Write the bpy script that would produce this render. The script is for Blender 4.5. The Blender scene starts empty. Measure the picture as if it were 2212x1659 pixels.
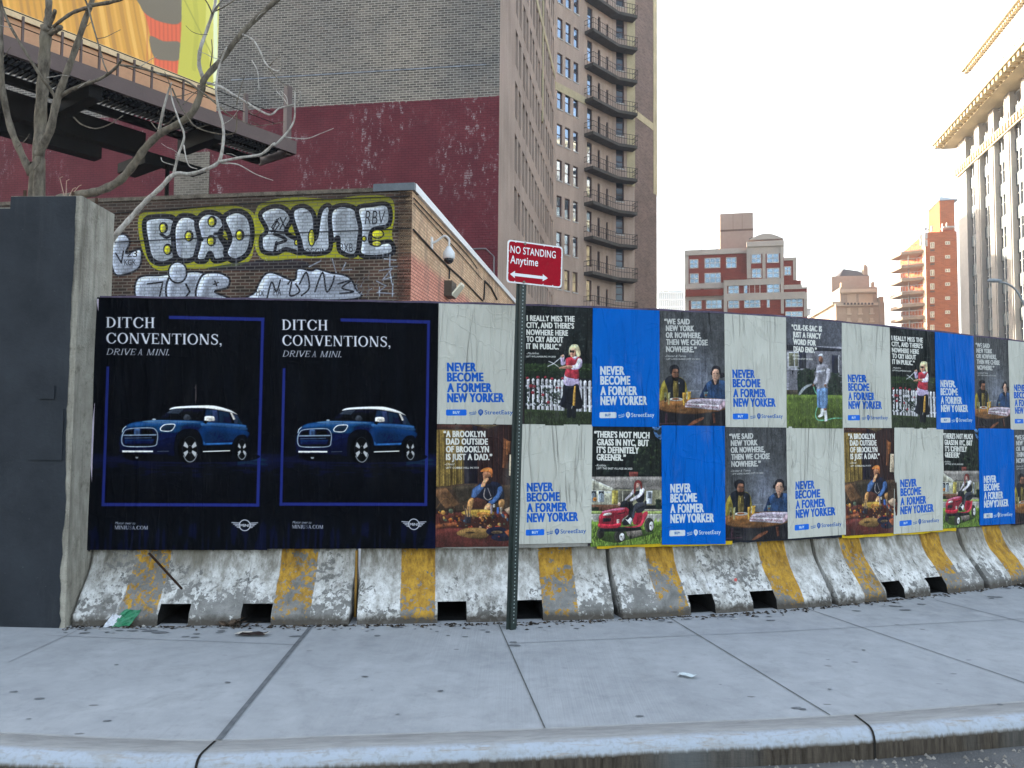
import bpy, math, random
import numpy as np
from mathutils import Vector, Matrix
R = math.radians
sc = bpy.context.scene
col = sc.collection
# ------------------------------------------------------------------ camera
F, CX, CY = 1660.0, 1106.0, 829.5           # focal length and centre in pixels of a 2212 px wide frame
CZ = 1.42
cd = bpy.data.cameras.new('camera'); cam = bpy.data.objects.new('camera', cd); col.objects.link(cam)
cd.sensor_width = 36; cd.lens = 36 * F / 2212.0; cd.clip_end = 4000; cd.clip_start = 0.05
CM = Matrix.Translation((0, 0, CZ)) @ Matrix.Rotation(R(90 + 3.1), 4, 'X') @ Matrix.Rotation(R(0.5), 4, 'Z')
cam.matrix_world = CM; sc.camera = cam
# ------------------------------------------------------------------ light
HAZE = .0007
SUN_AZ, SUN_EL = -40.0, 11.0                 # degrees left of straight ahead, above the horizon
w = bpy.data.worlds.new('World'); sc.world = w; w.use_nodes = True
nt = w.node_tree; bg = nt.nodes['Background']; sky = nt.nodes.new('ShaderNodeTexSky')
sky.sky_type = 'NISHITA'; sky.sun_disc = False; sky.sun_elevation = R(SUN_EL); sky.sun_rotation = R(SUN_AZ)
sky.dust_density = 2.5; sky.air_density = 1.0; sky.ozone_density = 1.0
hs = nt.nodes.new('ShaderNodeHueSaturation'); hs.inputs['Saturation'].default_value = .6; nt.links.new(sky.outputs[0], hs.inputs['Color'])   # thin bright cloud
nt.links.new(hs.outputs[0], bg.inputs[0]); bg.inputs[1].default_value = 0.15
sl = bpy.data.lights.new('sun', 'SUN'); sl.energy = 4.0; sl.angle = R(0.5); sl.color = (1.0, 0.86, 0.66)
so = bpy.data.objects.new('sun', sl); col.objects.link(so)
sd = Vector((math.sin(R(SUN_AZ)) * math.cos(R(SUN_EL)), math.cos(R(SUN_AZ)) * math.cos(R(SUN_EL)), math.sin(R(SUN_EL))))
so.rotation_euler = sd.to_track_quat('Z', 'Y').to_euler(); so.location = sd * 200
sc.view_settings.view_transform = 'Standard'; sc.view_settings.look = 'None'
sc.view_settings.exposure = 2.45; sc.view_settings.gamma = 1.0
sc.cycles.use_denoising = True; sc.cycles.max_bounces = 6; sc.cycles.volume_bounces = 0
# ------------------------------------------------------------------ pixel -> place
CR = CM.to_3x3()
def ray(px, py):
    return CR @ Vector(((px - CX) / F, -(py - CY) / F, -1))
def at(px, py, d):
    v = ray(px, py); v = v * (d / v.y)
    return Vector((v.x, v.y, v.z + CZ))
def gnd(px, py, z=0.0):
    v = ray(px, py); t = (z - CZ) / v.z
    return Vector((v.x * t, v.y * t, z))
class Wall:
    """a vertical plane: origin on the ground, horizontal direction, outward normal"""
    def __init__(self, A, d, flip=False):
        self.A = Vector((A[0], A[1])); self.d = Vector((d[0], d[1])).normalized()
        self.n = Vector((self.d.y, -self.d.x)) * (-1 if flip else 1)
    def sz(self, px, py, o=0.0):
        A = self.A + self.n * o
        v = ray(px, py); r = v.x / v.y
        s = (r * A.y - A.x) / (self.d.x - r * self.d.y)
        Y = A.y + s * self.d.y
        return s, CZ + v.z / v.y * Y
    def p(self, s, z, o=0.0):
        q = self.A + self.d * s + self.n * o
        return Vector((q.x, q.y, z))
    def box(self, mb, s0, s1, z0, z1, o0, o1):
        mb.hexa([self.p(s, z, o) for s in (s0, s1) for o in (o0, o1) for z in (z0, z1)])
    def pbox(self, mb, x0, y0, x1, y1, o0, o1):      # box from two pixel corners on the plane
        s0, z1 = self.sz(x0, y0, o1); s1, z0 = self.sz(x1, y1, o1)
        self.box(mb, min(s0, s1), max(s0, s1), min(z0, z1), max(z0, z1), o0, o1)
# ------------------------------------------------------------------ mesh builder
ORG = {}
class MB:
    def __init__(self): self.v = []; self.f = []; self.uv = None; self.smooth = False
    def add(self, pts, faces):
        k = len(self.v); self.v += [Vector(p) for p in pts]; self.f += [tuple(i + k for i in f) for f in faces]
        return self
    def quad(self, *p): return self.add(p, [tuple(range(len(p)))])
    def hexa(self, p):   # 8 points, index = 4*i + 2*j + k
        return self.add(p, [(0, 1, 3, 2), (4, 6, 7, 5), (0, 4, 5, 1), (2, 3, 7, 6), (0, 2, 6, 4), (1, 5, 7, 3)])
    def box(self, x0, x1, y0, y1, z0, z1):
        return self.hexa([(x, y, z) for x in (x0, x1) for y in (y0, y1) for z in (z0, z1)])
    def prism(self, poly, z0, z1):
        n = len(poly)
        return self.add([(p[0], p[1], z0) for p in poly] + [(p[0], p[1], z1) for p in poly],
                        [tuple(range(n))[::-1], tuple(range(n, 2 * n))] + [(i, (i + 1) % n, n + (i + 1) % n, n + i) for i in range(n)])
    def extr(self, ring, vec):
        n = len(ring); vec = Vector(vec)
        return self.add([Vector(p) for p in ring] + [Vector(p) + vec for p in ring],
                        [tuple(range(n))[::-1], tuple(range(n, 2 * n))] + [(i, (i + 1) % n, n + (i + 1) % n, n + i) for i in range(n)])
    def tube(self, pts, rad, seg=8, cap=True):
        pts = [Vector(p) for p in pts]; n = len(pts)
        if not hasattr(rad, '__len__'): rad = [rad] * n
        k = len(self.v); up = None
        for i, p in enumerate(pts):
            d = (pts[min(i + 1, n - 1)] - pts[max(i - 1, 0)]).normalized()
            if up is None:
                up = Vector((0, 0, 1)) if abs(d.z) < .9 else Vector((0, 1, 0))
            a = d.cross(up).normalized(); up = a.cross(d).normalized()
            for j in range(seg):
                t = 2 * math.pi * j / seg
                self.v.append(p + (a * math.cos(t) + up * math.sin(t)) * rad[i])
        for i in range(n - 1):
            for j in range(seg):
                j2 = (j + 1) % seg
                self.f.append((k + i * seg + j, k + i * seg + j2, k + (i + 1) * seg + j2, k + (i + 1) * seg + j))
        if cap:
            self.f.append(tuple(k + j for j in range(seg))[::-1]); self.f.append(tuple(k + (n - 1) * seg + j for j in range(seg)))
        return self
    def lathe(self, c, prof, seg=16):
        c = Vector(c); k = len(self.v); n = len(prof)
        for r, z in prof:
            for j in range(seg):
                t = 2 * math.pi * j / seg; self.v.append(c + Vector((r * math.cos(t), r * math.sin(t), z)))
        for i in range(n - 1):
            for j in range(seg):
                j2 = (j + 1) % seg
                self.f.append((k + i * seg + j, k + i * seg + j2, k + (i + 1) * seg + j2, k + (i + 1) * seg + j))
        self.f.append(tuple(k + j for j in range(seg))[::-1]); self.f.append(tuple(k + (n - 1) * seg + j for j in range(seg)))
        return self
    def build(self, name, m, parent=None, loc=None, smooth=False):
        me = bpy.data.meshes.new(name); o = bpy.data.objects.new(name, me); col.objects.link(o)
        if parent is not None:
            org = ORG[parent]; o.parent = parent
        else:
            if loc is None:
                xs = [p.x for p in self.v]; ys = [p.y for p in self.v]; zs = [p.z for p in self.v]
                loc = ((min(xs) + max(xs)) / 2, (min(ys) + max(ys)) / 2, min(zs))
            org = Vector(loc); o.location = org
        ORG[o] = org
        me.from_pydata([p - org for p in self.v], [], self.f); me.update()
        if self.uv is None:
            ul = me.uv_layers.new(name='UVMap')
            buf = []
            for p in me.polygons:
                n = p.normal
                if abs(n.z) > .8:
                    for li in p.vertices: q = self.v[li]; buf += [q.x, q.y]
                else:
                    t = Vector((-n.y, n.x, 0)).normalized()
                    for li in p.vertices: q = self.v[li]; buf += [q.dot(t), q.z]
            ul.data.foreach_set('uv', buf)
        else:
            ul = me.uv_layers.new(name='UVMap'); buf = []
            for p in me.polygons:
                for li in p.vertices: buf += list(self.uv[li])
            ul.data.foreach_set('uv', buf)
        if smooth:
            for p in me.polygons: p.use_smooth = True
        if m is not None: me.materials.append(m)
        return o
def tag(o, label=None, cat=None, group=None, kind=None):
    if label: o['label'] = label
    if cat: o['category'] = cat
    if group: o['group'] = group
    if kind: o['kind'] = kind
    return o
def thing(name, label, cat, loc, group=None):
    o = bpy.data.objects.new(name, None); col.objects.link(o); o.location = loc; o.empty_display_size = .1
    ORG[o] = Vector(loc)
    return tag(o, label, cat, group)
# ------------------------------------------------------------------ materials
def srgb(h):
    if isinstance(h, str):
        h = h.lstrip('#'); h = [int(h[i:i + 2], 16) / 255 for i in (0, 2, 4)]
    return tuple(c / 12.92 if c <= .04045 else ((c + .055) / 1.055) ** 2.4 for c in h)
class NT:
    def __init__(self, name):
        self.m = bpy.data.materials.new(name); self.m.use_nodes = True; self.t = self.m.node_tree
        self.b = self.t.nodes['Principled BSDF']; self.L = self.t.links.new
    def n(self, typ, ins=None, **kw):
        x = self.t.nodes.new('ShaderNode' + typ)
        for k, v in kw.items(): setattr(x, k, v)
        for k, v in (ins or {}).items(): self.set(x.inputs[k], v)
        return x
    def set(self, sock, v):
        if hasattr(v, 'is_output') or isinstance(v, bpy.types.NodeSocket): self.L(v, sock)
        else:
            if sock.type == 'RGBA' and hasattr(v, '__len__') and len(v) == 3: v = tuple(v) + (1,)
            sock.default_value = v
    def mix(self, f, a, b, mode='MIX'):
        x = self.n('Mix', data_type='RGBA', blend_type=mode)
        self.set(x.inputs[0], f); self.set(x.inputs[6], a); self.set(x.inputs[7], b); return x.outputs[2]
    def math(self, op, a, b=0.0, c=None):
        x = self.n('Math', operation=op); self.set(x.inputs[0], a); self.set(x.inputs[1], b)
        if c is not None: self.set(x.inputs[2], c)
        return x.outputs[0]
    def noise(self, vec, scale, detail=4, rough=.55, dist=0.0):
        return self.n('TexNoise', {'Vector': vec, 'Scale': scale, 'Detail': detail, 'Roughness': rough, 'Distortion': dist}).outputs[0]
    def ramp(self, f, lo, hi, a=0.0, b=1.0):
        x = self.n('MapRange', {0: f, 1: lo, 2: hi, 3: a, 4: b}); return x.outputs[0]
    def scale(self, vec, s):
        x = self.n('Mapping'); self.L(vec, x.inputs[0]); x.inputs[3].default_value = s; return x.outputs[0]
    def bump(self, h, strength=.3, dist=.01):
        x = self.n('Bump', {'Strength': strength, 'Distance': dist, 'Height': h}); self.L(x.outputs[0], self.b.inputs['Normal']); return x
    def obj(self): return self.n('TexCoord').outputs['Object']
    def uv(self): return self.n('TexCoord').outputs['UV']
    def pos(self): return self.n('NewGeometry').outputs['Position']
    def fin(self, c, rough=.8, metal=0.0, spec=None):
        self.set(self.b.inputs['Base Color'], c); self.set(self.b.inputs['Roughness'], rough); self.set(self.b.inputs['Metallic'], metal)
        if spec is None and metal == 0 and not hasattr(rough, 'is_output') and rough >= .7: spec = .12
        if spec is not None: self.set(self.b.inputs['Specular IOR Level'], spec)
        return self.m
def plain(name, c, rough=.75, metal=0.0, var=.18, sc_=2.0, bump=0.0, stretch=(1, 1, 1), spec=None):
    t = NT(name); c = srgb(c) if isinstance(c, str) else c
    v = t.scale(t.pos(), stretch)
    a = t.noise(v, sc_, 5, .6); b = t.noise(v, sc_ * 9, 3, .6)
    f = t.math('ADD', t.math('MULTIPLY', a, .65), t.math('MULTIPLY', b, .35))
    lo = tuple(x * (1 - var * 1.6) for x in c); hi = tuple(min(1, x * (1 + var * 1.3)) for x in c)
    cc = t.mix(t.ramp(f, .3, .7), lo, hi)
    if bump: t.bump(b, bump, .01)
    return t.fin(cc, rough, metal, spec)
def brick(name, c1, c2, mortar, bw=.21, bh=.07, ms=.012, var=.5, bump=.4, dirt=None, rough=.85):
    t = NT(name); uv = t.uv()
    b = t.n('TexBrick', {'Vector': uv, 'Color1': srgb(c1), 'Color2': srgb(c2), 'Mortar': srgb(mortar), 'Scale': 1.0, 'Mortar Size': ms,
                         'Mortar Smooth': .15, 'Bias': 0.0, 'Brick Width': bw, 'Row Height': bh})
    n1 = t.noise(uv, .35, 6, .65); n2 = t.noise(t.scale(uv, (1.5, 8, 1)), 3, 3)
    f = t.math('ADD', t.math('MULTIPLY', n1, .7), t.math('MULTIPLY', n2, .3))
    c = t.mix(1.0, b.outputs[0], t.mix(t.ramp(f, .3, .7), (1 - var * .6,) * 3, (1 + var * .4,) * 3), 'MULTIPLY')
    if dirt: c = t.mix(t.ramp(n1, .55, .75, 0, .6), c, srgb(dirt))
    t.bump(t.math('SUBTRACT', 1.0, b.outputs[1]), bump, .008)
    return t.fin(c, rough)
def glass(name, c, metal=.55, rough=.06):
    t = NT(name); n1 = t.noise(t.pos(), .35, 2)
    cc = t.mix(t.ramp(n1, .35, .65), tuple(x * .6 for x in srgb(c)), srgb(c))
    nb = t.noise(t.pos(), 1.2, 2); t.bump(nb, .06, .05)
    return t.fin(cc, rough, metal)
# ------------------------------------------------------------------ a small 2-D painter for printed posters and wall paint
def hexc(h):
    if isinstance(h, str):
        h = h.lstrip('#'); return np.array([int(h[i:i + 2], 16) / 255 for i in (0, 2, 4)], np.float32)
    return np.array(h, np.float32)
def homog(src, dst):
    A = []; B = []
    for (x, y), (u, v) in zip(src, dst):
        A += [[x, y, 1, 0, 0, 0, -u * x, -u * y], [0, 0, 0, x, y, 1, -v * x, -v * y]]; B += [u, v]
    h = np.linalg.solve(np.array(A, float), np.array(B, float))
    return np.append(h, 1).reshape(3, 3)
def vnoise(w, h, sx, sy, seed):
    rng = np.random.RandomState(seed); g = rng.rand(int(h / sy) + 3, int(w / sx) + 3).astype(np.float32)
    y = np.arange(h) / sy; x = np.arange(w) / sx
    yi = y.astype(int); xi = x.astype(int); fy = (y - yi)[:, None]; fx = (x - xi)[None]
    fy = fy * fy * (3 - 2 * fy); fx = fx * fx * (3 - 2 * fx)
    return (g[yi][:, xi] * (1 - fx) + g[yi][:, xi + 1] * fx) * (1 - fy) + (g[yi + 1][:, xi] * (1 - fx) + g[yi + 1][:, xi + 1] * fx) * fy
def mask_edges(E, SS=3):
    """even-odd coverage of an edge soup (N,4) -> (x0, y0, mask)"""
    E = np.asarray(E, float)
    x0 = int(math.floor(min(E[:, 0].min(), E[:, 2].min()))); x1 = int(math.ceil(max(E[:, 0].max(), E[:, 2].max()))) + 1
    y0 = int(math.floor(min(E[:, 1].min(), E[:, 3].min()))); y1 = int(math.ceil(max(E[:, 1].max(), E[:, 3].max()))) + 1
    W = max(1, x1 - x0); H = max(1, y1 - y0)
    if W > 4000 or H > 4000: return 0, 0, np.zeros((1, 1), np.float32)
    M = np.zeros((H * SS, W * SS), np.float32)
    a = (E - [x0, y0, x0, y0]) * SS
    ax, ay, bx, by = a[:, 0], a[:, 1], a[:, 2], a[:, 3]
    lo = np.minimum(ay, by); hi = np.maximum(ay, by)
    for r in range(H * SS):
        yy = r + .5137; k = (lo <= yy) & (hi > yy)
        if not k.any(): continue
        xs = np.sort(ax[k] + (yy - ay[k]) / (by[k] - ay[k]) * (bx[k] - ax[k]))
        for i in range(0, len(xs) - 1, 2):
            c0 = max(0, int(math.ceil(xs[i] - .5))); c1 = int(math.ceil(xs[i + 1] - .5))
            M[r, c0:c1] = 1
    return x0, y0, M.reshape(H, SS, W, SS).mean((1, 3))
def ring_edges(r):
    r = np.asarray(r, float); return np.hstack([r, np.roll(r, -1, 0)])
_tc = {}
def text_edges(s, bold=0.0, space=1.0, shear=0.0):
    """outline of a line of text, cap height 1, baseline 0, y up"""
    k = (s, bold, space, shear)
    if k in _tc: return _tc[k]
    def grab(tx):
        c = bpy.data.curves.new('t', 'FONT'); c.body = tx; c.size = 1; c.offset = bold; c.space_character = space; c.shear = shear; c.resolution_u = 4
        o = bpy.data.objects.new('t', c); col.objects.link(o)
        dg = bpy.context.evaluated_depsgraph_get(); dg.update()
        me = o.evaluated_get(dg).to_mesh()
        nv = len(me.vertices); co = np.zeros(nv * 3); me.vertices.foreach_get('co', co); co = co.reshape(-1, 3)[:, :2]
        cnt = {}
        for p in me.polygons:
            for e in p.edge_keys: cnt[e] = cnt.get(e, 0) + 1
        E = np.array([np.hstack([co[a], co[b]]) for (a, b), q in cnt.items() if q == 1])
        o.evaluated_get(dg).to_mesh_clear(); bpy.data.objects.remove(o); bpy.data.curves.remove(c)
        return E
    H = grab('H'); cap = max(H[:, 1].max(), H[:, 3].max()); base = min(H[:, 1].min(), H[:, 3].min())
    E = grab(s); E = (E - [0, base, 0, base]) / (cap - base)
    E[:, [0, 2]] -= min(E[:, 0].min(), E[:, 2].min())
    _tc[k] = E
    return E
class Cv:
    def __init__(s, w, h, c, quad=None):
        s.w, s.h = w, h; s.a = np.ones((h, w, 3), np.float32) * hexc(c); s.al = np.zeros((h, w), np.float32)
        s.H = None; s.fn = None
        if quad is not None: s.frame(quad)
    def frame(s, quad): s.fn = None; s.H = homog(quad, [(0, 0), (s.w, 0), (s.w, s.h), (0, s.h)])
    def T(s, pts):
        p = np.asarray(pts, float)
        if s.fn is not None: return np.array([s.fn(x, y) for x, y in p])
        if s.H is None: return p
        q = np.c_[p, np.ones(len(p))] @ s.H.T
        return q[:, :2] / q[:, 2:]
    shade = False
    def form(s, x0, y0, M, c):
        """a printed photograph's soft modelling: lit from the upper left, with folds"""
        h, w = M.shape; r = int(max(1, min(7, min(h, w) * .16)))
        B = np.pad(M, 2 * r)
        for ax in (0, 1):
            k = np.cumsum(B, ax); k = np.concatenate([np.zeros_like(k[:1] if ax == 0 else k[:, :1]), k], ax); n = 2 * r + 1
            B = (k[n:] - k[:-n]) / n if ax == 0 else (k[:, n:] - k[:, :-n]) / n
        B = np.pad(B, r + 1, 'edge')[:h + 2 * r + 2, :w + 2 * r + 2]
        d = r; H2, W2 = B.shape; o = (H2 - h) // 2; q = (W2 - w) // 2; S = lambda dy, dx: B[np.clip(np.arange(h) + o + dy, 0, H2 - 1)][:, np.clip(np.arange(w) + q + dx, 0, W2 - 1)]
        L = S(d, d) - S(-d, -d)
        f = vnoise(w, h, max(2, w * .16), max(3, h * .3), int(x0 * 7 + y0) % 9999) - .5; g = vnoise(w, h, 3, 4, int(x0 + y0 * 3) % 9999) - .5
        k = 1 + .5 * L + .38 * f + .22 * g
        full = np.zeros((s.h, s.w, 3), np.float32); X0, Y0 = max(0, x0), max(0, y0); X1, Y1 = min(s.w, x0 + w), min(s.h, y0 + h)
        if X1 > X0 and Y1 > Y0: full[Y0:Y1, X0:X1] = np.clip(hexc(c) * k[Y0 - y0:Y1 - y0, X0 - x0:X1 - x0, None], 0, 1)
        return full
    def put(s, x0, y0, M, c, alpha=1.0):
        if s.shade and not (isinstance(c, np.ndarray) and c.ndim == 3) and 7 < min(M.shape) and max(M.shape) < 700: c = s.form(x0, y0, M, c)
        X0, Y0 = max(0, x0), max(0, y0); X1, Y1 = min(s.w, x0 + M.shape[1]), min(s.h, y0 + M.shape[0])
        if X1 <= X0 or Y1 <= Y0: return
        m = M[Y0 - y0:Y1 - y0, X0 - x0:X1 - x0] * alpha
        c = hexc(c) if not (isinstance(c, np.ndarray) and c.ndim == 3) else c[Y0:Y1, X0:X1]
        s.a[Y0:Y1, X0:X1] = s.a[Y0:Y1, X0:X1] * (1 - m[..., None]) + c * m[..., None]
        s.al[Y0:Y1, X0:X1] = s.al[Y0:Y1, X0:X1] * (1 - m) + m
    def E(s, E, c, alpha=1.0, raw=False):
        E = np.asarray(E, float)
        if not raw: E = np.hstack([s.T(E[:, :2]), s.T(E[:, 2:])])
        s.put(*mask_edges(E), c, alpha)
    def poly(s, pts, c, alpha=1.0): s.E(ring_edges(pts), c, alpha)
    def smooth(s, pts, c, alpha=1.0, n=6): s.poly(spl(pts, True, n), c, alpha)
    def rect(s, x0, y0, x1, y1, c, alpha=1.0): s.poly([(x0, y0), (x1, y0), (x1, y1), (x0, y1)], c, alpha)
    def rrect(s, x0, y0, x1, y1, r, c, alpha=1.0):
        P = []
        for cx, cy, a in ((x1 - r, y1 - r, 0), (x0 + r, y1 - r, 90), (x0 + r, y0 + r, 180), (x1 - r, y0 + r, 270)):
            P += [(cx + r * math.cos(R(a + t)), cy + r * math.sin(R(a + t))) for t in (0, 22, 45, 68, 90)]
        s.poly(P, c, alpha)
    def ell(s, cx, cy, rx, ry, c, alpha=1.0, rot=0.0, n=28):
        ca, sa = math.cos(R(rot)), math.sin(R(rot)); P = []
        for i in range(n):
            t = 2 * math.pi * i / n; x, y = rx * math.cos(t), ry * math.sin(t); P.append((cx + x * ca - y * sa, cy + x * sa + y * ca))
        s.poly(P, c, alpha)
    def line(s, pts, wd, c, alpha=1.0, curve=False, closed=False):
        if curve: pts = spl(pts, closed, 5)
        P = np.asarray(pts, float)
        if closed: P = np.vstack([P, P[:1]])
        q = s.T(P); wp = wd * s.pxscale(P[0])
        Mx = None; x0 = int(q[:, 0].min() - wp - 2); y0 = int(q[:, 1].min() - wp - 2); x1 = int(q[:, 0].max() + wp + 3); y1 = int(q[:, 1].max() + wp + 3)
        x0c, y0c, x1c, y1c = max(x0, 0), max(y0, 0), min(x1, s.w), min(y1, s.h)
        if x1c <= x0c or y1c <= y0c: return
        yy, xx = np.mgrid[y0c:y1c, x0c:x1c] + .5
        D = np.full(xx.shape, 1e9)
        for (ax, ay), (bx, by) in zip(q[:-1], q[1:]):
            dx, dy = bx - ax, by - ay; l = dx * dx + dy * dy + 1e-9
            t = np.clip(((xx - ax) * dx + (yy - ay) * dy) / l, 0, 1)
            D = np.minimum(D, (xx - ax - t * dx) ** 2 + (yy - ay - t * dy) ** 2)
        M = np.clip(wp / 2 - np.sqrt(D) + .5, 0, 1) * min(1, wp + .15)
        s.put(x0c, y0c, M.astype(np.float32), c, alpha)
    def pxscale(s, p):
        q = s.T([p, (p[0] + 1, p[1])]); return float(np.hypot(*(q[1] - q[0])))
    def text(s, tx, x, y, cap, c, width=None, bold=0.02, space=1.0, shear=0.0, alpha=1.0, slope=0.0, kx=.8):
        E = text_edges(tx, .022 if bold >= .05 else bold, space, shear).copy(); W = max(E[:, 0].max(), E[:, 2].max())
        fx = (width / W) if width else cap * kx
        X = x + E[:, [0, 2]] * fx; Y = y - E[:, [1, 3]] * cap + slope * (X - x)
        for dx in ((-.045, -.015, .015, .045) if bold >= .05 else (0,)): s.E(np.c_[X[:, 0] + dx * cap, Y[:, 0], X[:, 1] + dx * cap, Y[:, 1]], c, alpha)
    def soften(s, seed, r=1):
        a = s.a
        for _ in range(r):
            p = np.pad(a, ((1, 1), (1, 1), (0, 0)), 'edge'); a = (p[:-2, 1:-1] + p[2:, 1:-1] + p[1:-1, :-2] + p[1:-1, 2:] + 2 * p[1:-1, 1:-1]) / 6
        g = .55 * vnoise(s.w, s.h, 5, 7, seed) + .45 * vnoise(s.w, s.h, 17, 23, seed + 1); k = vnoise(s.w, s.h, 1.6, 1.6, seed + 2)
        s.a = a * (.62 + .50 * g + .2 * (k - .5))[..., None]
    def mul(s, N): s.a *= N[..., None]
    def region(s, pts, fn):       # apply fn(array)->array inside a polygon
        E = ring_edges(s.T(pts)); x0, y0, M = mask_edges(E); full = np.zeros((s.h, s.w), np.float32)
        X0, Y0 = max(0, x0), max(0, y0); X1, Y1 = min(s.w, x0 + M.shape[1]), min(s.h, y0 + M.shape[0])
        full[Y0:Y1, X0:X1] = M[Y0 - y0:Y1 - y0, X0 - x0:X1 - x0]
        s.a = s.a * (1 - full[..., None]) + np.clip(fn(s.a), 0, 1) * full[..., None]
    def image(s, name, alpha=False):
        im = bpy.data.images.new(name, s.w, s.h, alpha=True)
        A = np.ones((s.h, s.w, 4), np.float32); A[..., :3] = np.clip(s.a, 0, 1)
        if alpha: A[..., 3] = np.clip(s.al, 0, 1)
        im.alpha_mode = 'CHANNEL_PACKED' if alpha else 'NONE'
        im.pixels.foreach_set(A[::-1].ravel()); im.update(); im.pack()
        return im
def spl(pts, closed=False, n=6):
    P = [np.array(p, float) for p in pts]; m = len(P); out = []
    for i in range(m if closed else m - 1):
        if closed: a, b, c, d = P[i - 1], P[i], P[(i + 1) % m], P[(i + 2) % m]
        else: a, b, c, d = P[max(i - 1, 0)], P[i], P[i + 1], P[min(i + 2, m - 1)]
        for k in range(n):
            t = k / n
            out.append(.5 * (2 * b + (c - a) * t + (2 * a - 5 * b + 4 * c - d) * t * t + (3 * b - a - 3 * c + d) * t ** 3))
    if not closed: out.append(P[-1])
    return np.array(out)
# serif capitals (cap height 1), as lists of (sign, ring)
def _ell(cx, cy, rx, ry, n=40): return [(cx + rx * math.cos(2 * math.pi * i / n), cy + ry * math.sin(2 * math.pi * i / n)) for i in range(n)]
def _rc(x0, y0, x1, y1): return [(x0, y0), (x1, y0), (x1, y1), (x0, y1)]
def serif(ch, k=1.0):
    st, th, se, ov = .15 * k, .055 + .02 * k, .05, .075
    P = lambda r: ('+', r); N = lambda r: ('-', r)
    def stem(x, wd=st, top=True, bot=True):
        o = [P(_rc(x, 0, x + wd, 1))]
        if bot: o.append(P(_rc(x - ov, 0, x + wd + ov, se)))
        if top: o.append(P(_rc(x - ov, 1 - se, x + wd + ov, 1)))
        return o
    def dg(x0, x1, wd): return P([(x0, 1), (x0 + wd, 1), (x1 + wd, 0), (x1, 0)])
    if ch == 'I': return stem(.08), .16 + st
    if ch == 'D':
        return [P(_ell(.3, .5, .48, .5)), N(_ell(.3, .5, .48 - st, .5 - th)), N(_rc(-1, -1, .2, 2))] + stem(.1) + [P(_rc(.1, 0, .34, th)), P(_rc(.1, 1 - th, .34, 1))], .84
    if ch == 'O': return [P(_ell(.44, .5, .42, .52)), N(_ell(.44, .5, .42 - st, .52 - th))], .88
    if ch in 'CG':
        return [P(_ell(.44, .5, .42, .52)), N(_ell(.46, .5, .42 - st, .52 - th)), N(_rc(.66, .3, 1.2, .7)), P(_rc(.74, .66, .79, .98))], .84
    if ch == 'T': return stem(.3, st, False) + [P(_rc(.0, 1 - th, .6 + st, 1)), P(_rc(0, .72, .045, 1)), P(_rc(.555 + st, .72, .6 + st, 1))], .62 + st
    if ch == 'H': return stem(.09) + stem(.58) + [P(_rc(.1, .48, .6, .48 + th))], .68 + st
    if ch == 'N': return stem(.1, th) + stem(.68, th, True, False) + [dg(.06, .68 + th - st * 1.1, st * 1.1)], .86
    if ch == 'V': return [dg(.04, .36, st * 1.05), P([(.68, 1), (.68 + th, 1), (.42 + th, 0), (.36, 0)]), P(_rc(-.03, 1 - se, .3, 1)), P(_rc(.56, 1 - se, .84, 1))], .8
    if ch == 'E': return stem(.09) + [P(_rc(.1, 0, .62, th)), P(_rc(.1, 1 - th, .6, 1)), P(_rc(.1, .49, .48, .49 + th)), P(_rc(.58, 0, .63, .25)), P(_rc(.55, .75, .6, 1)), P(_rc(.44, .4, .48, .62))], .66
    if ch == 'S':
        c = spl([(.55, .8), (.45, .94), (.3, .97), (.15, .88), (.13, .72), (.25, .58), (.42, .48), (.53, .33), (.5, .14), (.34, .03), (.18, .06), (.07, .22)], False, 6)
        o = []
        for i in range(len(c) - 1):
            f = math.exp(-((i / len(c) - .5) / .2) ** 2); hw = (.085 + (st - .085) * f) / 2
            d = c[i + 1] - c[i]; nn = np.array([-d[1], d[0]]) / (np.hypot(*d) + 1e-9) * hw; d = d * .3
            o.append(P([tuple(c[i] - d + nn), tuple(c[i + 1] + d + nn), tuple(c[i + 1] + d - nn), tuple(c[i] - d - nn)]))
        return o + [P(_rc(.53, .7, .58, .97)), P(_rc(.05, .03, .1, .3))], .64
    if ch == 'R': return [P(_ell(.34, .75, .32, .26)), N(_ell(.34, .75, .32 - st, .26 - th)), N(_rc(-1, -1, .2, 2))] + stem(.09) + [P(_rc(.1, .49, .4, .49 + th)), P(_rc(.1, 1 - th, .38, 1)), P([(.32, .5), (.32 + st, .5), (.62 + st, 0), (.62, 0)]), P(_rc(.6, 0, .84, se))], .82
    if ch == 'A': return [P([(.38, 1), (.38 + th, 1), (.1 + th, 0), (.1, 0)]), dg(.34, .6, st), P(_rc(.2, .3, .6, .3 + th)), P(_rc(0, 0, .26, se)), P(_rc(.5, 0, .86, se))], .84
    if ch == 'M': return stem(.08, th) + stem(.8) + [dg(.08, .46, st), P([(.8, 1), (.8 + th, 1), (.5 + th, 0), (.5, 0)])], 1.06
    if ch == 'U': return [P(_ell(.4, .3, .32, .32)), N(_ell(.42, .32, .32 - st + .03, .32 - th)), N(_rc(-1, .3, 2, 2)), P(_rc(.08, .3, .08 + st, 1)), P(_rc(.72 - th, .3, .72, 1)), P(_rc(0, 1 - se, .3, 1)), P(_rc(.6, 1 - se, .84, 1))], .84
    if ch == ',': return [P(_ell(.1, .07, .085, .085)), P([(.18, .07), (.17, -.1), (.06, -.2), (.04, -.17), (.1, -.06)])], .22
    if ch == '.': return [P(_ell(.1, .07, .08, .08))], .22
    return [], .3
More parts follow.
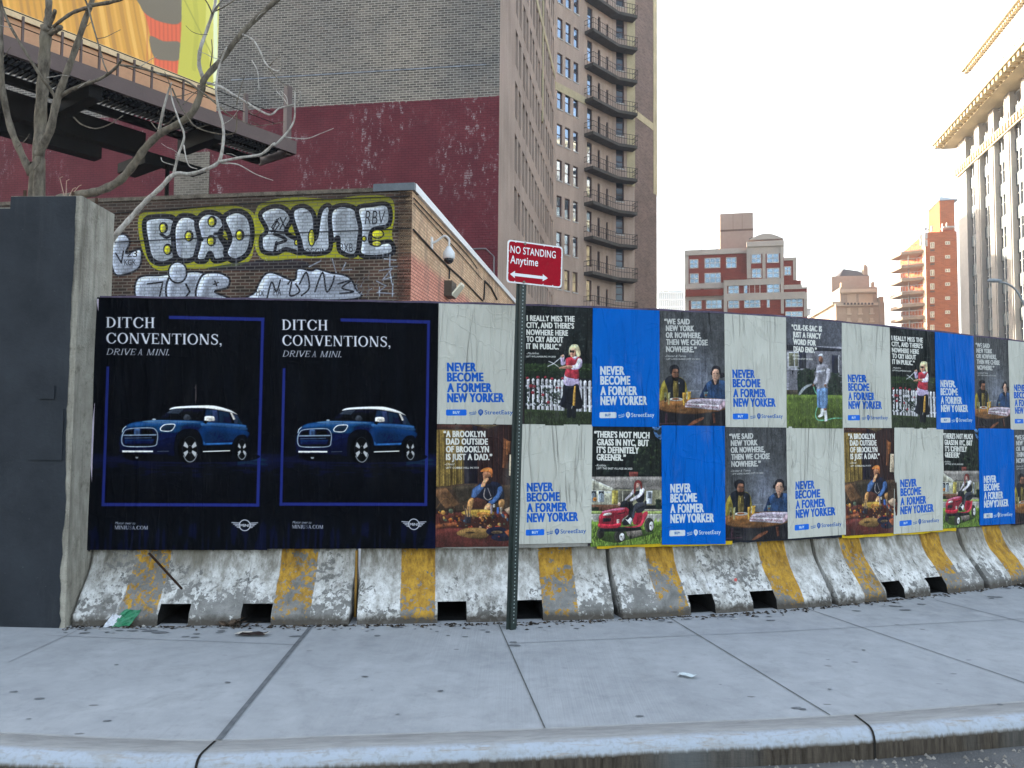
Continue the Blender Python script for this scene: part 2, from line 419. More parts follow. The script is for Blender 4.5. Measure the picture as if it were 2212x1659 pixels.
def serif_text(cv, tx, x, y, cap, width, c, k=1.0, shear=0.0, slope=0.0, gap=.06):
    gl = [serif(ch, k) for ch in tx]; W = sum(g[1] + gap for g in gl); fx = width / W; X = 0
    SS = 5
    full = np.zeros((cv.h, cv.w), np.float32)
    for g, adv in gl:
        acc = None
        for sg, r in g:
            p = np.array([(x + (X + a + shear * b) * fx, y - b * cap + slope * (X + a) * fx) for a, b in r])
            m0 = np.zeros((cv.h, cv.w), np.float32); x0, y0, M = mask_edges(ring_edges(cv.T(p)), 4)
            X0, Y0 = max(0, x0), max(0, y0); X1, Y1 = min(cv.w, x0 + M.shape[1]), min(cv.h, y0 + M.shape[0])
            if X1 <= X0 or Y1 <= Y0: continue
            m0[Y0:Y1, X0:X1] = M[Y0 - y0:Y1 - y0, X0 - x0:X1 - x0]
            if acc is None: acc = np.zeros_like(full)
            acc = np.maximum(acc, m0) if sg == '+' else acc * (1 - m0)
        if acc is not None: full = np.maximum(full, acc)
        X += adv + gap
    cv.put(0, 0, full, c)
# ------------------------------------------------------------------ printed posters
def art_car():
    Q = [(55, 52), (1082, 58), (1044, 1556), (5, 1565)]
    cv = Cv(480, 720, '#03060f', Q)
    g = vnoise(480, 720, 14, 120, 5); g2 = vnoise(480, 720, 40, 60, 6)
    cv.a += ((g * g2)[..., None] * np.array([.035, .05, .075], np.float32))
    yy = np.arange(720)[:, None] / 720; xx = np.arange(480)[None] / 480
    refl = np.exp(-((yy - .645) / .022) ** 2) * (.4 + .9 * vnoise(480, 720, 30, 4, 9)) * np.where(xx > .82, 1.6, .7)
    refl += .45 * np.exp(-((yy - .69) / .03) ** 2) * vnoise(480, 720, 20, 4, 10)
    cv.a += refl[..., None] * np.array([.08, .11, .17], np.float32)
    cv.a += (np.clip((yy - .84) / .1, 0, 1) * vnoise(480, 720, 7, 60, 12) ** 2)[..., None] * np.array([.05, .08, .11], np.float32)
    fr = '#2b3896'
    cv.poly([(478, 157), (1028, 163), (1028, 184), (478, 177)], fr); cv.poly([(1010, 163), (1028, 163), (998, 1297), (980, 1297)], fr)
    cv.poly([(92, 1283), (998, 1278), (998, 1297), (91, 1303)], fr); cv.poly([(117, 466), (134, 466), (108, 1303), (91, 1303)], fr)
    W = '#d4d4dc'
    serif_text(cv, 'DITCH', 112, 233, 64, 292, W, 1.05, 0, .0)
    serif_text(cv, 'CONVENTIONS,', 114, 328, 64, 676, W, 1.05, 0, .002)
    serif_text(cv, 'DRIVE', 114, 396, 37, 172, W, .62, .22); serif_text(cv, 'A', 296, 396, 37, 32, W, .62, .22)
    serif_text(cv, 'MINI.', 348, 396, 37, 136, W, .62, .22)
    serif_text(cv, 'MINIUSA.COM', 168, 1440, 22, 194, W, .95)
    cv.text('Motor over to', 170, 1410, 15, W, 118, .0, 1.0, .3)
    # winged badge
    for sx in (-1, 1):
        for i, (y, l0, l1) in enumerate(((1393, 30, 74), (1402, 33, 64), (1411, 34, 54), (1420, 32, 44))):
            cv.line([(915 + sx * l0, y + 3), (915 + sx * l1, y)], 4.5, W)
    cv.line([(915 + 31 * math.cos(i * .21), 1409 + 32 * math.sin(i * .21)) for i in range(30)], 5, W, closed=True)
    cv.poly([(890, 1397), (940, 1397), (944, 1409), (940, 1421), (890, 1421), (886, 1409)], '#05080f')
    cv.text('MINI', 890, 1418, 17, W, 50, .03)
    # the car
    cv.frame([((x - 146.3) / .419, (y - 658.5) / .419) for x, y in Q])
    cv.smooth([(160, 800), (350, 770), (1900, 770), (1900, 870), (1200, 900), (950, 900), (300, 880)], '#070a12', .85)
    cv.smooth([(190, 780), (480, 780), (450, 870), (330, 885), (230, 860)], '#020308')
    cv.shade = True
    body = [(150, 480), (170, 420), (215, 375), (300, 340), (420, 320), (620, 300), (900, 290), (1300, 310), (1600, 330), (1800, 350), (1855, 380), (1875, 470), (1860, 640), (1850, 760), (1640, 770), (1250, 790), (900, 800), (640, 790), (160, 770), (125, 700), (120, 560)]
    cv.smooth(body, '#0e2750', n=4)
    cv.smooth([(215, 400), (300, 345), (620, 302), (900, 292), (1260, 320), (1230, 350), (1000, 370), (930, 470), (640, 480), (560, 420), (300, 400)], '#1f4a80', n=4)
    cv.smooth([(420, 325), (650, 305), (1200, 318), (1150, 335), (900, 340), (600, 352)], '#6690bb', .7, 4)
    cv.smooth([(1270, 330), (1800, 355), (1855, 390), (1850, 430), (1500, 420), (1280, 400)], '#356499', .85, 4)
    cv.smooth([(1250, 385), (1850, 440), (1850, 560), (1660, 600), (1270, 640)], '#10305f', .8, 4)
    cv.poly([(1270, 590), (1300, 625), (1670, 610), (1670, 640), (1290, 655), (1268, 640)], '#2c63a4')
    cv.smooth([(150, 600), (640, 600), (760, 560), (930, 560), (900, 800), (640, 790), (160, 770), (125, 700)], '#0a1630', n=4)
    cv.smooth([(880, 560), (960, 450), (1060, 420), (1180, 440), (1250, 560), (1270, 780), (1230, 870), (900, 860)], '#060a14', n=4)
    cv.smooth([(1660, 640), (1720, 530), (1800, 500), (1865, 540), (1860, 770), (1800, 860), (1640, 840)], '#060a14', n=4)
    cv.poly([(1250, 660), (1680, 645), (1660, 800), (1250, 830)], '#05080f')
    cv.poly([(605, 300), (830, 140), (1300, 128), (1235, 300)], '#0a0e16')
    cv.poly([(760, 200), (840, 145), (1000, 138), (930, 210)], '#39424f', .7)
    cv.smooth([(1000, 290), (1010, 225), (1050, 215), (1085, 240), (1100, 290)], '#2a2d33', n=4)
    cv.poly([(1270, 320), (1310, 140), (1460, 150), (1490, 325)], '#1d2946'); cv.poly([(1490, 325), (1470, 160), (1615, 185), (1665, 335)], '#1a2338')
    cv.poly([(1690, 340), (1680, 205), (1735, 225), (1810, 355)], '#222c40')
    cv.poly([(1390, 150), (1455, 152), (1480, 320), (1400, 318)], '#3c4a78', .7)
    cv.smooth([(800, 150), (870, 112), (1100, 92), (1350, 84), (1480, 100), (1640, 150), (1740, 215), (1640, 180), (1450, 145), (1300, 125), (1100, 124), (900, 135)], '#c9c6c2', n=4)
    cv.poly([(1630, 180), (1665, 190), (1710, 280), (1680, 290)], '#b9b3aa')
    cv.smooth([(1285, 275), (1300, 240), (1400, 238), (1425, 270), (1415, 305), (1300, 310)], '#c2bbb2', n=4)
    cv.poly([(1265, 330), (1290, 300), (1340, 310), (1310, 350)], '#05070c')
    cv.smooth([(565, 295), (590, 280), (620, 290), (600, 305)], '#b8c4cf')
    gr = [(145, 560), (165, 490), (215, 440), (350, 420), (550, 415), (610, 440), (640, 500), (635, 600), (600, 670), (400, 685), (200, 680), (150, 640)]
    cv.smooth(gr, '#0b1020', n=4); cv.line(gr, 14, '#a9b7c6', curve=True, closed=True)
    cv.poly([(320, 430), (400, 425), (400, 520), (315, 520)], '#46628f'); cv.poly([(210, 470), (300, 450), (300, 510), (200, 510)], '#04060a')
    cv.poly([(420, 440), (560, 440), (590, 500), (420, 512)], '#04060a'); cv.line([(170, 524), (620, 514)], 18, '#93a5ba'); cv.line([(185, 565), (560, 555)], 10, '#5c7290')
    cv.poly([(180, 580), (600, 575), (570, 640), (190, 645)], '#132a5a', .8)
    hl = [(680, 420), (730, 370), (810, 358), (875, 362), (870, 400), (820, 455), (700, 455)]
    cv.smooth(hl, '#1a2230', n=4); cv.line(hl, 14, '#d4d6d8', curve=True, closed=True)
    cv.line([(150, 480), (165, 430), (205, 395)], 12, '#b9c4cc', curve=True)
    cv.poly([(150, 742), (580, 738), (580, 762), (155, 770)], '#dcd8d0'); cv.line([(640, 750), (795, 745)], 8, '#4a5058'); cv.line([(1268, 745), (1630, 730)], 14, '#c8c4bc')
    cv.shade = False
    for cx, cy, rx, ry in ((1085, 715, 108, 190), (1795, 710, 66, 150)):
        cv.ell(cx - rx * .3, cy + 5, rx * 1.25, ry * 1.02, '#020306'); cv.ell(cx, cy, rx, ry, '#23262b'); cv.ell(cx, cy, rx * .93, ry * .93, '#0b0d11')
        for a in (90, 150, 210, 270, 330, 30):
            ca, sa = math.cos(R(a)), math.sin(R(a)); px, py = -sa, ca
            cv.poly([(cx + rx * (r * ca + q * px), cy - ry * (r * sa + q * py)) for r, q in ((.3, -.1), (.85, -.2), (.85, .2), (.3, .1))] if a not in (90, 270) else
                    [(cx + rx * (r * ca + q * px), cy - ry * (r * sa + q * py)) for r, q in ((.25, -.05), (.3, -.05), (.3, .05), (.25, .05))], '#b4b4b6')
        cv.line([(cx + rx * .95 * math.cos(t * .2), cy + ry * .95 * math.sin(t * .2)) for t in range(2, 14)], 12, '#8d9196')
    cv.poly([(330, 830), (385, 830), (375, 855), (345, 855)], '#9aa0a6')
    m = np.clip((cv.a[..., 2] - cv.a[..., 0] - .06) * 8, 0, 1)[..., None]; cv.a = cv.a * (1 - .27 * m); cv.a = np.where(cv.a < .12, cv.a * .6, cv.a)
    cv.a = (cv.a + np.roll(cv.a, 1, 1) + np.roll(cv.a, 1, 0)) / 3
    return cv
def slogan(cv, c, btn, btnc, x=110, y=498, k=1.0):
    """the four-line slogan, the button and the company mark, in the frame of the cream poster"""
    for tx, wd, dy in (('NEVER', 178, 0), ('BECOME', 221, 64), ('A FORMER', 272, 132), ('NEW YORKER', 345, 196)):
        cv.text(tx, x, y + dy, 57, c, wd, .066, 1.11)
    cv.rrect(x - 10, y + 241, x + 116, y + 279, 8, btn); cv.text('BUY', x + 32, y + 268, 17, btnc, 44, .045, 1.1)
    m = c if btn != '#0a63cf' else '#20509c'
    cv.text('with', x + 132, y + 270, 20, m, 44, .0, 1.0, .4); cv.line([(x + 134, y + 276), (x + 172, y + 270)], 3, m)
    cv.ell(x + 202, y + 258, 16, 18, m); cv.poly([(x + 194, y + 272), (x + 212, y + 272), (x + 200, y + 283)], m)
    for i in range(3):
        cv.line([(x + 195, y + 251 + i * 6), (x + 208, y + 251 + i * 6)], 2.2, cv.bgc)
    cv.text('StreetEasy', x + 226, y + 273, 26, m, 172, .012, 1.02)
def art_slogan(bgc, c, btn, btnc):
    cv = Cv(360, 540, bgc, [(55, 50), (570, 62), (541, 836), (42, 828)]); cv.bgc = bgc
    cv.mul(.97 + .05 * vnoise(360, 540, 40, 90, 3)); slogan(cv, c, btn, btnc)
    return cv
WT = '#d9d8d2'
def leaves(cv, pts, base, hi, n, seed, size):
    rng = random.Random(seed); xs = [p[0] for p in pts]; ys = [p[1] for p in pts]
    cv.poly(pts, base)
    for i in range(n):
        x = rng.uniform(min(xs), max(xs)); y = rng.uniform(min(ys), max(ys)); f = rng.random() ** 2
        c = hexc(base) * (1 - f) + hexc(hi) * f; s = size * rng.uniform(.5, 1.4)
        cv.ell(x, y, s, s * rng.uniform(.5, 1), c, .8, rng.uniform(0, 180), 8)
def grass(cv, x0, y0, x1, y1, base, hi, seed, n=500):
    rng = random.Random(seed); cv.rect(x0, y0, x1, y1, base)
    for i in range(n):
        x = rng.uniform(x0, x1); y = rng.uniform(y0, y1); f = rng.random(); c = hexc(base) * (1 - f) + hexc(hi) * f
        l = rng.uniform(10, 35); cv.line([(x, y), (x + rng.uniform(-8, 8), y - l)], rng.uniform(3, 9), c, .6)
def art_dad():
    cv = Cv(360, 540, '#2c1a1c', [(30, 8), (1090, 10), (1065, 1655), (5, 1650)]); cv.shade = True
    for i in range(26):
        x = 520 + i * 22; cv.rect(x, 0, x + 11, 860, ['#33201f', '#2a191b', '#40261f'][i % 3], .8)
    cv.poly([(500, 20), (860, 20), (690, 80)], '#5a4a34'); cv.poly([(380, 60), (560, 40), (560, 830), (390, 830)], '#171320')
    cv.poly([(900, 200), (960, 230), (960, 620), (880, 600)], '#70442a', .8); cv.poly([(930, 240), (990, 240), (980, 420), (930, 430)], '#8a5530', .7)
    cv.rect(30, 20, 500, 110, '#3f2620'); cv.poly([(25, 90), (390, 95), (385, 850), (20, 850)], '#6f5a2c')
    for i, x in enumerate(range(30, 380, 26)):
        cv.poly([(x, 95), (x + 12, 95), (x + 14, 840), (x + 2, 840)], ['#9a8146', '#4b3a1e', '#8a723c'][i % 3], .9)
    cv.poly([(960, 400), (1045, 405), (1040, 735), (945, 720)], '#191214'); cv.poly([(975, 420), (1045, 425), (1040, 715), (962, 705)], '#b3a08a')
    cv.smooth([(10, 880), (180, 840), (420, 810), (900, 830), (1080, 850), (1080, 1150), (10, 1150)], '#413227', n=4)
    cv.poly([(10, 890), (150, 860), (330, 1090), (140, 1140), (10, 960)], '#6b4c34'); cv.poly([(230, 850), (520, 820), (500, 1010), (330, 1060)], '#3b3228')
    # the seated man
    cv.smooth([(560, 830), (620, 790), (800, 790), (880, 860), (900, 1010), (780, 1080), (560, 1040), (500, 960)], '#161a2c', n=4)
    cv.smooth([(430, 1050), (500, 1000), (600, 1010), (680, 1060), (640, 1140), (440, 1130)], '#4a2b22', n=4)
    cv.smooth([(470, 1000), (510, 1030), (480, 1150), (430, 1160), (430, 1060)], '#a87c4e', n=4); cv.smooth([(830, 1050), (880, 1020), (910, 1070), (870, 1170), (840, 1130)], '#a87c4e', n=4)
    cv.smooth([(480, 960), (500, 880), (600, 820), (640, 850), (590, 930), (520, 1000), (480, 990)], '#415b86', n=4)
    cv.smooth([(700, 1050), (800, 960), (820, 870), (870, 850), (880, 930), (800, 1050), (730, 1090)], '#39527a', n=4)
    cv.smooth([(640, 880), (700, 860), (760, 960), (740, 1030), (660, 1020)], '#1c1f2c'); cv.line([(655, 880), (640, 980), (690, 1030), (740, 1000)], 12, '#a79d96', curve=True); cv.line([(690, 870), (730, 980)], 9, '#8b8488')
    cv.smooth([(625, 680), (650, 650), (720, 650), (745, 700), (730, 770), (680, 810), (640, 770)], '#9a6a50', n=4)
    cv.smooth([(660, 740), (735, 720), (735, 790), (680, 820)], '#2a1a18'); cv.smooth([(625, 690), (635, 780), (625, 800)], '#241718')
    cv.smooth([(600, 850), (640, 760), (690, 730), (700, 760), (670, 800), (650, 850)], '#c08a66', n=4)
    cv.smooth([(600, 655), (610, 625), (680, 595), (740, 610), (755, 680), (740, 730), (720, 670), (660, 650)], '#c9733a', n=4)
    cv.smooth([(640, 1140), (680, 1080), (730, 1080), (720, 1150), (660, 1190)], '#b98c66', n=4)
    # the littered table
    cv.poly([(5, 1210), (300, 1190), (1080, 1180), (1070, 1655), (5, 1655)], '#4a2620'); cv.smooth([(0, 1440), (300, 1400), (1080, 1450), (1065, 1660), (0, 1660)], '#572a26')
    cv.poly([(10, 1350), (290, 1310), (300, 1370), (10, 1400)], '#70412a'); cv.line([(265, 1130), (262, 1310)], 8, '#1f1512'); cv.line([(30, 1130), (150, 1000), (260, 1130)], 6, '#7d5a3a', curve=True)
    cv.smooth([(350, 1190), (480, 1160), (720, 1165), (760, 1240), (560, 1260), (400, 1230)], '#a9883e', n=4); cv.smooth([(560, 1210), (640, 1190), (690, 1220), (600, 1260)], '#9a6a36')
    rng = random.Random(4)
    for i in range(95):
        x = rng.uniform(60, 1040); y = rng.uniform(1220, 1420) - (60 if x < 260 else 0); s = rng.uniform(8, 34)
        cv.ell(x, y, s, s * rng.uniform(.4, .9), rng.choice(['#7a3020', '#a86a2c', '#3a2a24', '#8c3a28', '#c09048', '#4c5a4a', '#2a2028', '#6a4a30', '#b08a6a', '#35506a']), .9, rng.uniform(0, 90), 10)
    for x, y, h_, c in ((735, 1100, 110, '#8d7f86'), (820, 1130, 85, '#3f62a8'), (860, 1130, 90, '#a99a8a'), (770, 1090, 40, '#c8c0b4')): cv.rect(x - 14, y, x + 14, y + h_, c)
    cv.poly([(900, 1160), (1000, 1110), (1050, 1130), (1045, 1250), (960, 1230)], '#a08872'); cv.rect(390, 1240, 470, 1340, '#26242c')
    for i in range(7): cv.line([(410 + i * 8, 1250), (370 + i * 18, 1100 + (i % 3) * 20)], 8, ['#7a5a3a', '#2c2a34', '#a08060'][i % 3])
    cv.smooth([(280, 1470), (420, 1400), (640, 1410), (720, 1460), (640, 1540), (430, 1530)], '#7d6038', n=4); cv.ell(460, 1462, 60, 12, '#3b2c20')
    cv.ell(800, 1450, 135, 60, '#15162a'); cv.ell(805, 1462, 75, 22, '#5d4a36'); cv.ell(870, 1530, 140, 50, '#181a2e'); cv.ell(830, 1520, 12, 8, '#a83a2c')
    cv.poly([(900, 1450), (1000, 1420), (1060, 1560), (960, 1530)], '#8a4a2c')
    cv.shade = False; cv.soften(3)
    for tx, x, y, wd in (('“A BROOKLYN', 122, 190, 538), ('DAD OUTSIDE', 154, 291, 538), ('OF BROOKLYN', 154, 394, 552), ('IS JUST A DAD.”', 154, 497, 595)): cv.text(tx, x, y, 84, WT, wd, .058, 1.1)
    cv.text('-Omid', 130, 566, 30, WT, 135, .01, 1, .45); cv.text('LEFT COBBLE HILL IN 2021', 150, 611, 24, WT, 424, .03, 1.05)
    return cv
def art_hedge():
    cv = Cv(360, 540, '#10161a', [(62, 25), (985, 62), (965, 1620), (15, 1615)]); cv.shade = True
    leaves(cv, [(0, 0), (1000, 0), (1000, 1000), (0, 1000)], '#0b1114', '#222b28', 520, 1, 20)
    leaves(cv, [(300, 60), (1000, 60), (1000, 620), (560, 620)], '#11181a', '#2e3834', 200, 2, 16)
    leaves(cv, [(20, 790), (1000, 790), (1000, 900), (20, 900)], '#1c2a18', '#4d6436', 260, 3, 12)
    leaves(cv, [(20, 890), (1000, 890), (1000, 1000), (20, 1000)], '#131d14', '#263524', 120, 5, 14)
    cv.rect(0, 990, 1000, 1400, '#0c1014'); grass(cv, 0, 1395, 1000, 1650, '#27301f', '#4d5a34', 6, 420)
    cv.poly([(45, 1070), (1000, 1100), (1000, 1132), (45, 1098)], '#a9a8b0'); cv.poly([(40, 1320), (1000, 1345), (1000, 1375), (40, 1350)], '#a9a8b0')
    for i, x in enumerate((84, 152, 220, 283, 345, 402, 460, 512, 562, 640, 700, 760, 808, 870, 934)):
        t = 975 + (i * 2.3); cv.poly([(x - 22, t + 22), (x, t), (x + 20, t + 22), (x + 18, 1400 + i * 2.5), (x - 24, 1398 + i * 2.5)], '#c3c1c8')
    rng = random.Random(8)
    for i in range(150):
        x = rng.uniform(50, 520); y = rng.uniform(1020, 1350); s = rng.uniform(8, 26); cv.ell(x, y, s, s * .6, rng.choice(['#141d1a', '#202b22', '#2c372b', '#11161a']), .85, rng.uniform(0, 180), 8)
    for x, y, s in ((118, 1088, 28), (168, 1092, 22), (142, 1175, 26), (286, 1205, 22), (360, 1305, 24), (482, 1110, 18), (524, 1112, 18), (72, 980, 22), (222, 970, 24), (325, 968, 18), (415, 990, 22), (562, 985, 20)): cv.ell(x, y, s, s * .85, '#7c2a34')
    # the woman with shears
    cv.smooth([(580, 1070), (560, 1200), (520, 1350), (660, 1390), (690, 1350), (720, 1390), (830, 1370), (800, 1180), (760, 1060)], '#10121c', n=4)
    cv.poly([(722, 1085), (742, 1085), (735, 1240), (728, 1365), (692, 1355), (702, 1200)], '#b0843e')
    cv.smooth([(625, 1370), (680, 1390), (672, 1500), (640, 1515), (612, 1490)], '#0c0f16', n=4); cv.smooth([(690, 1360), (740, 1370), (735, 1500), (700, 1518), (680, 1480)], '#0c0f16', n=4)
    cv.smooth([(590, 930), (620, 900), (760, 930), (785, 1010), (805, 1120), (760, 1060), (680, 1090), (580, 1060)], '#b9a9ca', n=4)
    cv.smooth([(610, 730), (690, 700), (780, 705), (830, 740), (820, 810), (780, 870), (785, 985), (690, 985), (595, 950), (610, 850)], '#a52f3d', n=4)
    cv.smooth([(780, 720), (830, 745), (825, 830), (760, 870), (690, 865), (675, 820), (740, 800)], '#c3b4d4', n=4)
    cv.smooth([(520, 840), (600, 818), (690, 815), (690, 850), (540, 858)], '#c08d74', n=4); cv.smooth([(540, 700), (575, 670), (595, 690), (585, 770), (610, 730), (600, 800), (550, 810), (540, 760)], '#c3b4d4', n=4)
    cv.smooth([(540, 690), (575, 670), (592, 690), (570, 715)], '#c08d74'); cv.line([(360, 825), (440, 790), (560, 695)], 12, '#a9aaae'); cv.line([(375, 758), (450, 790), (520, 840)], 10, '#b5b4b4')
    cv.poly([(690, 700), (720, 690), (775, 700), (735, 745)], '#d0c4da'); cv.smooth([(665, 640), (690, 580), (740, 585), (745, 680), (700, 705), (675, 690)], '#c29078', n=4)
    cv.smooth([(655, 690), (660, 590), (700, 540), (760, 540), (800, 590), (812, 680), (760, 700), (745, 620), (715, 585), (690, 600), (672, 640)], '#cfc09a', n=4)
    cv.ell(682, 628, 15, 17, '#15100f'); cv.ell(714, 630, 16, 18, '#15100f'); cv.line([(690, 668), (712, 668)], 6, '#8a4a42')
    cv.shade = False; cv.soften(5)
    for tx, x, y, wd in (('I REALLY MISS THE', 85, 224, 655), ('CITY, AND THERE’S', 78, 315, 652), ('NOWHERE HERE', 76, 410, 570), ('TO CRY ABOUT', 74, 500, 505), ('IT IN PUBLIC.”', 70, 592, 480)): cv.text(tx, x, y, 74, WT, wd, .058, 1.1, slope=.025)
    cv.text('-Madeline,', 66, 665, 28, WT, 178, .01, 1, .45); cv.text('LEFT WILLIAMSBURG IN 2020', 62, 704, 22, WT, 412, .03, 1.05, slope=.012)
    return cv
def art_couple():
    cv = Cv(360, 540, '#5c5e62', [(42, -164), (1082, -110), (1065, 1612), (82, 1612)]); cv.shade = True
    yy = np.arange(540)[:, None] / 540; xx = np.arange(360)[None] / 360
    cv.a *= (.82 + .45 * np.exp(-((xx - .62) / .28) ** 2 - ((yy - .6) / .25) ** 2) + .14 * (vnoise(360, 540, 9, 160, 2) - .5))[..., None]
    cv.a += (np.exp(-((xx - .62) / .2) ** 2 - ((yy - .58) / .2) ** 2))[..., None] * np.array([.06, .07, .11], np.float32)
    cv.line([(775, 420), (775, 1080)], 10, '#4a4c56', .7); cv.line([(60, 150), (1070, 160)], 6, '#4b4a50', .6); cv.rect(500, 1085, 720, 1110, '#8a8e98', .5)
    cv.rect(60, 1200, 1100, 1700, '#1a1820')
    # man
    cv.smooth([(80, 1260), (90, 1040), (140, 940), (230, 890), (300, 900), (400, 890), (470, 950), (500, 1050), (500, 1230), (240, 1280)], '#7c6f2e', n=4)
    cv.smooth([(150, 930), (250, 870), (300, 1000), (300, 1210), (215, 1220), (190, 1060)], '#14171f', n=4); cv.smooth([(360, 900), (440, 920), (470, 1000), (450, 1200), (360, 1210), (350, 1010)], '#14171f', n=4)
    cv.smooth([(280, 950), (355, 950), (365, 1210), (290, 1210)], '#5c4f2a'); cv.line([(318, 980), (320, 1060)], 6, '#b39a50'); cv.ell(378, 980, 8, 14, '#a9a8a0')
    cv.smooth([(250, 800), (280, 760), (350, 760), (372, 820), (370, 900), (320, 940), (265, 890)], '#6e4c3c', n=4); cv.smooth([(255, 850), (290, 895), (365, 880), (370, 920), (320, 955), (265, 910)], '#16110f', n=4)
    cv.smooth([(215, 800), (225, 730), (300, 700), (370, 730), (382, 810), (365, 830), (355, 770), (280, 765), (255, 840)], '#15161c', n=4)
    cv.line([(285, 818), (308, 815)], 7, '#1a1210'); cv.line([(330, 815), (355, 818)], 7, '#1a1210'); cv.line([(300, 888), (345, 885)], 6, '#5a2f28')
    # woman
    cv.smooth([(690, 1190), (740, 1080), (800, 970), (900, 920), (990, 930), (1070, 960), (1100, 1230), (820, 1230)], '#2b4468', n=4)
    cv.smooth([(690, 1190), (750, 1060), (790, 1000), (800, 1160), (740, 1210)], '#16243c', n=4); cv.line([(920, 1020), (930, 1200)], 6, '#1a2c48')
    cv.smooth([(855, 840), (870, 800), (900, 820), (890, 860)], '#17151c'); cv.smooth([(1000, 830), (1050, 820), (1070, 870), (1030, 900), (1000, 880)], '#17151c')
    cv.poly([(900, 900), (990, 900), (950, 1000), (930, 1000)], '#9a7764'); cv.smooth([(885, 820), (900, 760), (990, 760), (1010, 830), (990, 920), (940, 960), (900, 920)], '#a5826f', n=4)
    cv.smooth([(880, 830), (890, 740), (950, 710), (1010, 750), (1020, 850), (1000, 840), (985, 775), (930, 760), (900, 790)], '#191820', n=4)
    cv.poly([(870, 940), (905, 915), (935, 1010), (900, 1005)], '#15161f'); cv.poly([(1000, 930), (975, 915), (945, 1000), (985, 990)], '#15161f')
    cv.line([(905, 830), (928, 828)], 6, '#1c1416'); cv.line([(955, 828), (980, 832)], 6, '#1c1416'); cv.line([(915, 905), (955, 905)], 6, '#7c4a42')
    # table, plate, glasses and box
    cv.smooth([(70, 1300), (120, 1235), (400, 1210), (800, 1200), (1120, 1230), (1110, 1330), (980, 1390), (600, 1430), (220, 1410), (90, 1370)], '#6e4a2c', n=5)
    cv.smooth([(120, 1280), (420, 1230), (640, 1260), (520, 1380), (200, 1370)], '#85582f', .8, 4); cv.line([(80, 1370), (220, 1410), (600, 1432), (980, 1392)], 10, '#3c2618', curve=True)
    cv.ell(330, 1222, 115, 25, '#c9c4bc'); cv.ell(325, 1216, 60, 14, '#9a5a38')
    cv.poly([(430, 1120), (490, 1120), (485, 1310), (440, 1310)], '#b58a3a'); cv.poly([(505, 1105), (560, 1105), (552, 1230), (510, 1230)], '#b9923e'); cv.poly([(495, 1110), (510, 1110), (505, 1220), (492, 1220)], '#c9c0a0')
    cv.poly([(145, 1120), (185, 1120), (190, 1260), (150, 1260)], '#7b7a60', .8); cv.poly([(205, 1120), (238, 1120), (232, 1300), (205, 1300)], '#a09a6a', .8); cv.ell(165, 1220, 18, 30, '#2b2118')
    cv.poly([(750, 1105), (815, 1105), (800, 1200), (765, 1200)], '#5e7276', .8); cv.ell(785, 1155, 16, 14, '#7a4a30')
    cv.poly([(480, 1270), (540, 1225), (700, 1205), (1085, 1215), (1085, 1260), (1000, 1310)], '#a59aa6'); cv.poly([(475, 1275), (990, 1300), (985, 1382), (470, 1335)], '#b3a7b0'); cv.poly([(990, 1300), (1085, 1225), (1085, 1330), (985, 1382)], '#a18a94')
    rng = random.Random(3)
    for i in range(26):
        x = rng.uniform(560, 1040); y = rng.uniform(1222, 1280); cv.line([(x, y), (x + rng.uniform(15, 40), y + rng.uniform(-5, 8))], 5, rng.choice(['#5c5466', '#8a6a74', '#c8bcc4']), .8)
    cv.text('NEW YORK “STYLE” PIZZA', 486, 1318, 26, '#5a2f3a', 480, .03, 1.15, slope=.07)
    cv.poly([(880, 1425), (920, 1420), (930, 1560), (895, 1570)], '#4a2c22'); cv.smooth([(510, 1600), (620, 1520), (740, 1480), (745, 1510), (640, 1570), (540, 1612)], '#5a3626'); cv.poly([(170, 1430), (210, 1430), (215, 1580), (175, 1580)], '#33202a')
    cv.line([(100, 1580), (350, 1570)], 14, '#33222a')
    cv.shade = False; cv.soften(7)
    for tx, x, y, wd in (('“WE SAID', 140, 58, 400), ('NEW YORK', 168, 166, 440), ('OR NOWHERE,', 166, 277, 555), ('THEN WE CHOSE', 172, 388, 635), ('NOWHERE.”', 172, 500, 470)): cv.text(tx, x, y, 90, '#bdbdba', wd, .058, 1.1, slope=.015)
    cv.text('-Dexter & Tianna,', 150, 578, 32, '#b4b4b2', 340, .01, 1, .45); cv.text('LEFT LONG ISLAND CITY IN 2021', 176, 622, 24, '#b4b4b2', 510, .03, 1.05)
    return cv
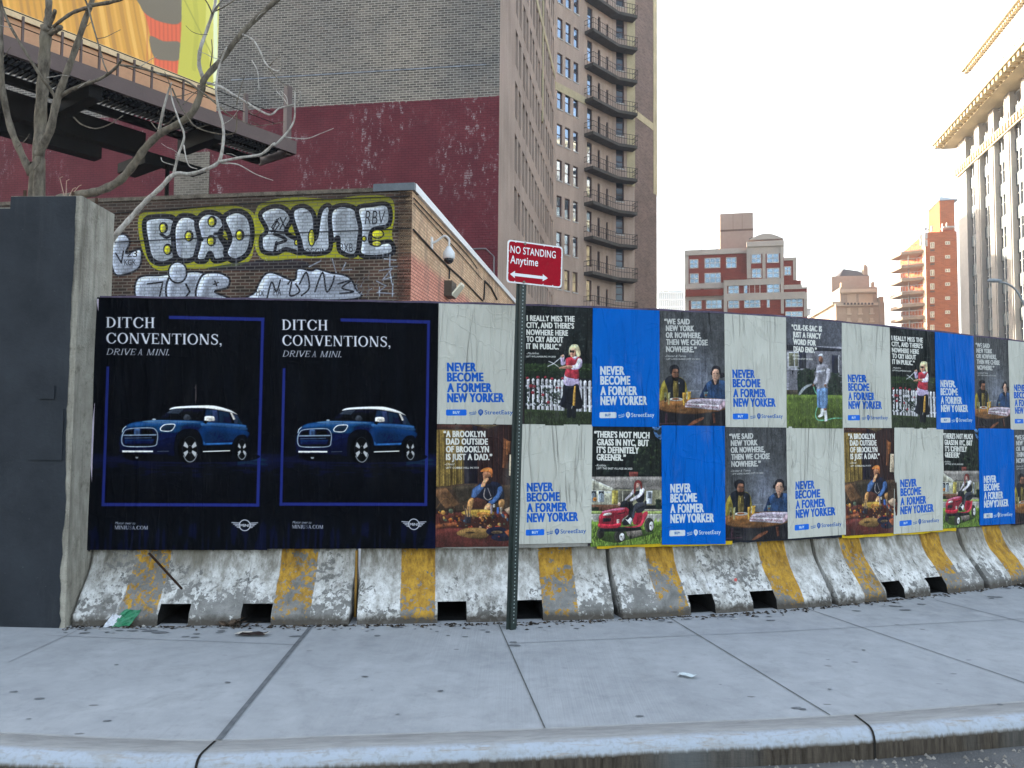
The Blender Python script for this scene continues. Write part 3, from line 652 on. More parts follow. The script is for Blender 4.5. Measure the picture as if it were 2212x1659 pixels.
def art_mower():
    cv = Cv(360, 540, '#10161a', [(40, 835), (515, 828), (535, 1622), (40, 1640)]); cv.shade = True
    cv.poly([(380, 828), (520, 826), (530, 960), (400, 930)], '#4f74a4')
    leaves(cv, [(30, 820), (440, 820), (470, 900), (530, 940), (530, 1170), (30, 1170)], '#0c1214', '#232e26', 330, 11, 13)
    leaves(cv, [(330, 930), (530, 930), (530, 1160), (330, 1160)], '#141c18', '#36432c', 160, 12, 10)
    cv.rect(300, 1135, 360, 1170, '#6a3530')
    cv.rect(30, 1200, 540, 1360, '#a8a588'); cv.poly([(30, 1170), (540, 1165), (540, 1258), (180, 1250), (30, 1190)], '#857f7a')
    cv.poly([(30, 1180), (190, 1252), (190, 1262), (30, 1262)], '#b9b6a4'); cv.line([(30, 1182), (190, 1250)], 8, '#d2cfc4')
    cv.rect(30, 1262, 180, 1360, '#c0bea8')
    for x0, x1 in ((35, 78), (88, 132)): cv.rect(x0, 1262, x1, 1340, '#e0dfda'); cv.rect(x0 + 4, 1266, x1 - 4, 1336, '#8b949c'); cv.poly([(x0 + 4, 1266), (x1 - 4, 1266), (x1 - 4, 1288), ((x0 + x1) / 2, 1274), (x0 + 4, 1288)], '#1c1e22')
    cv.rect(185, 1260, 225, 1350, '#a7974e'); cv.rect(230, 1262, 330, 1345, '#55524a'); cv.rect(252, 1262, 258, 1345, '#c8c4b4'); cv.rect(420, 1262, 462, 1350, '#c3c6d0'); cv.rect(428, 1268, 454, 1312, '#5d6268')
    cv.rect(30, 1355, 250, 1395, '#6d4a3a'); cv.rect(400, 1385, 540, 1400, '#8a8378'); leaves(cv, [(32, 1375), (95, 1375), (95, 1402), (32, 1402)], '#17201a', '#34402a', 30, 3, 8); leaves(cv, [(488, 1320), (520, 1320), (520, 1385), (488, 1385)], '#18211c', '#38442e', 30, 4, 8)
    cv.ell(66, 1320, 14, 14, '#b97a34'); cv.ell(66, 1320, 6, 6, '#7a3a20'); cv.line([(68, 1335), (68, 1475)], 3, '#3a3a30')
    cv.rect(30, 1398, 540, 1478, '#a09e98'); cv.rect(30, 1398, 540, 1418, '#7d8a52'); grass(cv, 30, 1470, 545, 1650, '#56702c', '#8ba24c', 7, 420)
    k = lambda x, y: (28.1 + x * .2542, 1237 + y * .2542)
    K = lambda P: [k(*p) for p in P]
    cv.smooth(K([(240, 1330), (700, 1480), (1000, 1420), (1700, 1250), (1650, 1150), (700, 1100)]), '#2c3c1c', .8, 4)
    for cx, cy, rx, ry, h in ((310, 1230, 95, 130, 0), (840, 1300, 145, 175, 1), (1640, 1010, 130, 200, 1)):
        cv.ell(*k(cx, cy), rx * .2542, ry * .2542, '#34332f'); cv.ell(*k(cx + 30, cy + 10), rx * .22, ry * .22, '#22211f')
        if h: cv.ell(*k(cx + 65, cy + 25), rx * .125, ry * .155, '#d2d0d0'); cv.ell(*k(cx + 45, cy + 10), 5, 5, '#4a3a34')
    cv.poly(K([(1000, 1180), (1420, 1120), (1480, 1270), (1200, 1360), (1060, 1300)]), '#6d655e'); cv.ell(*k(1140, 1335), 9, 10, '#2a2826')
    cv.poly(K([(300, 1090), (860, 1060), (1400, 1060), (1450, 1140), (1000, 1180), (300, 1180)]), '#15171c')
    cv.smooth(K([(270, 780), (340, 690), (420, 620), (700, 560), (980, 530), (1080, 600), (1090, 700), (1000, 780), (900, 860), (850, 1050), (600, 1100), (280, 1070), (265, 900)]), '#8c2534', n=4)
    cv.smooth(K([(370, 640), (700, 565), (960, 540), (900, 600), (620, 640), (380, 680)]), '#b06a82', .9, 4); cv.smooth(K([(270, 970), (600, 990), (850, 950), (840, 1050), (600, 1090), (285, 1060)]), '#b0293a', n=4)
    cv.smooth(K([(950, 1050), (1200, 1040), (1400, 960), (1450, 720), (1560, 640), (1600, 700), (1540, 850), (1430, 1030), (1150, 1080)]), '#a02f40', n=4)
    cv.smooth(K([(1240, 700), (1430, 660), (1430, 900), (1330, 1000), (1200, 960)]), '#87202f', n=4)
    cv.smooth(K([(380, 730), (440, 690), (600, 680), (590, 740), (400, 760)]), '#c4b8b0'); cv.poly(K([(380, 825), (610, 825), (580, 910), (385, 920)]), '#141a20'); cv.rect(*k(755, 850), *k(825, 960), '#b9aca4'); cv.poly(K([(750, 710), (970, 660), (970, 680), (770, 725)]), '#1a1416')
    cv.smooth(K([(1090, 600), (1240, 620), (1180, 900), (1060, 1010), (920, 1000), (920, 900), (1060, 760)]), '#14161c')
    cv.smooth(K([(1270, 620), (1350, 560), (1480, 520), (1500, 380), (1550, 370), (1540, 540), (1440, 660), (1300, 680)]), '#1e2127', n=4)
    cv.smooth(K([(830, 520), (870, 400), (930, 360), (1040, 380), (1180, 440), (1150, 560), (980, 500), (900, 530)]), '#1a1c22', n=4)
    # rider
    cv.smooth(K([(1250, 440), (1450, 380), (1480, 480), (1340, 560), (1260, 620), (1230, 780), (1170, 820), (1160, 700), (1200, 560)]), '#34363e', n=4)
    cv.smooth(K([(1200, 150), (1300, 100), (1450, 80), (1490, 200), (1470, 380), (1300, 390), (1250, 250)]), '#191b22', n=4)
    cv.smooth(K([(1360, 60), (1450, 20), (1490, 80), (1450, 180), (1330, 290), (1150, 370), (1090, 340), (1220, 250), (1340, 170)]), '#b0aab2', n=4); cv.smooth(K([(1180, 60), (1230, 50), (1200, 160), (1060, 290), (1000, 350), (950, 330), (1080, 190)]), '#b0aab2', n=4)
    cv.ell(*k(1290, -60), 15, 21, '#c09a8c'); cv.smooth(K([(1210, 160), (1200, -40), (1250, -160), (1340, -180), (1420, -100), (1420, 60), (1380, 0), (1340, -100), (1270, -90), (1260, 40), (1240, 160)]), '#6a2c2a', n=4)
    cv.poly(K([(975, 835), (1060, 870), (1120, 790), (1180, 850), (1140, 1010)]), '#dcdce2'); cv.ell(*k(810, 450), 9, 12, '#c2a498')
    cv.shade = False; cv.soften(9)
    for tx, x, y, wd in (('“THERE’S NOT MUCH', 58, 916, 372), ('GRASS IN NYC, BUT', 78, 966, 348), ('IT’S DEFINITELY', 76, 1016, 286), ('GREENER.”', 76, 1064, 196)): cv.text(tx, x, y, 42, WT, wd, .058, 1.1)
    cv.text('-Robbie,', 66, 1103, 15, WT, 76, .01, 1, .45); cv.text('LEFT THE EAST VILLAGE IN 2023', 76, 1122, 13, WT, 244, .03, 1.05)
    return cv
def art_lawn():
    cv = Cv(360, 540, '#5a5c66', [(125, -10), (978, 45), (1003, 1650), (105, 1648)]); cv.shade = True
    cv.a *= (.9 + .2 * vnoise(360, 540, 8, 5, 2))[..., None]
    cv.rect(100, 400, 1010, 1140, '#77767f'); cv.poly([(100, 385), (980, 430), (980, 470), (100, 470)], '#23242c')
    for y in range(480, 1100, 42): cv.line([(100, y), (1000, y + 8)], 3, '#595961', .7)
    cv.rect(130, 490, 310, 740, '#a8a8ac'); cv.rect(140, 505, 220, 700, '#6d6c58'); cv.rect(235, 505, 300, 700, '#716f5c')
    for y in range(520, 700, 22): cv.line([(142, y), (218, y)], 4, '#45463e'); cv.line([(237, y), (298, y)], 4, '#45463e')
    cv.rect(315, 480, 430, 735, '#1c1e2c'); cv.rect(110, 738, 420, 765, '#898890'); cv.poly([(180, 765), (215, 765), (200, 845)], '#23242c')
    cv.poly([(835, 530), (945, 530), (945, 800), (835, 790)], '#1d1f2e'); cv.rect(945, 530, 968, 860, '#8f8e92')
    leaves(cv, [(290, 860), (330, 780), (430, 725), (520, 760), (570, 860), (580, 1150), (300, 1130), (280, 960)], '#16201c', '#33422a', 260, 4, 16)
    leaves(cv, [(790, 830), (880, 790), (960, 850), (990, 1160), (770, 1160)], '#16201c', '#2c3a28', 170, 5, 16)
    cv.rect(100, 1060, 290, 1135, '#3e382f'); grass(cv, 100, 1130, 1010, 1655, '#4f5f2a', '#7f8c45', 9, 460)
    cv.smooth([(300, 1130), (350, 1040), (440, 980), (520, 960), (515, 985), (420, 1040), (330, 1130)], '#a8aab4', .7, 4)
    cv.line([(540, 990), (570, 1090), (620, 1170), (630, 1260), (590, 1350), (575, 1450), (620, 1520), (760, 1515), (860, 1490), (1000, 1488)], 14, '#5f9a80', curve=True)
    cv.smooth([(600, 1020), (750, 1010), (770, 1120), (755, 1340), (650, 1330), (600, 1300), (590, 1120)], '#57759c', n=4); cv.smooth([(640, 1060), (740, 1050), (740, 1320), (660, 1320)], '#6f8cb2', .8, 4); cv.line([(640, 1080), (650, 1310)], 8, '#3a5274')
    cv.poly([(660, 1340), (712, 1340), (705, 1450), (640, 1480), (606, 1465), (655, 1420)], '#cfcdd4'); cv.poly([(712, 1340), (752, 1345), (768, 1535), (720, 1540)], '#d4d2d8'); cv.rect(708, 1335, 752, 1370, '#6a4a40')
    cv.smooth([(590, 700), (640, 665), (720, 660), (780, 710), (800, 860), (770, 960), (770, 1030), (690, 1020), (600, 1045), (595, 960), (550, 980), (540, 940), (570, 860)], '#8f8d96', n=4)
    cv.smooth([(740, 740), (790, 740), (800, 870), (740, 990), (710, 980), (740, 880)], '#a3a1aa', n=4); cv.line([(600, 780), (705, 760)], 26, '#b9bcd0', .8); cv.smooth([(540, 960), (555, 970), (545, 1010), (525, 990)], '#6a4a3e'); cv.ell(725, 985, 22, 22, '#6a4a3e')
    cv.smooth([(618, 580), (640, 545), (680, 560), (690, 600), (670, 655), (630, 640)], '#7c5646', n=4); cv.smooth([(625, 620), (670, 640), (660, 668), (635, 655)], '#251a1a'); cv.smooth([(610, 545), (640, 508), (685, 520), (692, 580), (670, 555), (640, 540)], '#b9bcc8', n=4)
    cv.shade = False; cv.soften(11)
    for tx, x, y, wd in (('“CUL-DE-SAC IS', 204, 170, 470), ('JUST A FANCY', 216, 275, 440), ('WORD FOR', 220, 380, 360), ('DEAD END.”', 222, 487, 370)): cv.text(tx, x, y, 82, WT, wd, .058, 1.1, slope=.04)
    cv.text('-Ronnie,', 190, 556, 30, WT, 135, .01, 1, .45); cv.text('LEFT BED-STUY IN 2022', 212, 600, 24, WT, 320, .03, 1.05, slope=.02)
    return cv
BLUE = '#005cb8'
ART = {
    'car': art_car().image('print_car'), 'cream': art_slogan('#bdbdb4', '#0053b4', '#0a63cf', '#c8d4e0').image('print_cream'),
    'blue': art_slogan(BLUE, '#c9cdd2', '#c9cdd2', '#44689c').image('print_blue'), 'dad': art_dad().image('print_dad'),
    'hedge': art_hedge().image('print_hedge'), 'couple': art_couple().image('print_couple'), 'mower': art_mower().image('print_mower'), 'lawn': art_lawn().image('print_lawn')}
def poster_mat(k):
    t = NT('poster_' + k); uv = t.uv()
    im = t.n('TexImage', {'Vector': uv}); im.image = ART[k]; im.extension = 'EXTEND'
    P = t.pos()
    def ridge(sc3, k, wd, dist, det=2): n = t.noise(t.scale(P, sc3), k, det, .5, dist); return t.ramp(t.math('ABSOLUTE', t.math('SUBTRACT', n, .5)), 0, wd, 1, 0)
    r1 = ridge((4.5, 4.5, .55), 1.3, .035, .8); r2 = ridge((9, 9, 1.1), 1.1, .05, .6); r3 = ridge((2, 2, 2.4), 1.2, .02, 1.2); n1 = t.noise(t.scale(P, (6, 6, .9)), 1.4, 3, .5); gate = t.ramp(t.noise(P, 1.6, 2), .4, .6); n3 = t.noise(P, 70, 2)
    h = t.math('ADD', t.math('MULTIPLY', t.math('MULTIPLY', r1, gate), .34), t.math('MULTIPLY', r2, .13)); h = t.math('ADD', h, t.math('MULTIPLY', r3, .08)); h = t.math('ADD', h, t.math('MULTIPLY', n1, .75)); h = t.math('ADD', h, t.math('MULTIPLY', n3, .012))
    t.bump(h, .5 if k == 'car' else 1.0, .034)
    d = t.noise(t.scale(P, (2, 2, .5)), 3, 5, .7)
    c = t.mix(t.ramp(d, .55, .8, 0, .012 if k == 'car' else .16), im.outputs[0], (.35, .34, .31))
    return t.fin(c, .6, 0, .05 if k in ('car', 'blue') else .2)
PM = {k: poster_mat(k) for k in ART}
# ------------------------------------------------------------------ the line of the hoarding (pixel column, depth)
PATH = [(100, 5.64), (203, 5.66), (583, 5.72), (943, 5.80), (1110, 5.87), (1278, 5.96), (1423, 6.07), (1565, 6.20), (1697, 6.38), (1820, 6.60), (1925, 6.82), (2025, 7.06), (2105, 7.30), (2180, 7.55), (2260, 7.87), (2340, 8.22), (2460, 8.8)]
_px = np.array([p[0] for p in PATH], float); _pd = np.array([p[1] for p in PATH])
def path(px):
    k = [-30, -15, 0, 15, 30]
    d = float(np.mean([np.interp(px + q, _px, _pd) for q in k])); v = at(px, 917, d); return Vector((v.x, v.y, 0))
def pnorm(px):
    a, b = path(px - 6), path(px + 6); d = (b - a).normalized(); return Vector((d.y, -d.x, 0))
# ------------------------------------------------------------------ ground
def terrain():
    t = NT('asphalt'); P = t.pos(); n = t.noise(P, 90, 3); m = t.noise(P, 1.5, 5, .6); vo = t.n('TexVoronoi', {'Vector': P, 'Scale': 140.0}).outputs[0]
    c = t.mix(t.ramp(m, .35, .65), (.10, .10, .1), (.17, .168, .165)); c = t.mix(t.ramp(vo, .0, .35, .6, 0), c, (.3, .29, .28)); c = t.mix(t.ramp(n, .6, .8, 0, .5), c, (.05, .05, .05))
    t.bump(n, .6, .01); asph = t.fin(c, .9)
    g = MB(); g.quad((-420, -120, -.17), (620, -120, -.17), (620, 640, -.17), (-420, 640, -.17)); tag(g.build('ground', plain('lot_ground', '#5a5650', .95, 0, .3, .4, .3), None, (0, 0, -.17)), kind='structure')
    r = MB(); r.quad((-60, -30, -.135), (60, -30, -.135), (60, 60, -.135), (-60, 60, -.135))
    # kerb line measured on the picture
    ctl = [(-1400, 1545), (-700, 1556), (0, 1581), (235, 1592), (470, 1597), (750, 1587), (1106, 1575), (1450, 1560), (1793, 1545), (2212, 1514), (2800, 1475)]
    line = [Vector(q) for q in spl([tuple(gnd(*p, 0.0))[:2] for p in ctl], False, 8)]
    L = [Vector((p.x, p.y, 0)) for p in line]
    nr = []
    for i in range(len(L)):
        d = (L[min(i + 1, len(L) - 1)] - L[max(i - 1, 0)]).normalized(); nr.append(Vector((d.y, -d.x, 0)))
    prof = [(0.0, 0.0), (.012, -.006), (.02, .001), (.135, .0), (.162, -.004), (.182, -.016), (.194, -.036), (.2, -.06), (.206, -.2)]
    k = MB(); uvs = []
    acc = 0; n = len(prof); arc = [0, .012, .02, .135, .163, .188, .212, .237, .38]
    for i in range(len(L)):
        if i: acc += (L[i] - L[i - 1]).length
        for j, (o, z) in enumerate(prof): k.v.append(L[i] + nr[i] * o + Vector((0, 0, z))); uvs.append((acc, arc[j]))
    for i in range(len(L) - 1):
        for j in range(n - 1): k.f.append((i * n + j, i * n + j + 1, (i + 1) * n + j + 1, (i + 1) * n + j))
    k.uv = uvs
    t = NT('kerb'); uv = t.uv(); sx = t.n('SeparateXYZ'); t.L(uv, sx.inputs[0]); u, v = sx.outputs[0], sx.outputs[1]
    P = t.pos(); a = t.noise(t.scale(uv, (2.5, 14, 1)), 2.2, 6, .7, .4); b = t.noise(P, 45, 3); big = t.noise(t.scale(uv, (1, .2, 1)), .9, 3); st = t.noise(t.scale(uv, (16, 1.6, 1)), 2, 4, .7)
    conc = t.mix(t.ramp(a, .3, .7), (.27, .27, .265), (.40, .40, .39))
    va = t.math('ADD', v, t.math('MULTIPLY', t.math('SUBTRACT', st, .5), .04))
    band = t.math('MULTIPLY', t.ramp(va, .13, .16), t.ramp(va, .218, .236, 1, 0))
    white = t.mix(t.ramp(a, .52, .66, 0, .7), (.40, .445, .51), (.32, .26, .185)); white = t.mix(t.ramp(b, .5, .72, 0, .5), white, (.26, .25, .22)); white = t.mix(t.ramp(t.noise(P, 6, 5, .7), .5, .66, 0, .6), white, (.33, .33, .32))
    c = t.mix(t.math('MULTIPLY', band, t.ramp(big, .15, .3)), conc, white)
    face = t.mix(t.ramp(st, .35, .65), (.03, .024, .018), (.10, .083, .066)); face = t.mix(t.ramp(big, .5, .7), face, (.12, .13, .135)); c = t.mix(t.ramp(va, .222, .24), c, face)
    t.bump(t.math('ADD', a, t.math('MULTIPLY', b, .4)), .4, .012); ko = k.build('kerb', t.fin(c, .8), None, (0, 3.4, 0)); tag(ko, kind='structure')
    for p in ko.data.polygons: p.use_smooth = True
    jm = plain('joint_dirt', '#2c2a28', .95, 0, .4, 20)
    j = MB()
    for px in (468, 1837, -900):
        i = min(range(len(L)), key=lambda q: abs(L[q].x / L[q].y - (ray(px, 1600).x / ray(px, 1600).y)))
        d = (L[i + 1] - L[i]).normalized()
        for a_, b_ in zip(range(2, n - 1), range(3, n)):
            q = [L[i] - d * .12 * prof[e][0] + nr[i] * (prof[e][0] + .004) + Vector((0, 0, prof[e][1] + .003)) for e in (a_, b_)]
            j.quad(q[0] - d * .006, q[0] + d * .006, q[1] + d * .006, q[1] - d * .006)
    j.build('joint', jm, ko)
    tag(r.build('road', asph, None, (0, 0, -.135)), kind='structure')
    # pavement sheet behind the kerb
    s = MB(); far = [Vector((p.x * 2.2, p.y + 14, 0)) for p in L]
    m = 10
    for i in range(len(L)):
        for q in range(m + 1):
            s.v.append(L[i].lerp(Vector((L[i].x * (1 + .12 * q / m), L[i].y + 14 * (q / m) ** 1.4, 0)), 1))
    for i in range(len(L) - 1):
        for q in range(m): a0 = i * (m + 1) + q; s.f.append((a0, a0 + m + 1, a0 + m + 2, a0 + 1))
    t = NT('pavement'); P = t.pos(); n1 = t.noise(P, .9, 6, .62); n2 = t.noise(P, 7, 5, .6); n3 = t.noise(P, 160, 2); rd = t.n('Mapping'); t.L(P, rd.inputs[0]); rd.inputs[2].default_value = (0, 0, R(-17)); rd.inputs[3].default_value = (85, 1.2, 1)
    br = t.noise(rd.outputs[0], 1.6, 2, .5)
    f = t.math('ADD', t.math('MULTIPLY', n1, .6), t.math('MULTIPLY', n2, .4))
    c = t.mix(t.ramp(f, .34, .66), (.31, .325, .34), (.44, .455, .47)); c = t.mix(t.ramp(n3, .6, .8, 0, .5), c, (.2, .2, .2)); c = t.mix(t.ramp(n3, .2, .36, .35, 0), c, (.55, .55, .56))
    bg_ = t.ramp(t.noise(P, .35, 2), .45, .6); c = t.mix(bg_, c, t.mix(1.0, c, t.mix(t.ramp(br, .3, .7), (.9,) * 3, (1.05,) * 3), 'MULTIPLY'))
    blo = t.noise(P, 3.2, 6, .72, .5); c = t.mix(t.ramp(blo, .52, .68, 0, .38), c, (.24, .25, .255)); c = t.mix(t.ramp(t.noise(P, 15, 5, .7), .55, .72, 0, .3), c, (.22, .225, .23)); c = t.mix(t.ramp(t.noise(P, 2.1, 5, .7), .58, .72, 0, .4), c, (.5, .515, .53))
    sp = t.n('TexVoronoi', {'Vector': t.scale(P, (1, 2.2, 1)), 'Scale': 2.6, 'Randomness': 1.0}).outputs[0]
    spn = t.math('ADD', sp, t.math('MULTIPLY', t.noise(P, 22, 3), .12)); c = t.mix(t.math('MULTIPLY', t.ramp(spn, .105, .125, .7, 0), t.ramp(n1, .4, .46)), c, (.12, .12, .115))
    t.bump(t.math('ADD', t.math('MULTIPLY', br, .12), t.math('ADD', t.math('MULTIPLY', n2, .4), t.math('MULTIPLY', n3, .5))), .35, .006)
    so_ = s.build('sidewalk', t.fin(c, .85), None, (0, 5, 0)); tag(so_, kind='structure')
    def joint(mb, pts, wd, z=.004):
        q = [gnd(*p, z) for p in pts]
        for a_, b_ in zip(q[:-1], q[1:]):
            d = (b_ - a_).normalized(); nn = Vector((d.y, -d.x, 0)) * wd / 2
            mb.quad(a_ - nn, a_ + nn, b_ + nn, b_ - nn)
    a = MB(); joint(a, [(674, 1350), (472, 1597)], .028); a.build('joint', plain('joint_tar', '#6c6f72', .9, 0, .3, 14), so_)
    b = MB()
    for pts in ([(1076, 1345), (1106, 1412), (1177, 1572)], [(1440, 1330), (1624, 1441), (1793, 1544)], [(1745, 1315), (2212, 1474), (2400, 1538)], [(2021, 1296), (2300, 1366)]): joint(b, pts, .0075)
    b.build('joint', plain('joint_cut', '#626463', .9, 0, .3, 14), so_)
    e = MB()
    for pts in ([(1106, 1389), (1660, 1365), (2212, 1336)], [(18, 1430), (165, 1362)], [(100, 1372), (640, 1392)]): joint(e, pts, .006)
    sp_ = MB(); rng = random.Random(12); pos_ = [(140, 1362), (187, 1358), (310, 1360), (345, 1367), (475, 1367), (640, 1375), (815, 1374), (1005, 1376), (30, 1495), (232, 1558), (85, 1510), (1110, 1388), (1112, 1395), (1345, 1300), (1850, 1320), (1990, 1306), (2150, 1290), (1865, 1405), (1720, 1530), (1735, 1533), (1380, 1548)]
    pos_ += [(rng.uniform(200, 2200), None) for _ in range(46)] + [(rng.uniform(0, 2212), rng.uniform(1390, 1590)) for _ in range(11)]
    for i, (px, py) in enumerate(pos_):
        q = (path(px) + pnorm(px) * (.3 + abs(rng.gauss(0, .14)))) if py is None else gnd(px, py); r = rng.uniform(.008, .03) if i < 21 else rng.uniform(.006, .026) if i < 67 else rng.uniform(.004, .016); r = min(r, .013) if py and py > 1400 else r; a_ = rng.uniform(-.3, .3); kx = rng.uniform(1, 2.6)
        P_ = [(r * kx * math.cos(t_ * .7) * rng.uniform(.7, 1.15), r * math.sin(t_ * .7) * rng.uniform(.7, 1.15)) for t_ in range(9)]
        if py is not None and i >= 67: P_ = [(x * .8, y * .8) for x, y in P_]
        sp_.quad(*[Vector((q.x + x * math.cos(a_) - y * math.sin(a_), q.y + x * math.sin(a_) + y * math.cos(a_), .003 + .00002 * i)) for x, y in P_])
    sp_.build('stain', plain('gum_stain', '#74777a', .9, 0, .35, 40), so_)
    e.build('joint', plain('joint_faint', '#86898c', .9, 0, .2, 14), so_)
terrain()
ZT = lambda px: 2.345 - .04 * max(0, (px - 1700) / 500)
def hoarding():
    cols = list(range(206, 2420, 18)); h = thing('hoarding', 'long plywood hoarding standing on the concrete barriers and covered in posters', 'hoarding', path(1100))
    w_ = plain('plywood_edge', '#5b5266', .8, 0, .35, 6); pm = plain('plywood', '#3a3436', .85, 0, .3, 4)
    b = MB(); k = 0
    for i, c in enumerate(cols):
        n = pnorm(c); p = path(c)
        for o in (.0, -.018):
            for z in (.505, ZT(c) - .004): q = p + n * o; b.v.append(Vector((q.x, q.y, z)))
    for i in range(len(cols) - 1):
        a, d = 4 * i, 4 * (i + 1); b.f += [(a, d, d + 1, a + 1), (a + 2, a + 3, d + 3, d + 2), (a + 1, d + 1, d + 3, a + 3), (a, a + 2, d + 2, d)]
    e = 4 * (len(cols) - 1); b.f += [(0, 1, 3, 2), (e, e + 2, e + 3, e + 1)]
    b.build('panel', pm, h)
    c_ = MB(); rng = random.Random(5)
    for i in range(len(cols) - 1):
        for o0, o1, z0, z1 in ((.006, -.045, -.003, .012),):
            P = []
            for c in (cols[i], cols[i + 1]):
                n = pnorm(c); p = path(c); zt = ZT(c) + .003 * math.sin(c * .05)
                for o in (o0, o1):
                    for z in (z0, z1): q = p + n * o; P.append((q.x, q.y, zt + z))
            c_.hexa(P)
    c_.build('top_rail', w_, h)
    tm = plain('timber', '#7a6248', .85, 0, .3, 5)
    for i in range(0, len(cols) - 8, 8):
        n = pnorm(cols[i]); p = path(cols[i]) - n * .06; s = MB(); s.box(p.x - .02, p.x + .02, p.y - .02, p.y + .06, .82, 2.3); s.build('stud', tm, h)
hoarding()
def hoarding_edge():
    h = bpy.data.objects['hoarding']
    for i, (dx, o, c, z0) in enumerate(((-.004, .012, '#b9aebf', .5), (-.012, .002, '#1a1622', .48), (-.018, -.008, '#8f7a5a', .53))):
        b = MB(); p = path(199); rng = random.Random(i); n = 14
        for k in range(n + 1): z = z0 + (2.33 - z0) * k / n; q = (p.x + dx - .012 * rng.random() - .012 * math.sin(k * .45 + i), p.y - o - .006 * rng.random()); b.v += [Vector((*q, z)), Vector((p.x + .02, p.y - o, z))]
        for k in range(n): b.f.append((2 * k, 2 * k + 1, 2 * k + 3, 2 * k + 2))
        b.build('edge_strip', plain('edge_paper_and_shade_%d' % i, c, .7, 0, .2, 12), h)  # the middle dark strip is a painted shadow gap between the paper layers
hoarding_edge()
CNT = 0
def poster(kind, px0, px1, z0, z1, label, lift=.004, dz0=0.0, dz1=0.0, skew=0.0, amp=.0085, cat='poster', curl=0.0):
    """one pasted sheet: a grid that follows the hoarding, creased, with its print"""
    global CNT; CNT += 1
    rng = random.Random(CNT * 7); W = (path(px1) - path(px0)).length; H = z1 - z0
    nx = max(16, int(W / .009)); ny = int(H / .02); b = MB(); uv = []
    cr = [(rng.uniform(.05, .95), rng.uniform(-.12, .12), rng.uniform(.4, 1.6) * amp * rng.choice((1, 1, -.5)), rng.uniform(.008, .024), rng.uniform(0, 6), rng.uniform(.0, .5), rng.uniform(.5, 1.1)) for _ in range(15)]
    warp = [(rng.uniform(.1, .9), rng.uniform(.15, .8), rng.uniform(.004, .011) * rng.choice((0, 1, 1))) for _ in range(3)] if px0 > 1400 else []
    for j in range(ny + 1):
        v = j / ny
        for i in range(nx + 1):
            u = i / nx; px = px0 + (px1 - px0) * u + skew * (px1 - px0) * (.5 - v); p = path(px); n = pnorm(px)
            hgt = 0
            for x, sl, a_, wd, ph, v0, v1 in cr:
                xx = x + sl * (v - .5) + .02 * math.sin(ph + v * 9); d = (u - xx) * W / wd
                if abs(d) < 3: hgt += a_ * math.exp(-d * d) * (1 if d > 0 else .6) * max(0, min(1, (v - v0) * 6)) * max(0, min(1, (v1 - v) * 6))
            hgt += .0012 * math.sin(u * 9 + CNT) * math.sin(v * 7 + CNT * 2)
            if curl: hgt += curl * max(0, 1 - u / .05) ** 2 * (.3 + .7 * math.sin(v * 5 + 1) ** 2)
            zz = z0 + dz0 * (1 - u) + dz1 * u; z = zz + (ZT(px) - 2.345 if z1 > 2 else 0) * v + (z1 - zz) * v
            q = p + n * (lift + .004 + hgt); b.v.append(Vector((q.x, q.y, z)))
            uu = u
            for wx, wv, wa in warp:
                uu += wa * math.tanh((u - wx) * 60) * math.exp(-((v - wv) / .3) ** 2) * (1 if .02 < u < .98 else 0)
            uv.append((min(1, max(0, uu)), v))
    for j in range(ny):
        for i in range(nx): a = j * (nx + 1) + i; b.f.append((a, a + 1, a + nx + 2, a + nx + 1))
    b.uv = uv
    o = b.build('poster', PM[kind], None, tuple(path((px0 + px1) / 2)) [:2] + (z0,), True)
    tag(o, label, cat, 'posters pasted along the hoarding'); return o
ZM, ZB, ZTT = 1.428, .508, 2.342
poster('car', 198, 585, .49, ZTT, 'black car poster at the left end, beside the grey concrete wall', .004, curl=.02)
poster('car', 582, 944, .50, ZTT, 'black car poster between the other car poster and the cream and brown ones', .009)
top = [('cream', 943, 1120, 'cream slogan poster in the upper row, just left of the green sign post'), ('hedge', 1132, 1279, 'picket fence woman poster in the upper row, directly right of the green sign post'),
       ('blue', 1278, 1423, 'blue slogan poster in the upper row, above the red mower poster near the middle'), ('couple', 1422, 1566, 'grey couple poster in the upper row, next to the first blue slogan poster'),
       ('cream', 1565, 1699, 'cream slogan poster in the upper row, between the couple and the man with a hose'), ('lawn', 1698, 1818, 'poster of a man watering his lawn with a green hose'),
       ('cream', 1817, 1925, 'cream slogan poster in the upper row, between hose man and picket fence woman'), ('hedge', 1924, 2021, 'picket fence woman poster in the upper row, far right of the sign post'),
       ('blue', 2020, 2104, 'narrow looking blue slogan poster in the upper row near the right edge'), ('couple', 2103, 2181, 'grey couple poster in the upper row at the far right'),
       ('cream', 2180, 2256, 'cream slogan poster in the upper row, cut by the right edge')]
bot = [('dad', 943, 1119, 'brown living room poster in the lower row, touching the car poster'), ('cream', 1120, 1278, 'cream slogan poster in the lower row, just right of the sign post'),
       ('mower', 1277, 1429, 'red ride-on mower poster in the lower row, nearest the sign post'), ('blue', 1428, 1564, 'blue slogan poster in the lower row, between the mower and the grey couple'),
       ('couple', 1563, 1698, 'grey couple poster in the lower row, right of the blue slogan poster'), ('cream', 1697, 1821, 'cream slogan poster in the lower row, between the couple and the brown living room'),
       ('dad', 1820, 1933, 'brown living room poster in the lower row, far right of the sign post'), ('cream', 1927, 2032, 'stained cream slogan poster in the lower row, between living room and mower'),
       ('mower', 2029, 2113, 'red ride-on mower poster in the lower row at the far right'), ('blue', 2110, 2186, 'narrow looking blue slogan poster in the lower row at the far right'),
       ('couple', 2183, 2262, 'grey couple poster in the lower row, cut by the right edge')]
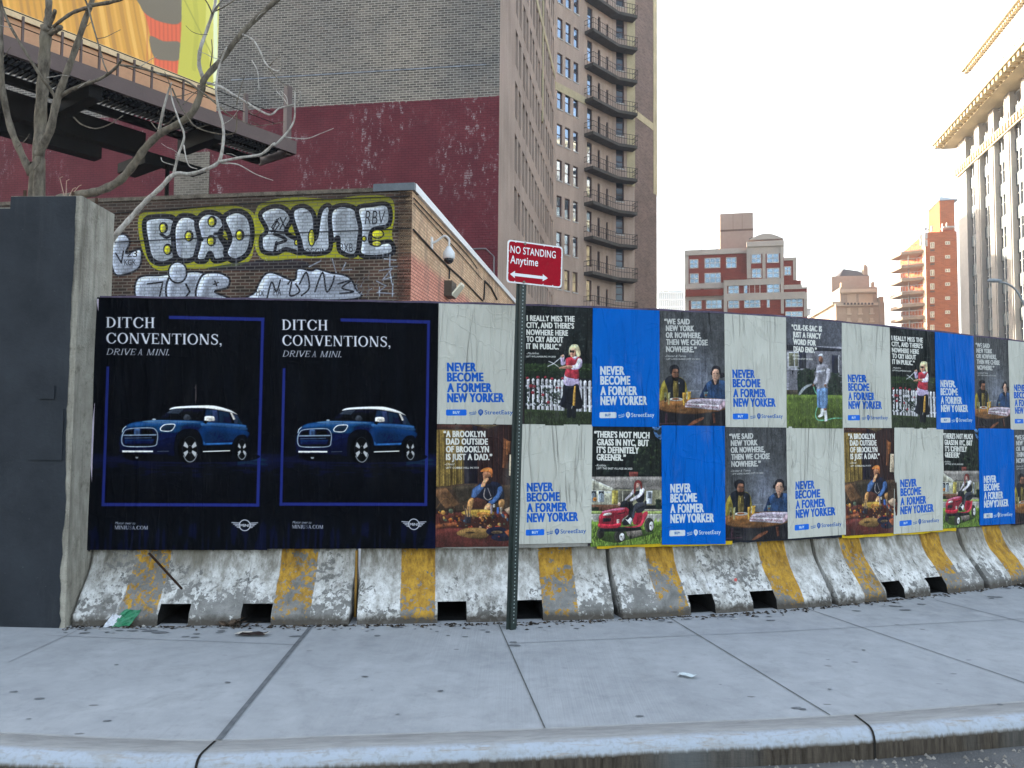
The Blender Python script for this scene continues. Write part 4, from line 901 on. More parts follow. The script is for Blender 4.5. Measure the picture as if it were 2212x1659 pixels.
for i, (k, a, b_, lb) in enumerate(top): poster(k, a, b_, ZM - .004 * (i % 3), ZTT, lb, .004 + .003 * (i % 3), skew=.01 * math.sin(i * 2.1))
for i, (k, a, b_, lb) in enumerate(bot): poster(k, a, b_, ZB + .012 * math.sin(i * 1.7), ZM + .004, lb, .003 + .004 * (i % 2), math.sin(i * 2.3) * .008, math.sin(i * 1.3) * .008, -.015 * math.sin(i * 1.1) - (.04 if i > 6 else 0))
def remnant(px0, px1, z, c, label, h=.03):
    b = MB(); n_ = 14; rng = random.Random(int(px0))
    for i in range(n_ + 1):
        px = px0 + (px1 - px0) * i / n_; p = path(px) + pnorm(px) * .0025
        b.v += [Vector((p.x, p.y, z - h * rng.uniform(.55, 1))), Vector((p.x, p.y, z + .05))]
    for i in range(n_): b.f.append((2 * i, 2 * i + 2, 2 * i + 3, 2 * i + 1))
    tag(b.build('poster_remnant', plain('old_paper_%d' % px0, c, .7, 0, .2, 9)), label, 'torn paper', 'strips of older posters under the new ones')
remnant(1290, 1580, ZB, '#b89a1c', 'yellow strip of an old poster under the first mower and blue posters')
remnant(1815, 2060, ZB, '#c2a41e', 'yellow strip of an old poster under the right hand living room poster')
remnant(1580, 1815, ZB + .004, '#20242c', 'dark strip of an old poster under the lower couple and cream posters', .02)
remnant(960, 1270, ZB + .002, '#8c8a84', 'grey strip of an old poster under the brown poster by the sign post', .016)
# ------------------------------------------------------------------ concrete barriers
def barrier_mat():
    t = NT('barrier'); uv = t.uv(); sx = t.n('SeparateXYZ'); t.L(uv, sx.inputs[0]); u, v = sx.outputs[0], sx.outputs[1]
    P = t.pos(); st = t.noise(t.scale(P, (1, 1, .22)), 16, 6, .7); a = t.noise(P, 7, 7, .7, .6); b = t.noise(P, 26, 6, .65, .4); g = t.noise(P, 110, 2); lo = t.noise(P, 1.7, 3)
    conc = t.mix(t.ramp(a, .32, .66), (.15, .148, .14), (.29, .285, .275)); conc = t.mix(t.ramp(g, .55, .75, 0, .5), conc, (.1, .1, .1))
    # paint: worn into flakes low down, streaked dirt high up
    wear = t.math('ADD', t.math('MULTIPLY', b, .62), t.math('MULTIPLY', a, .38)); wear = t.math('ADD', wear, t.math('MULTIPLY', t.math('SUBTRACT', lo, .5), .5))
    wear = t.math('ADD', wear, t.ramp(v, .06, .42, -.05, .085)); wear = t.math('ADD', wear, t.math('MULTIPLY', t.math('SUBTRACT', t.noise(P, 60, 4, .7), .5), .16)); pm = t.ramp(wear, .455, .475)
    sf = t.noise(t.scale(P, (1, 1, .3)), 70, 4, .7); white = t.mix(t.ramp(st, .4, .66), (.70, .70, .69), (.30, .29, .265)); white = t.mix(t.ramp(sf, .54, .68, 0, .7), white, (.19, .18, .16)); white = t.mix(t.math('MULTIPLY', t.ramp(v, .2, .4), t.ramp(t.noise(P, 2.3, 4), .3, .65)), white, (.24, .225, .19))
    fr = t.math('ADD', u, t.math('MULTIPLY', t.math('SUBTRACT', t.noise(t.scale(P, (1, 1, .3)), 12, 3), .5), .012))
    s1 = t.math('MULTIPLY', t.ramp(fr, .16, .163), t.ramp(fr, .295, .298, 1, 0)); s2 = t.math('MULTIPLY', t.ramp(fr, .715, .718), t.ramp(fr, .855, .858, 1, 0)); s_ = t.math('ADD', s1, s2)
    yel = t.mix(t.ramp(st, .4, .7), (.52, .30, .045), (.25, .13, .03)); yel = t.mix(t.ramp(sf, .5, .68, 0, .5), yel, (.12, .09, .05)); yw = t.ramp(t.math('ADD', wear, -.045), .452, .472)
    c = t.mix(pm, conc, white); yb = t.mix(yw, conc, yel); c = t.mix(s_, c, yb)
    dirt = t.ramp(t.math('ADD', v, t.math('MULTIPLY', t.math('SUBTRACT', b, .5), .07)), .03, .075, .9, 0); c = t.mix(dirt, c, (.07, .06, .05)); pocket_shade = t.ramp(v, -.15, -.1, 1, 0)
    c = t.mix(t.ramp(t.noise(t.scale(P, (1, 1, .4)), 5, 5, .7), .56, .72, 0, .7), c, (.09, .085, .075)); c = t.mix(1.0, c, t.mix(t.math('MULTIPLY', t.ramp(v, .22, .48), t.ramp(st, .3, .6)), (1, 1, 1), (.5, .48, .44)), 'MULTIPLY')
    c = t.mix(pocket_shade, c, (.012, .012, .012))  # shade inside the fork pockets painted near black
    t.bump(t.math('ADD', t.math('MULTIPLY', pm, .35), t.math('ADD', a, t.math('MULTIPLY', b, .5))), .55, .015)
    return t.fin(c, .88)
BM = barrier_mat()
def barrier(px0, px1, label, off, seed):
    p0, p1 = path(px0), path(px1); d = (p1 - p0); L = d.length; d.normalize(); n = Vector((d.y, -d.x, 0)); o = p0 + n * off
    prof = [(0, 0), (.012, .075), (.03, .1), (.055, .13), (.1, .19), (.16, .26), (.2, .31), (.235, .37), (.275, .5), (.31, .81), (.375, .81), (.43, .32), (.58, .1), (.6, 0)]
    rng = random.Random(seed); b = MB(); uv = []
    def P(x, y, z): q = o + d * x - n * y; return Vector((q.x, q.y, z))
    pk = [(.305 * L, .305 * L + .21), (.625 * L - .04, .625 * L + .17)]
    xs = sorted(set([0, .012, L - .012, L] + [i * L / 24 for i in range(1, 24)] + [e for q in pk for e in q]))
    def prm(x):
        inn = any(a - 1e-6 <= x <= c + 1e-6 for a, c in pk); return inn
    rows = {}
    def sect(x, notch):
        k = len(b.v); ch = .006 if x in (0, L) else 0
        for i, (y, z) in enumerate(prof):
            if notch and i < 5: y, z = .062 + .004 * i, .138 + .005 * i
            j = rng.uniform(-.004, .004) if 0 < i < 9 else 0
            b.v.append(P(x, y + ch + j, z + (rng.uniform(-.004, .004) if 0 < i < 9 else 0))); uv.append((x / L, z))
        return k
    n_ = len(prof)
    for x0, x1 in zip(xs[:-1], xs[1:]):
        mid = (x0 + x1) / 2; nt_ = prm(mid)
        for x in (x0, x1):
            if (x, nt_) not in rows: rows[(x, nt_)] = sect(x, nt_)
        a, c = rows[(x0, nt_)], rows[(x1, nt_)]
        for i in range(n_ - 1): b.f.append((a + i, c + i, c + i + 1, a + i + 1))
    for x in (0, L):
        a = rows[(x, False)]; b.f.append(tuple(a + i for i in range(n_)))
    for a_, c_ in pk:            # tunnel cheeks, roof and back
        for x in (a_, c_):
            k = len(b.v); q = [(0, 0), (.012, .075), (.04, .11), (.062, .138), (.56, .138), (.56, 0)]
            for y, z in q: b.v.append(P(x, y, z)); uv.append((.4, -.2))
            b.f.append(tuple(range(k, k + 6)))
        k = len(b.v)
        for x, y, z in ((a_, .062, .138), (c_, .062, .138), (c_, .56, .138), (a_, .56, .138), (a_, .56, 0), (c_, .56, 0)): b.v.append(P(x, y, z)); uv.append((.4, -.2))
        b.f += [(k, k + 1, k + 2, k + 3), (k + 3, k + 2, k + 5, k + 4)]
        k = len(b.v)
        for x, y in ((a_, .06), (c_, .06), (c_, .56), (a_, .56)): b.v.append(P(x, y, .004 + .05 * (y - .06))); uv.append((.4, -.2))
        b.f.append((k, k + 1, k + 2, k + 3))
    b.uv = uv
    ob = b.build('jersey_barrier', BM, None, (o.x, o.y, 0)); tag(ob, label, 'barrier', 'concrete barriers under the hoarding'); return ob
for i, (a, c, of, lb) in enumerate(((206, 772, .235, 'worn concrete barrier with faded yellow stripes, beside the grey wall'), (784, 1311, .235, 'flaking concrete barrier with yellow stripes, behind the sign post'),
                                    (1319, 1751, .25, 'striped concrete barrier under the mower, blue and couple posters'), (1756, 2062, .26, 'striped concrete barrier under the right hand brown living room poster'),
                                    (2068, 2330, .27, 'striped concrete barrier cut by the right edge of the view'))): barrier(a, c, lb, of, i + 1)
gm = plain('joint_gap', '#2b2a26', .9, 0, .3, 9)
# ------------------------------------------------------------------ grey concrete wall at the left
def left_wall():
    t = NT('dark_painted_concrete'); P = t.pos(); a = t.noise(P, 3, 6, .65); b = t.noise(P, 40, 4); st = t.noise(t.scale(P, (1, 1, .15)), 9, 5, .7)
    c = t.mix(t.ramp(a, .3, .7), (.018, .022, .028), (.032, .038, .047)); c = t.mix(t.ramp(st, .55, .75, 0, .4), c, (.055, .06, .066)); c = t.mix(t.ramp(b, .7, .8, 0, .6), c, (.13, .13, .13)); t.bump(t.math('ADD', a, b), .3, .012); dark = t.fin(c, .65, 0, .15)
    t = NT('raw_concrete'); P = t.pos(); a = t.noise(P, 5, 7, .7); b = t.noise(P, 60, 4); st = t.noise(t.scale(P, (1, 1, .12)), 7, 5, .7)
    c = t.mix(t.ramp(a, .3, .7), (.27, .25, .21), (.44, .42, .36)); c = t.mix(t.ramp(st, .46, .68, 0, .8), c, (.11, .1, .082)); c = t.mix(t.ramp(t.noise(P, 9, 6, .75), .56, .66, 0, .6), c, (.14, .13, .1)); c = t.mix(t.ramp(b, .62, .78, 0, .6), c, (.1, .1, .09)); t.bump(t.math('ADD', a, b), .6, .02); raw = t.fin(c, .9)
    A = at(158, 900, 5.38); A.z = 0; d = Vector((-1, .05, 0)).normalized(); e = at(231, 900, 5.86); e = (Vector((e.x, e.y, 0)) - A)
    zt = 3.02; h = thing('concrete_wall', 'dark grey painted concrete wall with a bare end face', 'wall', A)
    step = .52; b = MB(); f = MB(); r = MB(); ep = Vector((.022, 0, 0))
    # front skin, painted, with a ragged edge towards the corner
    rng = random.Random(2); prev = None
    N = 60
    for i in range(N + 1):
        z = zt * i / N; wk = (wk if i else .02) * .8 + rng.uniform(.002, .012); x = -wk - (.012 * rng.random() if i < 14 else 0)
        P0 = A - d * x * -1; cur = (A + d * (-x) - Vector((0, .004, 0)), z)
        if prev: f.quad((prev[0].x, prev[0].y, prev[1]), (cur[0].x, cur[0].y, cur[1]), *[tuple((A + d * step - Vector((0, .004, 0)))[:2]) + (q,) for q in (cur[1], prev[1])])
        prev = cur
    w1 = A + d * step - Vector((0, .004, 0)); w2 = A + d * 4 - Vector((0, .004, 0))
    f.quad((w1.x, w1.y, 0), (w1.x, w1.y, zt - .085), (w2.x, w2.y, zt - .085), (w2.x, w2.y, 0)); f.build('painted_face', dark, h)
    P_ = [A, A + e, A + e + d * step, A + d * step]; b.prism([(q.x, q.y) for q in P_], -.2, zt + .004)
    Q = [A + d * step, A + e + d * step, A + e + d * 4, A + d * 4]; b.prism([(q.x, q.y) for q in Q], -.2, zt - .08); b.build('core', raw, h)
    bx = MB()
    for x0, y0, x1, y1 in ((67, 882, 135, 994), (86, 833, 118, 862)):
        a_ = at(x0, y0, A.y); c_ = at(x1, y1, A.y)
        X0, X1, Z0, Z1 = a_.x, c_.x, c_.z, a_.z
        yy = lambda x: A.y + (A.x - x) * .05 - .004
        bx.hexa([(x, yy(x) - o, z) for x in (X0, X1) for o in (0, .012) for z in (Z0, Z1)])
    bx.build('cover_plate', dark, h)
    rb = MB(); rng = random.Random(3)
    for k, t_ in ((.45, .1), (.12, .2), (.02, .5), (.3, .7)): q = A + d * k + e * t_; rb.tube([(q.x, q.y, zt - .01), (q.x, q.y, zt + .06)], .012, 6)
    rb.build('rebar_stub', plain('rust', '#4a3a30', .9, 0, .3, 20), h)
    s = MB(); q = A + d * .2 + e * .3
    for dx, hh in ((0, .16), (.05, .1), (-.05, .18), (.09, .12)): s.tube([(q.x, q.y, zt), (q.x + dx * .6, q.y, zt + hh * .6), (q.x + dx, q.y, zt + hh), (q.x + dx + .02, q.y, zt + hh + .01)], .003, 5)
    tag(s.build('dry_weed', plain('dry_stem', '#a08a78', .8)), 'small dry weed sprouting from the top of the grey concrete wall', 'weed')
left_wall()
# ------------------------------------------------------------------ parking sign on its post
def parking_sign():
    B = at(1105, 1352, 5.46); B.z = 0; T = at(1127, 590, 5.46); lean = (T - B) / (T.z - B.z)
    h = thing('parking_sign', 'red parking sign bolted to a leaning green perforated post', 'sign', B)
    t = NT('post_green'); P = t.pos(); a = t.noise(P, 30, 4); c = t.mix(t.ramp(a, .35, .7), (.002, .010, .009), (.007, .02, .018)); gm_ = t.fin(c, .5)
    yaw = R(28); ax = Vector((math.cos(yaw), math.sin(yaw), 0)); ay = Vector((math.sin(yaw), -math.cos(yaw), 0)); az = lean
    def P3(x, y, z): return B + ax * x + ay * y + az * z
    b = MB(); hz = T.z + .16
    prof = [(-.041, 0), (-.024, .003), (-.02, .028), (.02, .028), (.024, .003), (.041, 0), (.041, -.004), (.02, -.001), (.016, .024), (-.016, .024), (-.02, -.001), (-.041, -.004)]
    b.add([P3(x, y, z) for z in (0, hz) for x, y in prof], [tuple(range(12))[::-1], tuple(range(12, 24))] + [(i, (i + 1) % 12, 12 + (i + 1) % 12, 12 + i) for i in range(12)])
    b.build('post', gm_, h)
    ho = MB(); n = int(hz / .0254)
    for i in range(2, n):
        z = i * .0254; ho.quad(*[P3(.005 * math.cos(k) , .0285, z + .0055 * math.sin(k)) for k in [q * math.pi / 3 for q in range(6)]])
    ho.build('punched_holes', plain('hole_light', '#8a9494', .6), h)
    # plate
    c = P3(.072, .033, 0); cz = at(1155, 570, 5.46).z
    W, H = .455, .305
    def S(u, v, o=0.0): return B + az * cz + ax * (.09 + (u - .5) * W) + ay * (.031 + o) + Vector((0, 0, 0)) + (az + ax * .0) * ((v - .5) * H)
    pl = MB(); rr = []
    for cx, cy, a0 in ((.955, .93, 0), (.045, .93, 90), (.045, .07, 180), (.955, .07, 270)):
        for q in (0, 30, 60, 90): rr.append((cx + .045 * math.cos(R(a0 + q)), cy + .07 * math.sin(R(a0 + q))))
    pl.extr([S(u, v) for u, v in rr], ay * .003)
    po = pl.build('sign_panel', plain('sign_white', (.74, .74, .76), .4, 0, .05), h)
    rd = MB(); rd.extr([S(.5 + (u - .5) * .955, .5 + (v - .5) * .935, .0032) for u, v in rr], ay * .0008); rd.build('red_field', plain('sign_red', (.33, .003, .016), .5, 0, .12, 5, spec=.08), po)
    def poly(mb, E): mb.quad(*[S(u, v, .0048) for u, v in E])
    tx = MB()
    def word(s, x, y, cap, wd):
        c = bpy.data.curves.new('t', 'FONT'); c.body = s; c.size = 1; c.offset = .012; c.space_character = 1.06; o = bpy.data.objects.new('t', c); col.objects.link(o)
        dg = bpy.context.evaluated_depsgraph_get(); dg.update(); me = o.evaluated_get(dg).to_mesh(); V = [(v.co.x, v.co.y) for v in me.vertices]; Fs = [tuple(p.vertices) for p in me.polygons]
        o.evaluated_get(dg).to_mesh_clear(); bpy.data.objects.remove(o)
        x0 = min(v[0] for v in V); x1 = max(v[0] for v in V); y0 = 0; y1 = max(v[1] for v in V) if s[0] == 'N' else max(v[1] for v in V) - 0
        hc = y1
        tx.add([S(x + (a - x0) / (x1 - x0) * wd, y + b_ / hc * cap, .0048) for a, b_ in V], Fs)
    word('NO STANDING', .05, .70, .17, .82); word('Anytime', .05, .455, .185, .50)
    for E in ([(.055, .2), (.14, .115), (.14, .165), (.64, .165), (.64, .115), (.735, .2), (.64, .285), (.64, .235), (.14, .235), (.14, .285)],): tx.quad(*[S(u, v, .0048) for u, v in E])
    for u, v in ((.14, .965), (.65, .965), (.82, .965), (.02, .74), (.02, .5), (.02, .22), (.98, .74), (.98, .48), (.98, .2), (.14, .035), (.65, .035), (.83, .035)):
        tx.quad(*[S(u + .011 * math.cos(k), v + .017 * math.sin(k), .0048) for k in [q * math.pi / 4 for q in range(8)]])
    tx.build('lettering', plain('sign_letter', (.74, .74, .77), .45, 0, .05), po)
    bs = plain('bolt_steel', '#6a6058', .4, .7)
    for v in (.95, .045): bo = MB(); q = S(.302, v, .003); bo.tube([q, q + ay * .008], .010, 8); bo.build('bolt', bs, h)
parking_sign()
# ------------------------------------------------------------------ the low building with wall paint
V8 = (math.cos(R(8.4)), -math.sin(R(8.4))); U8 = (math.sin(R(8.4)), math.cos(R(8.4)))
K0 = at(887, 640, 16.0)
FW = Wall((K0.x, K0.y), V8); SW = Wall((K0.x, K0.y), U8)
def low_building():
    s0, zt = FW.sz(887, 412); zt0 = FW.sz(887, 405)[1]; sl = FW.sz(150, 440)[0]
    h = thing('brick_building', 'low dark brick building with silver bubble letter paint on its front', 'building', (K0.x, K0.y, 0))
    # paint picture in wall coordinates
    zb = 2.9; S0, S1 = sl, 0.0; cw = 1100; chh = int(cw * (zt - zb) / (S1 - S0))
    cv = Cv(cw, chh, '#000000'); cv.fn = lambda zx, zy: ((lambda q: ((q[0] - S0) / (S1 - S0) * cw, (zt - q[1]) / (zt - zb) * chh))(FW.sz(177 + zx * .416, 380.5 + zy * .416)))
    SI, YE, BK = '#a2a8b6', '#a9a81e', '#090a11'
    yb = [(300, 200), (420, 185), (600, 165), (760, 150), (880, 180), (905, 260), (895, 360), (870, 440), (780, 470), (640, 480), (500, 480), (400, 490), (340, 440), (300, 330)]
    ye = [(905, 170), (960, 130), (1100, 108), (1300, 118), (1450, 100), (1600, 110), (1625, 200), (1610, 300), (1625, 400), (1540, 430), (1300, 425), (1100, 430), (960, 440), (905, 390), (890, 290)]
    cv.smooth(yb, YE, .95, 4); cv.smooth(ye, YE, .95, 4)
    cv.shade = True
    cv.smooth([(640, 480), (900, 440), (1150, 440), (1140, 480), (800, 492)], '#1b2030', .7, 4)
    def blob(pts, w=16): cv.smooth(pts, SI, .96, 4); cv.line(pts, w * 1.25, BK, .97, True, True)
    def drop(pts): cv.smooth([(x + 10, y + 8) for x, y in pts], BK, .9, 4)
    blob([(325, 235), (380, 210), (470, 215), (490, 260), (470, 300), (510, 350), (490, 420), (420, 455), (360, 430), (335, 340)], 20)
    blob([(480, 250), (520, 205), (590, 220), (625, 300), (610, 400), (550, 440), (490, 420), (475, 330)], 20)
    blob([(595, 240), (640, 190), (710, 200), (745, 250), (715, 300), (745, 360), (760, 420), (690, 440), (665, 400), (640, 440), (590, 430), (610, 330)], 20)
    blob([(735, 220), (800, 180), (865, 210), (885, 300), (860, 400), (790, 440), (745, 400), (770, 320)], 20)
    for x, y in ((423, 268), (446, 380), (556, 310), (676, 236), (820, 306), (672, 335)): cv.ell(x, y, 24, 30, BK); cv.ell(x - 3, y + 2, 15, 22, '#b0aa28')
    blob([(925, 200), (980, 160), (1050, 165), (1090, 220), (1060, 290), (1130, 340), (1140, 400), (1060, 380), (1010, 400), (940, 390), (930, 320), (960, 280)], 18)
    blob([(1090, 190), (1150, 155), (1205, 200), (1215, 320), (1240, 180), (1290, 160), (1290, 300), (1280, 390), (1160, 400), (1130, 330)], 18)
    blob([(1290, 190), (1350, 150), (1430, 180), (1445, 300), (1420, 410), (1340, 390), (1330, 320), (1300, 330)], 18)
    blob([(1430, 170), (1500, 150), (1590, 150), (1595, 250), (1510, 280), (1505, 350), (1600, 340), (1615, 400), (1520, 420), (1440, 400), (1445, 270)], 18)
    for x, y, a, b_ in ((1193, 320, 14, 40), (1535, 300, 28, 20), (1530, 350, 22, 12), (1115, 345, 8, 12), (1465, 325, 8, 10)): cv.ell(x, y, a + 6, b_ + 6, BK); cv.ell(x, y, a, b_, '#b0aa28')
    cv.line([(975, 285), (1060, 292)], 9, BK); cv.line([(1010, 230), (985, 265), (1000, 285), (1025, 250), (1010, 225)], 6, BK); cv.line([(1020, 220), (985, 290)], 6, BK); cv.line([(1030, 215), (1055, 270)], 6, BK); cv.line([(1060, 215), (1028, 275)], 6, BK)
    cv.text('RBV', 1470, 250, 70, BK, 105, -.01, 1, .15); cv.text('OGGIN', 1158, 402, 26, BK, 110, 0); cv.text('BXB', 1340, 395, 46, BK, 66, -.01)
    w = lambda P, wd=9, al=.9: cv.line(P, wd, '#9aa0ae', al)
    # second row of paint
    for P in ([(290, 530), (400, 515), (470, 520), (460, 640), (290, 640)], [(450, 530), (520, 500), (640, 510), (610, 640), (450, 640)], [(620, 520), (700, 500), (765, 530), (755, 580), (690, 600), (770, 640), (600, 640)]): blob(P, 8)
    cv.ell(497, 500, 48, 55, SI, .96); cv.line([(497 + 48 * math.cos(i * .26), 500 + 55 * math.sin(i * .26)) for i in range(24)], 8, BK, closed=True); cv.line([(690, 545), (700, 570)], 7, BK); cv.line([(685, 562), (708, 552)], 7, BK)
    cv.line([(340, 560), (420, 550), (400, 640)], 8, BK); cv.line([(540, 560), (560, 600), (530, 640)], 9, BK)
    blob([(900, 600), (940, 520), (990, 500), (1100, 540), (1120, 480), (1190, 490), (1220, 480), (1290, 500), (1380, 520), (1420, 580), (1410, 640), (890, 640)], 8)
    for P in ([(960, 640), (985, 550), (1010, 600), (1030, 540)], [(1070, 560), (1090, 540), (1080, 620), (1130, 600), (1110, 560)], [(1130, 560), (1165, 500), (1180, 580), (1140, 620)], [(1210, 600), (1250, 500), (1270, 600), (1300, 560), (1310, 520)], [(1330, 560), (1400, 540), (1350, 580), (1410, 600), (1340, 610)]): cv.line(P, 8, BK, .95, True)
    cv.text('PIA', 995, 620, 36, BK, 40, 0); cv.text('MX', 905, 622, 30, BK, 40, 0)
    blob([(150, 340), (215, 300), (250, 340), (230, 400), (305, 380), (300, 470), (230, 510), (165, 500)], 8); cv.text('23', 232, 420, 34, BK, 55, 0); cv.text('KGK', 220, 462, 28, BK, 60, 0); cv.line([(175, 400), (205, 450), (215, 390)], 7, BK)
    for P in ([(1570, 430), (1630, 436)], [(1600, 410), (1598, 470), (1640, 468)], [(1545, 490), (1610, 480), (1560, 540), (1620, 520)], [(1530, 545), (1580, 570), (1540, 600)], [(1600, 500), (1610, 560)], [(1530, 605), (1620, 610)], [(1545, 575), (1545, 625)], [(1615, 560), (1612, 625)], [(1300, 430), (1320, 500)], [(1370, 450), (1350, 490), (1400, 485)], [(1240, 440), (1180, 470)]): w(P, 8, .8)
    rng = random.Random(6)
    for i in range(26): x, y = rng.uniform(1420, 1510), rng.uniform(530, 620); w([(x, y), (x + rng.uniform(-22, 22), y + rng.uniform(-30, 30))], 4, .6)
    for i in range(60): x, y = rng.uniform(330, 1600), rng.uniform(170, 420); cv.line([(x, y), (x + rng.uniform(-6, 6), y + rng.uniform(20, 70))], rng.uniform(4, 12), rng.choice(['#8d92a2', '#c6c9d0', '#7d8292']), .25)
    for P in ([(410, 300), (440, 318), (470, 300)], [(600, 300), (625, 330)], [(690, 300), (730, 300)], [(740, 330), (765, 350)], [(1000, 300), (1060, 330), (1010, 352)], [(1120, 300), (1128, 380)], [(1215, 240), (1212, 330)], [(1290, 230), (1300, 330)], [(1440, 220), (1448, 330), (1440, 390)], [(1010, 345), (1000, 395)]): cv.line(P, 15, BK, .95, True)
    for P in ([(955, 425), (960, 440)], ): w(P, 5, .5)
    im = cv.image('wall_paint', True)
    t = NT('painted_brick_front'); uv = t.uv(); P = t.pos()
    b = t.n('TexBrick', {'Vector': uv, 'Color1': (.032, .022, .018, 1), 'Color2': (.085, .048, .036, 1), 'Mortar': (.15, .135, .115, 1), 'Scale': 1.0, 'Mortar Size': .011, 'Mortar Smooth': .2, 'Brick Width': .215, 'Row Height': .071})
    n1 = t.noise(uv, 1.1, 5); c = t.mix(1.0, b.outputs[0], t.mix(t.ramp(n1, .3, .7), (.6,) * 3, (1.4, 1.3, 1.25)), 'MULTIPLY')
    mp = t.n('Mapping'); t.L(uv, mp.inputs[0]); mp.vector_type = 'TEXTURE'
    # image coordinates from metres along the wall and height
    sx = t.n('SeparateXYZ'); t.L(P, sx.inputs[0])
    al = t.math('ADD', t.math('MULTIPLY', t.math('SUBTRACT', sx.outputs[0], K0.x), V8[0]), t.math('MULTIPLY', t.math('SUBTRACT', sx.outputs[1], K0.y), V8[1]))
    iu = t.ramp(al, S0, S1); iv = t.ramp(sx.outputs[2], zb, zt); cm = t.n('CombineXYZ'); t.L(iu, cm.inputs[0]); t.L(iv, cm.inputs[1])
    im_ = t.n('TexImage', {'Vector': cm.outputs[0]}); im_.image = im; im_.extension = 'CLIP'
    pm = t.math('MULTIPLY', im_.outputs[1], t.ramp(t.noise(P, 14, 4), .2, .36)); mo = t.mix(t.math('MULTIPLY', b.outputs[1], .55), im_.outputs[0], (.1, .1, .11))
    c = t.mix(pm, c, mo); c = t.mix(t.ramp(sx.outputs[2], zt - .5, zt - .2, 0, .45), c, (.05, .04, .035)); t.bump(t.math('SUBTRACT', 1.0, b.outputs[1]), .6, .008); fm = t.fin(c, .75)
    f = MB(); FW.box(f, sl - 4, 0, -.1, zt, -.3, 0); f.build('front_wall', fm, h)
    # side wall: painted brick, peach low and buff above
    t = NT('painted_brick_side'); uv = t.uv(); sx = t.n('SeparateXYZ'); t.L(t.pos(), sx.inputs[0]); P = t.pos()
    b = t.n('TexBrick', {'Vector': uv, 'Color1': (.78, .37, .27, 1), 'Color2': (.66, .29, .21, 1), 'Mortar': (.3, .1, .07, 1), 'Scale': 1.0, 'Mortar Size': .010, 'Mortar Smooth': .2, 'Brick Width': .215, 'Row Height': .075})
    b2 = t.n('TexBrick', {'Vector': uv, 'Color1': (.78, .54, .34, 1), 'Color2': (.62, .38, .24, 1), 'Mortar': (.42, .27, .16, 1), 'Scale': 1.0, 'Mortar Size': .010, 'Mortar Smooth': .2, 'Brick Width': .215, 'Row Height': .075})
    n1 = t.noise(P, .7, 5, .6); zz = t.math('ADD', sx.outputs[2], t.math('MULTIPLY', t.math('SUBTRACT', n1, .5), .5)); c = t.mix(t.ramp(zz, 4.9, 5.1), b.outputs[0], b2.outputs[0])
    c = t.mix(t.ramp(t.noise(t.scale(P, (1, 1, .35)), 1.6, 6, .7), .5, .66, 0, .75), c, (.17, .12, .1)); t.bump(t.math('SUBTRACT', 1.0, b.outputs[1]), .5, .008); smat = t.fin(c, .7)
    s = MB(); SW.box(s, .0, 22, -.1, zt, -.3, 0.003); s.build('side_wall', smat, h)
    rf = MB(); q = [FW.p(sl - 4, 0, -.3), FW.p(-.3, 0, -.3), SW.p(22, 0, -.3), SW.p(22, 0, -.3) + Vector((V8[0], V8[1], 0)) * (sl - 3)]; rf.prism([(p.x, p.y) for p in q], zt - .5, zt - .25); rf.build('roof', plain('tar_roof', '#2a2a2c', .9), h)
    cp = MB(); FW.box(cp, sl - 4, -.85, zt + .002, zt + .085, -.34, .03); cp.build('coping', plain('old_coping', '#6a6258', .9, 0, .5, 5, .5), h)
    c2 = MB(); FW.box(c2, -.845, .06, zt + .002, zt + .16, -.34, .05); c2.build('coping', plain('grey_flashing', '#5c636a', .5, .3), h)
    c3 = MB(); SW.box(c3, .06, 22, zt + .004, zt + .17, -.25, .07); c3.build('coping', plain('white_flashing', (.8, .8, .8), .4, 0, .05), h)
    cb = MB(); cm_ = plain('cable_black', '#111214', .6)
    def run(W_, pts, r, o=.03): cb.tube([W_.p(*W_.sz(177 + x * .416, 380.5 + y * .416), o) for x, y in pts], r, 5)
    run(FW, [(170, 345), (700, 318), (1200, 292), (1705, 274)], .010); run(FW, [(170, 195), (700, 155), (1200, 125), (1705, 106)], .010); run(FW, [(1150, 190), (1500, 155), (1700, 135)], .006)
    g = lambda x, y: (980 + x * .1809) * .8848; gy = lambda y: (460 + y * .1809) * .8848
    def runs(pts, r): cb.tube([SW.p(*SW.sz(g(x, y), gy(y)), .03) for x, y in pts], r, 5)
    runs([(145, 555), (370, 800), (560, 1000), (620, 1060), (780, 1200), (930, 1350), (1090, 1520)], .022); runs([(150, 130), (420, 420), (780, 790), (930, 960), (1010, 1080)], .014); runs([(150, 200), (480, 560), (760, 860), (1080, 1230)], .012)
    runs([(590, 1030), (635, 1100), (630, 1220)], .02); runs([(1115, 1250), (1100, 1500)], .025); runs([(1115, 1250), (1200, 1340), (1280, 1500)], .03)
    cb.build('cable', cm_, h)
    # things hung on the side wall
    s_, z_ = SW.sz(g(400, 0), gy(890)); c = SW.p(s_, z_, .42); k = .24
    dc = thing('dome_camera', 'white dome camera hanging from a curved arm on the peach side wall', 'camera', c)
    d = MB(); d.lathe(c, [(.0, .17), (.05, .17), (.09, .1), (.13, .04), (.14, -.02), (.14, -.1), (.12, -.12)], 16); d.build('housing', plain('cam_white', (.68, .7, .72), .4, 0, .06), dc, smooth=True)
    dm = MB(); dm.lathe(c, [(.115, -.12), (.11, -.17), (.08, -.21), (.03, -.235)], 16); dm.build('dome', glass('smoked_dome', '#2a2c30', .2, .1), dc, smooth=True)
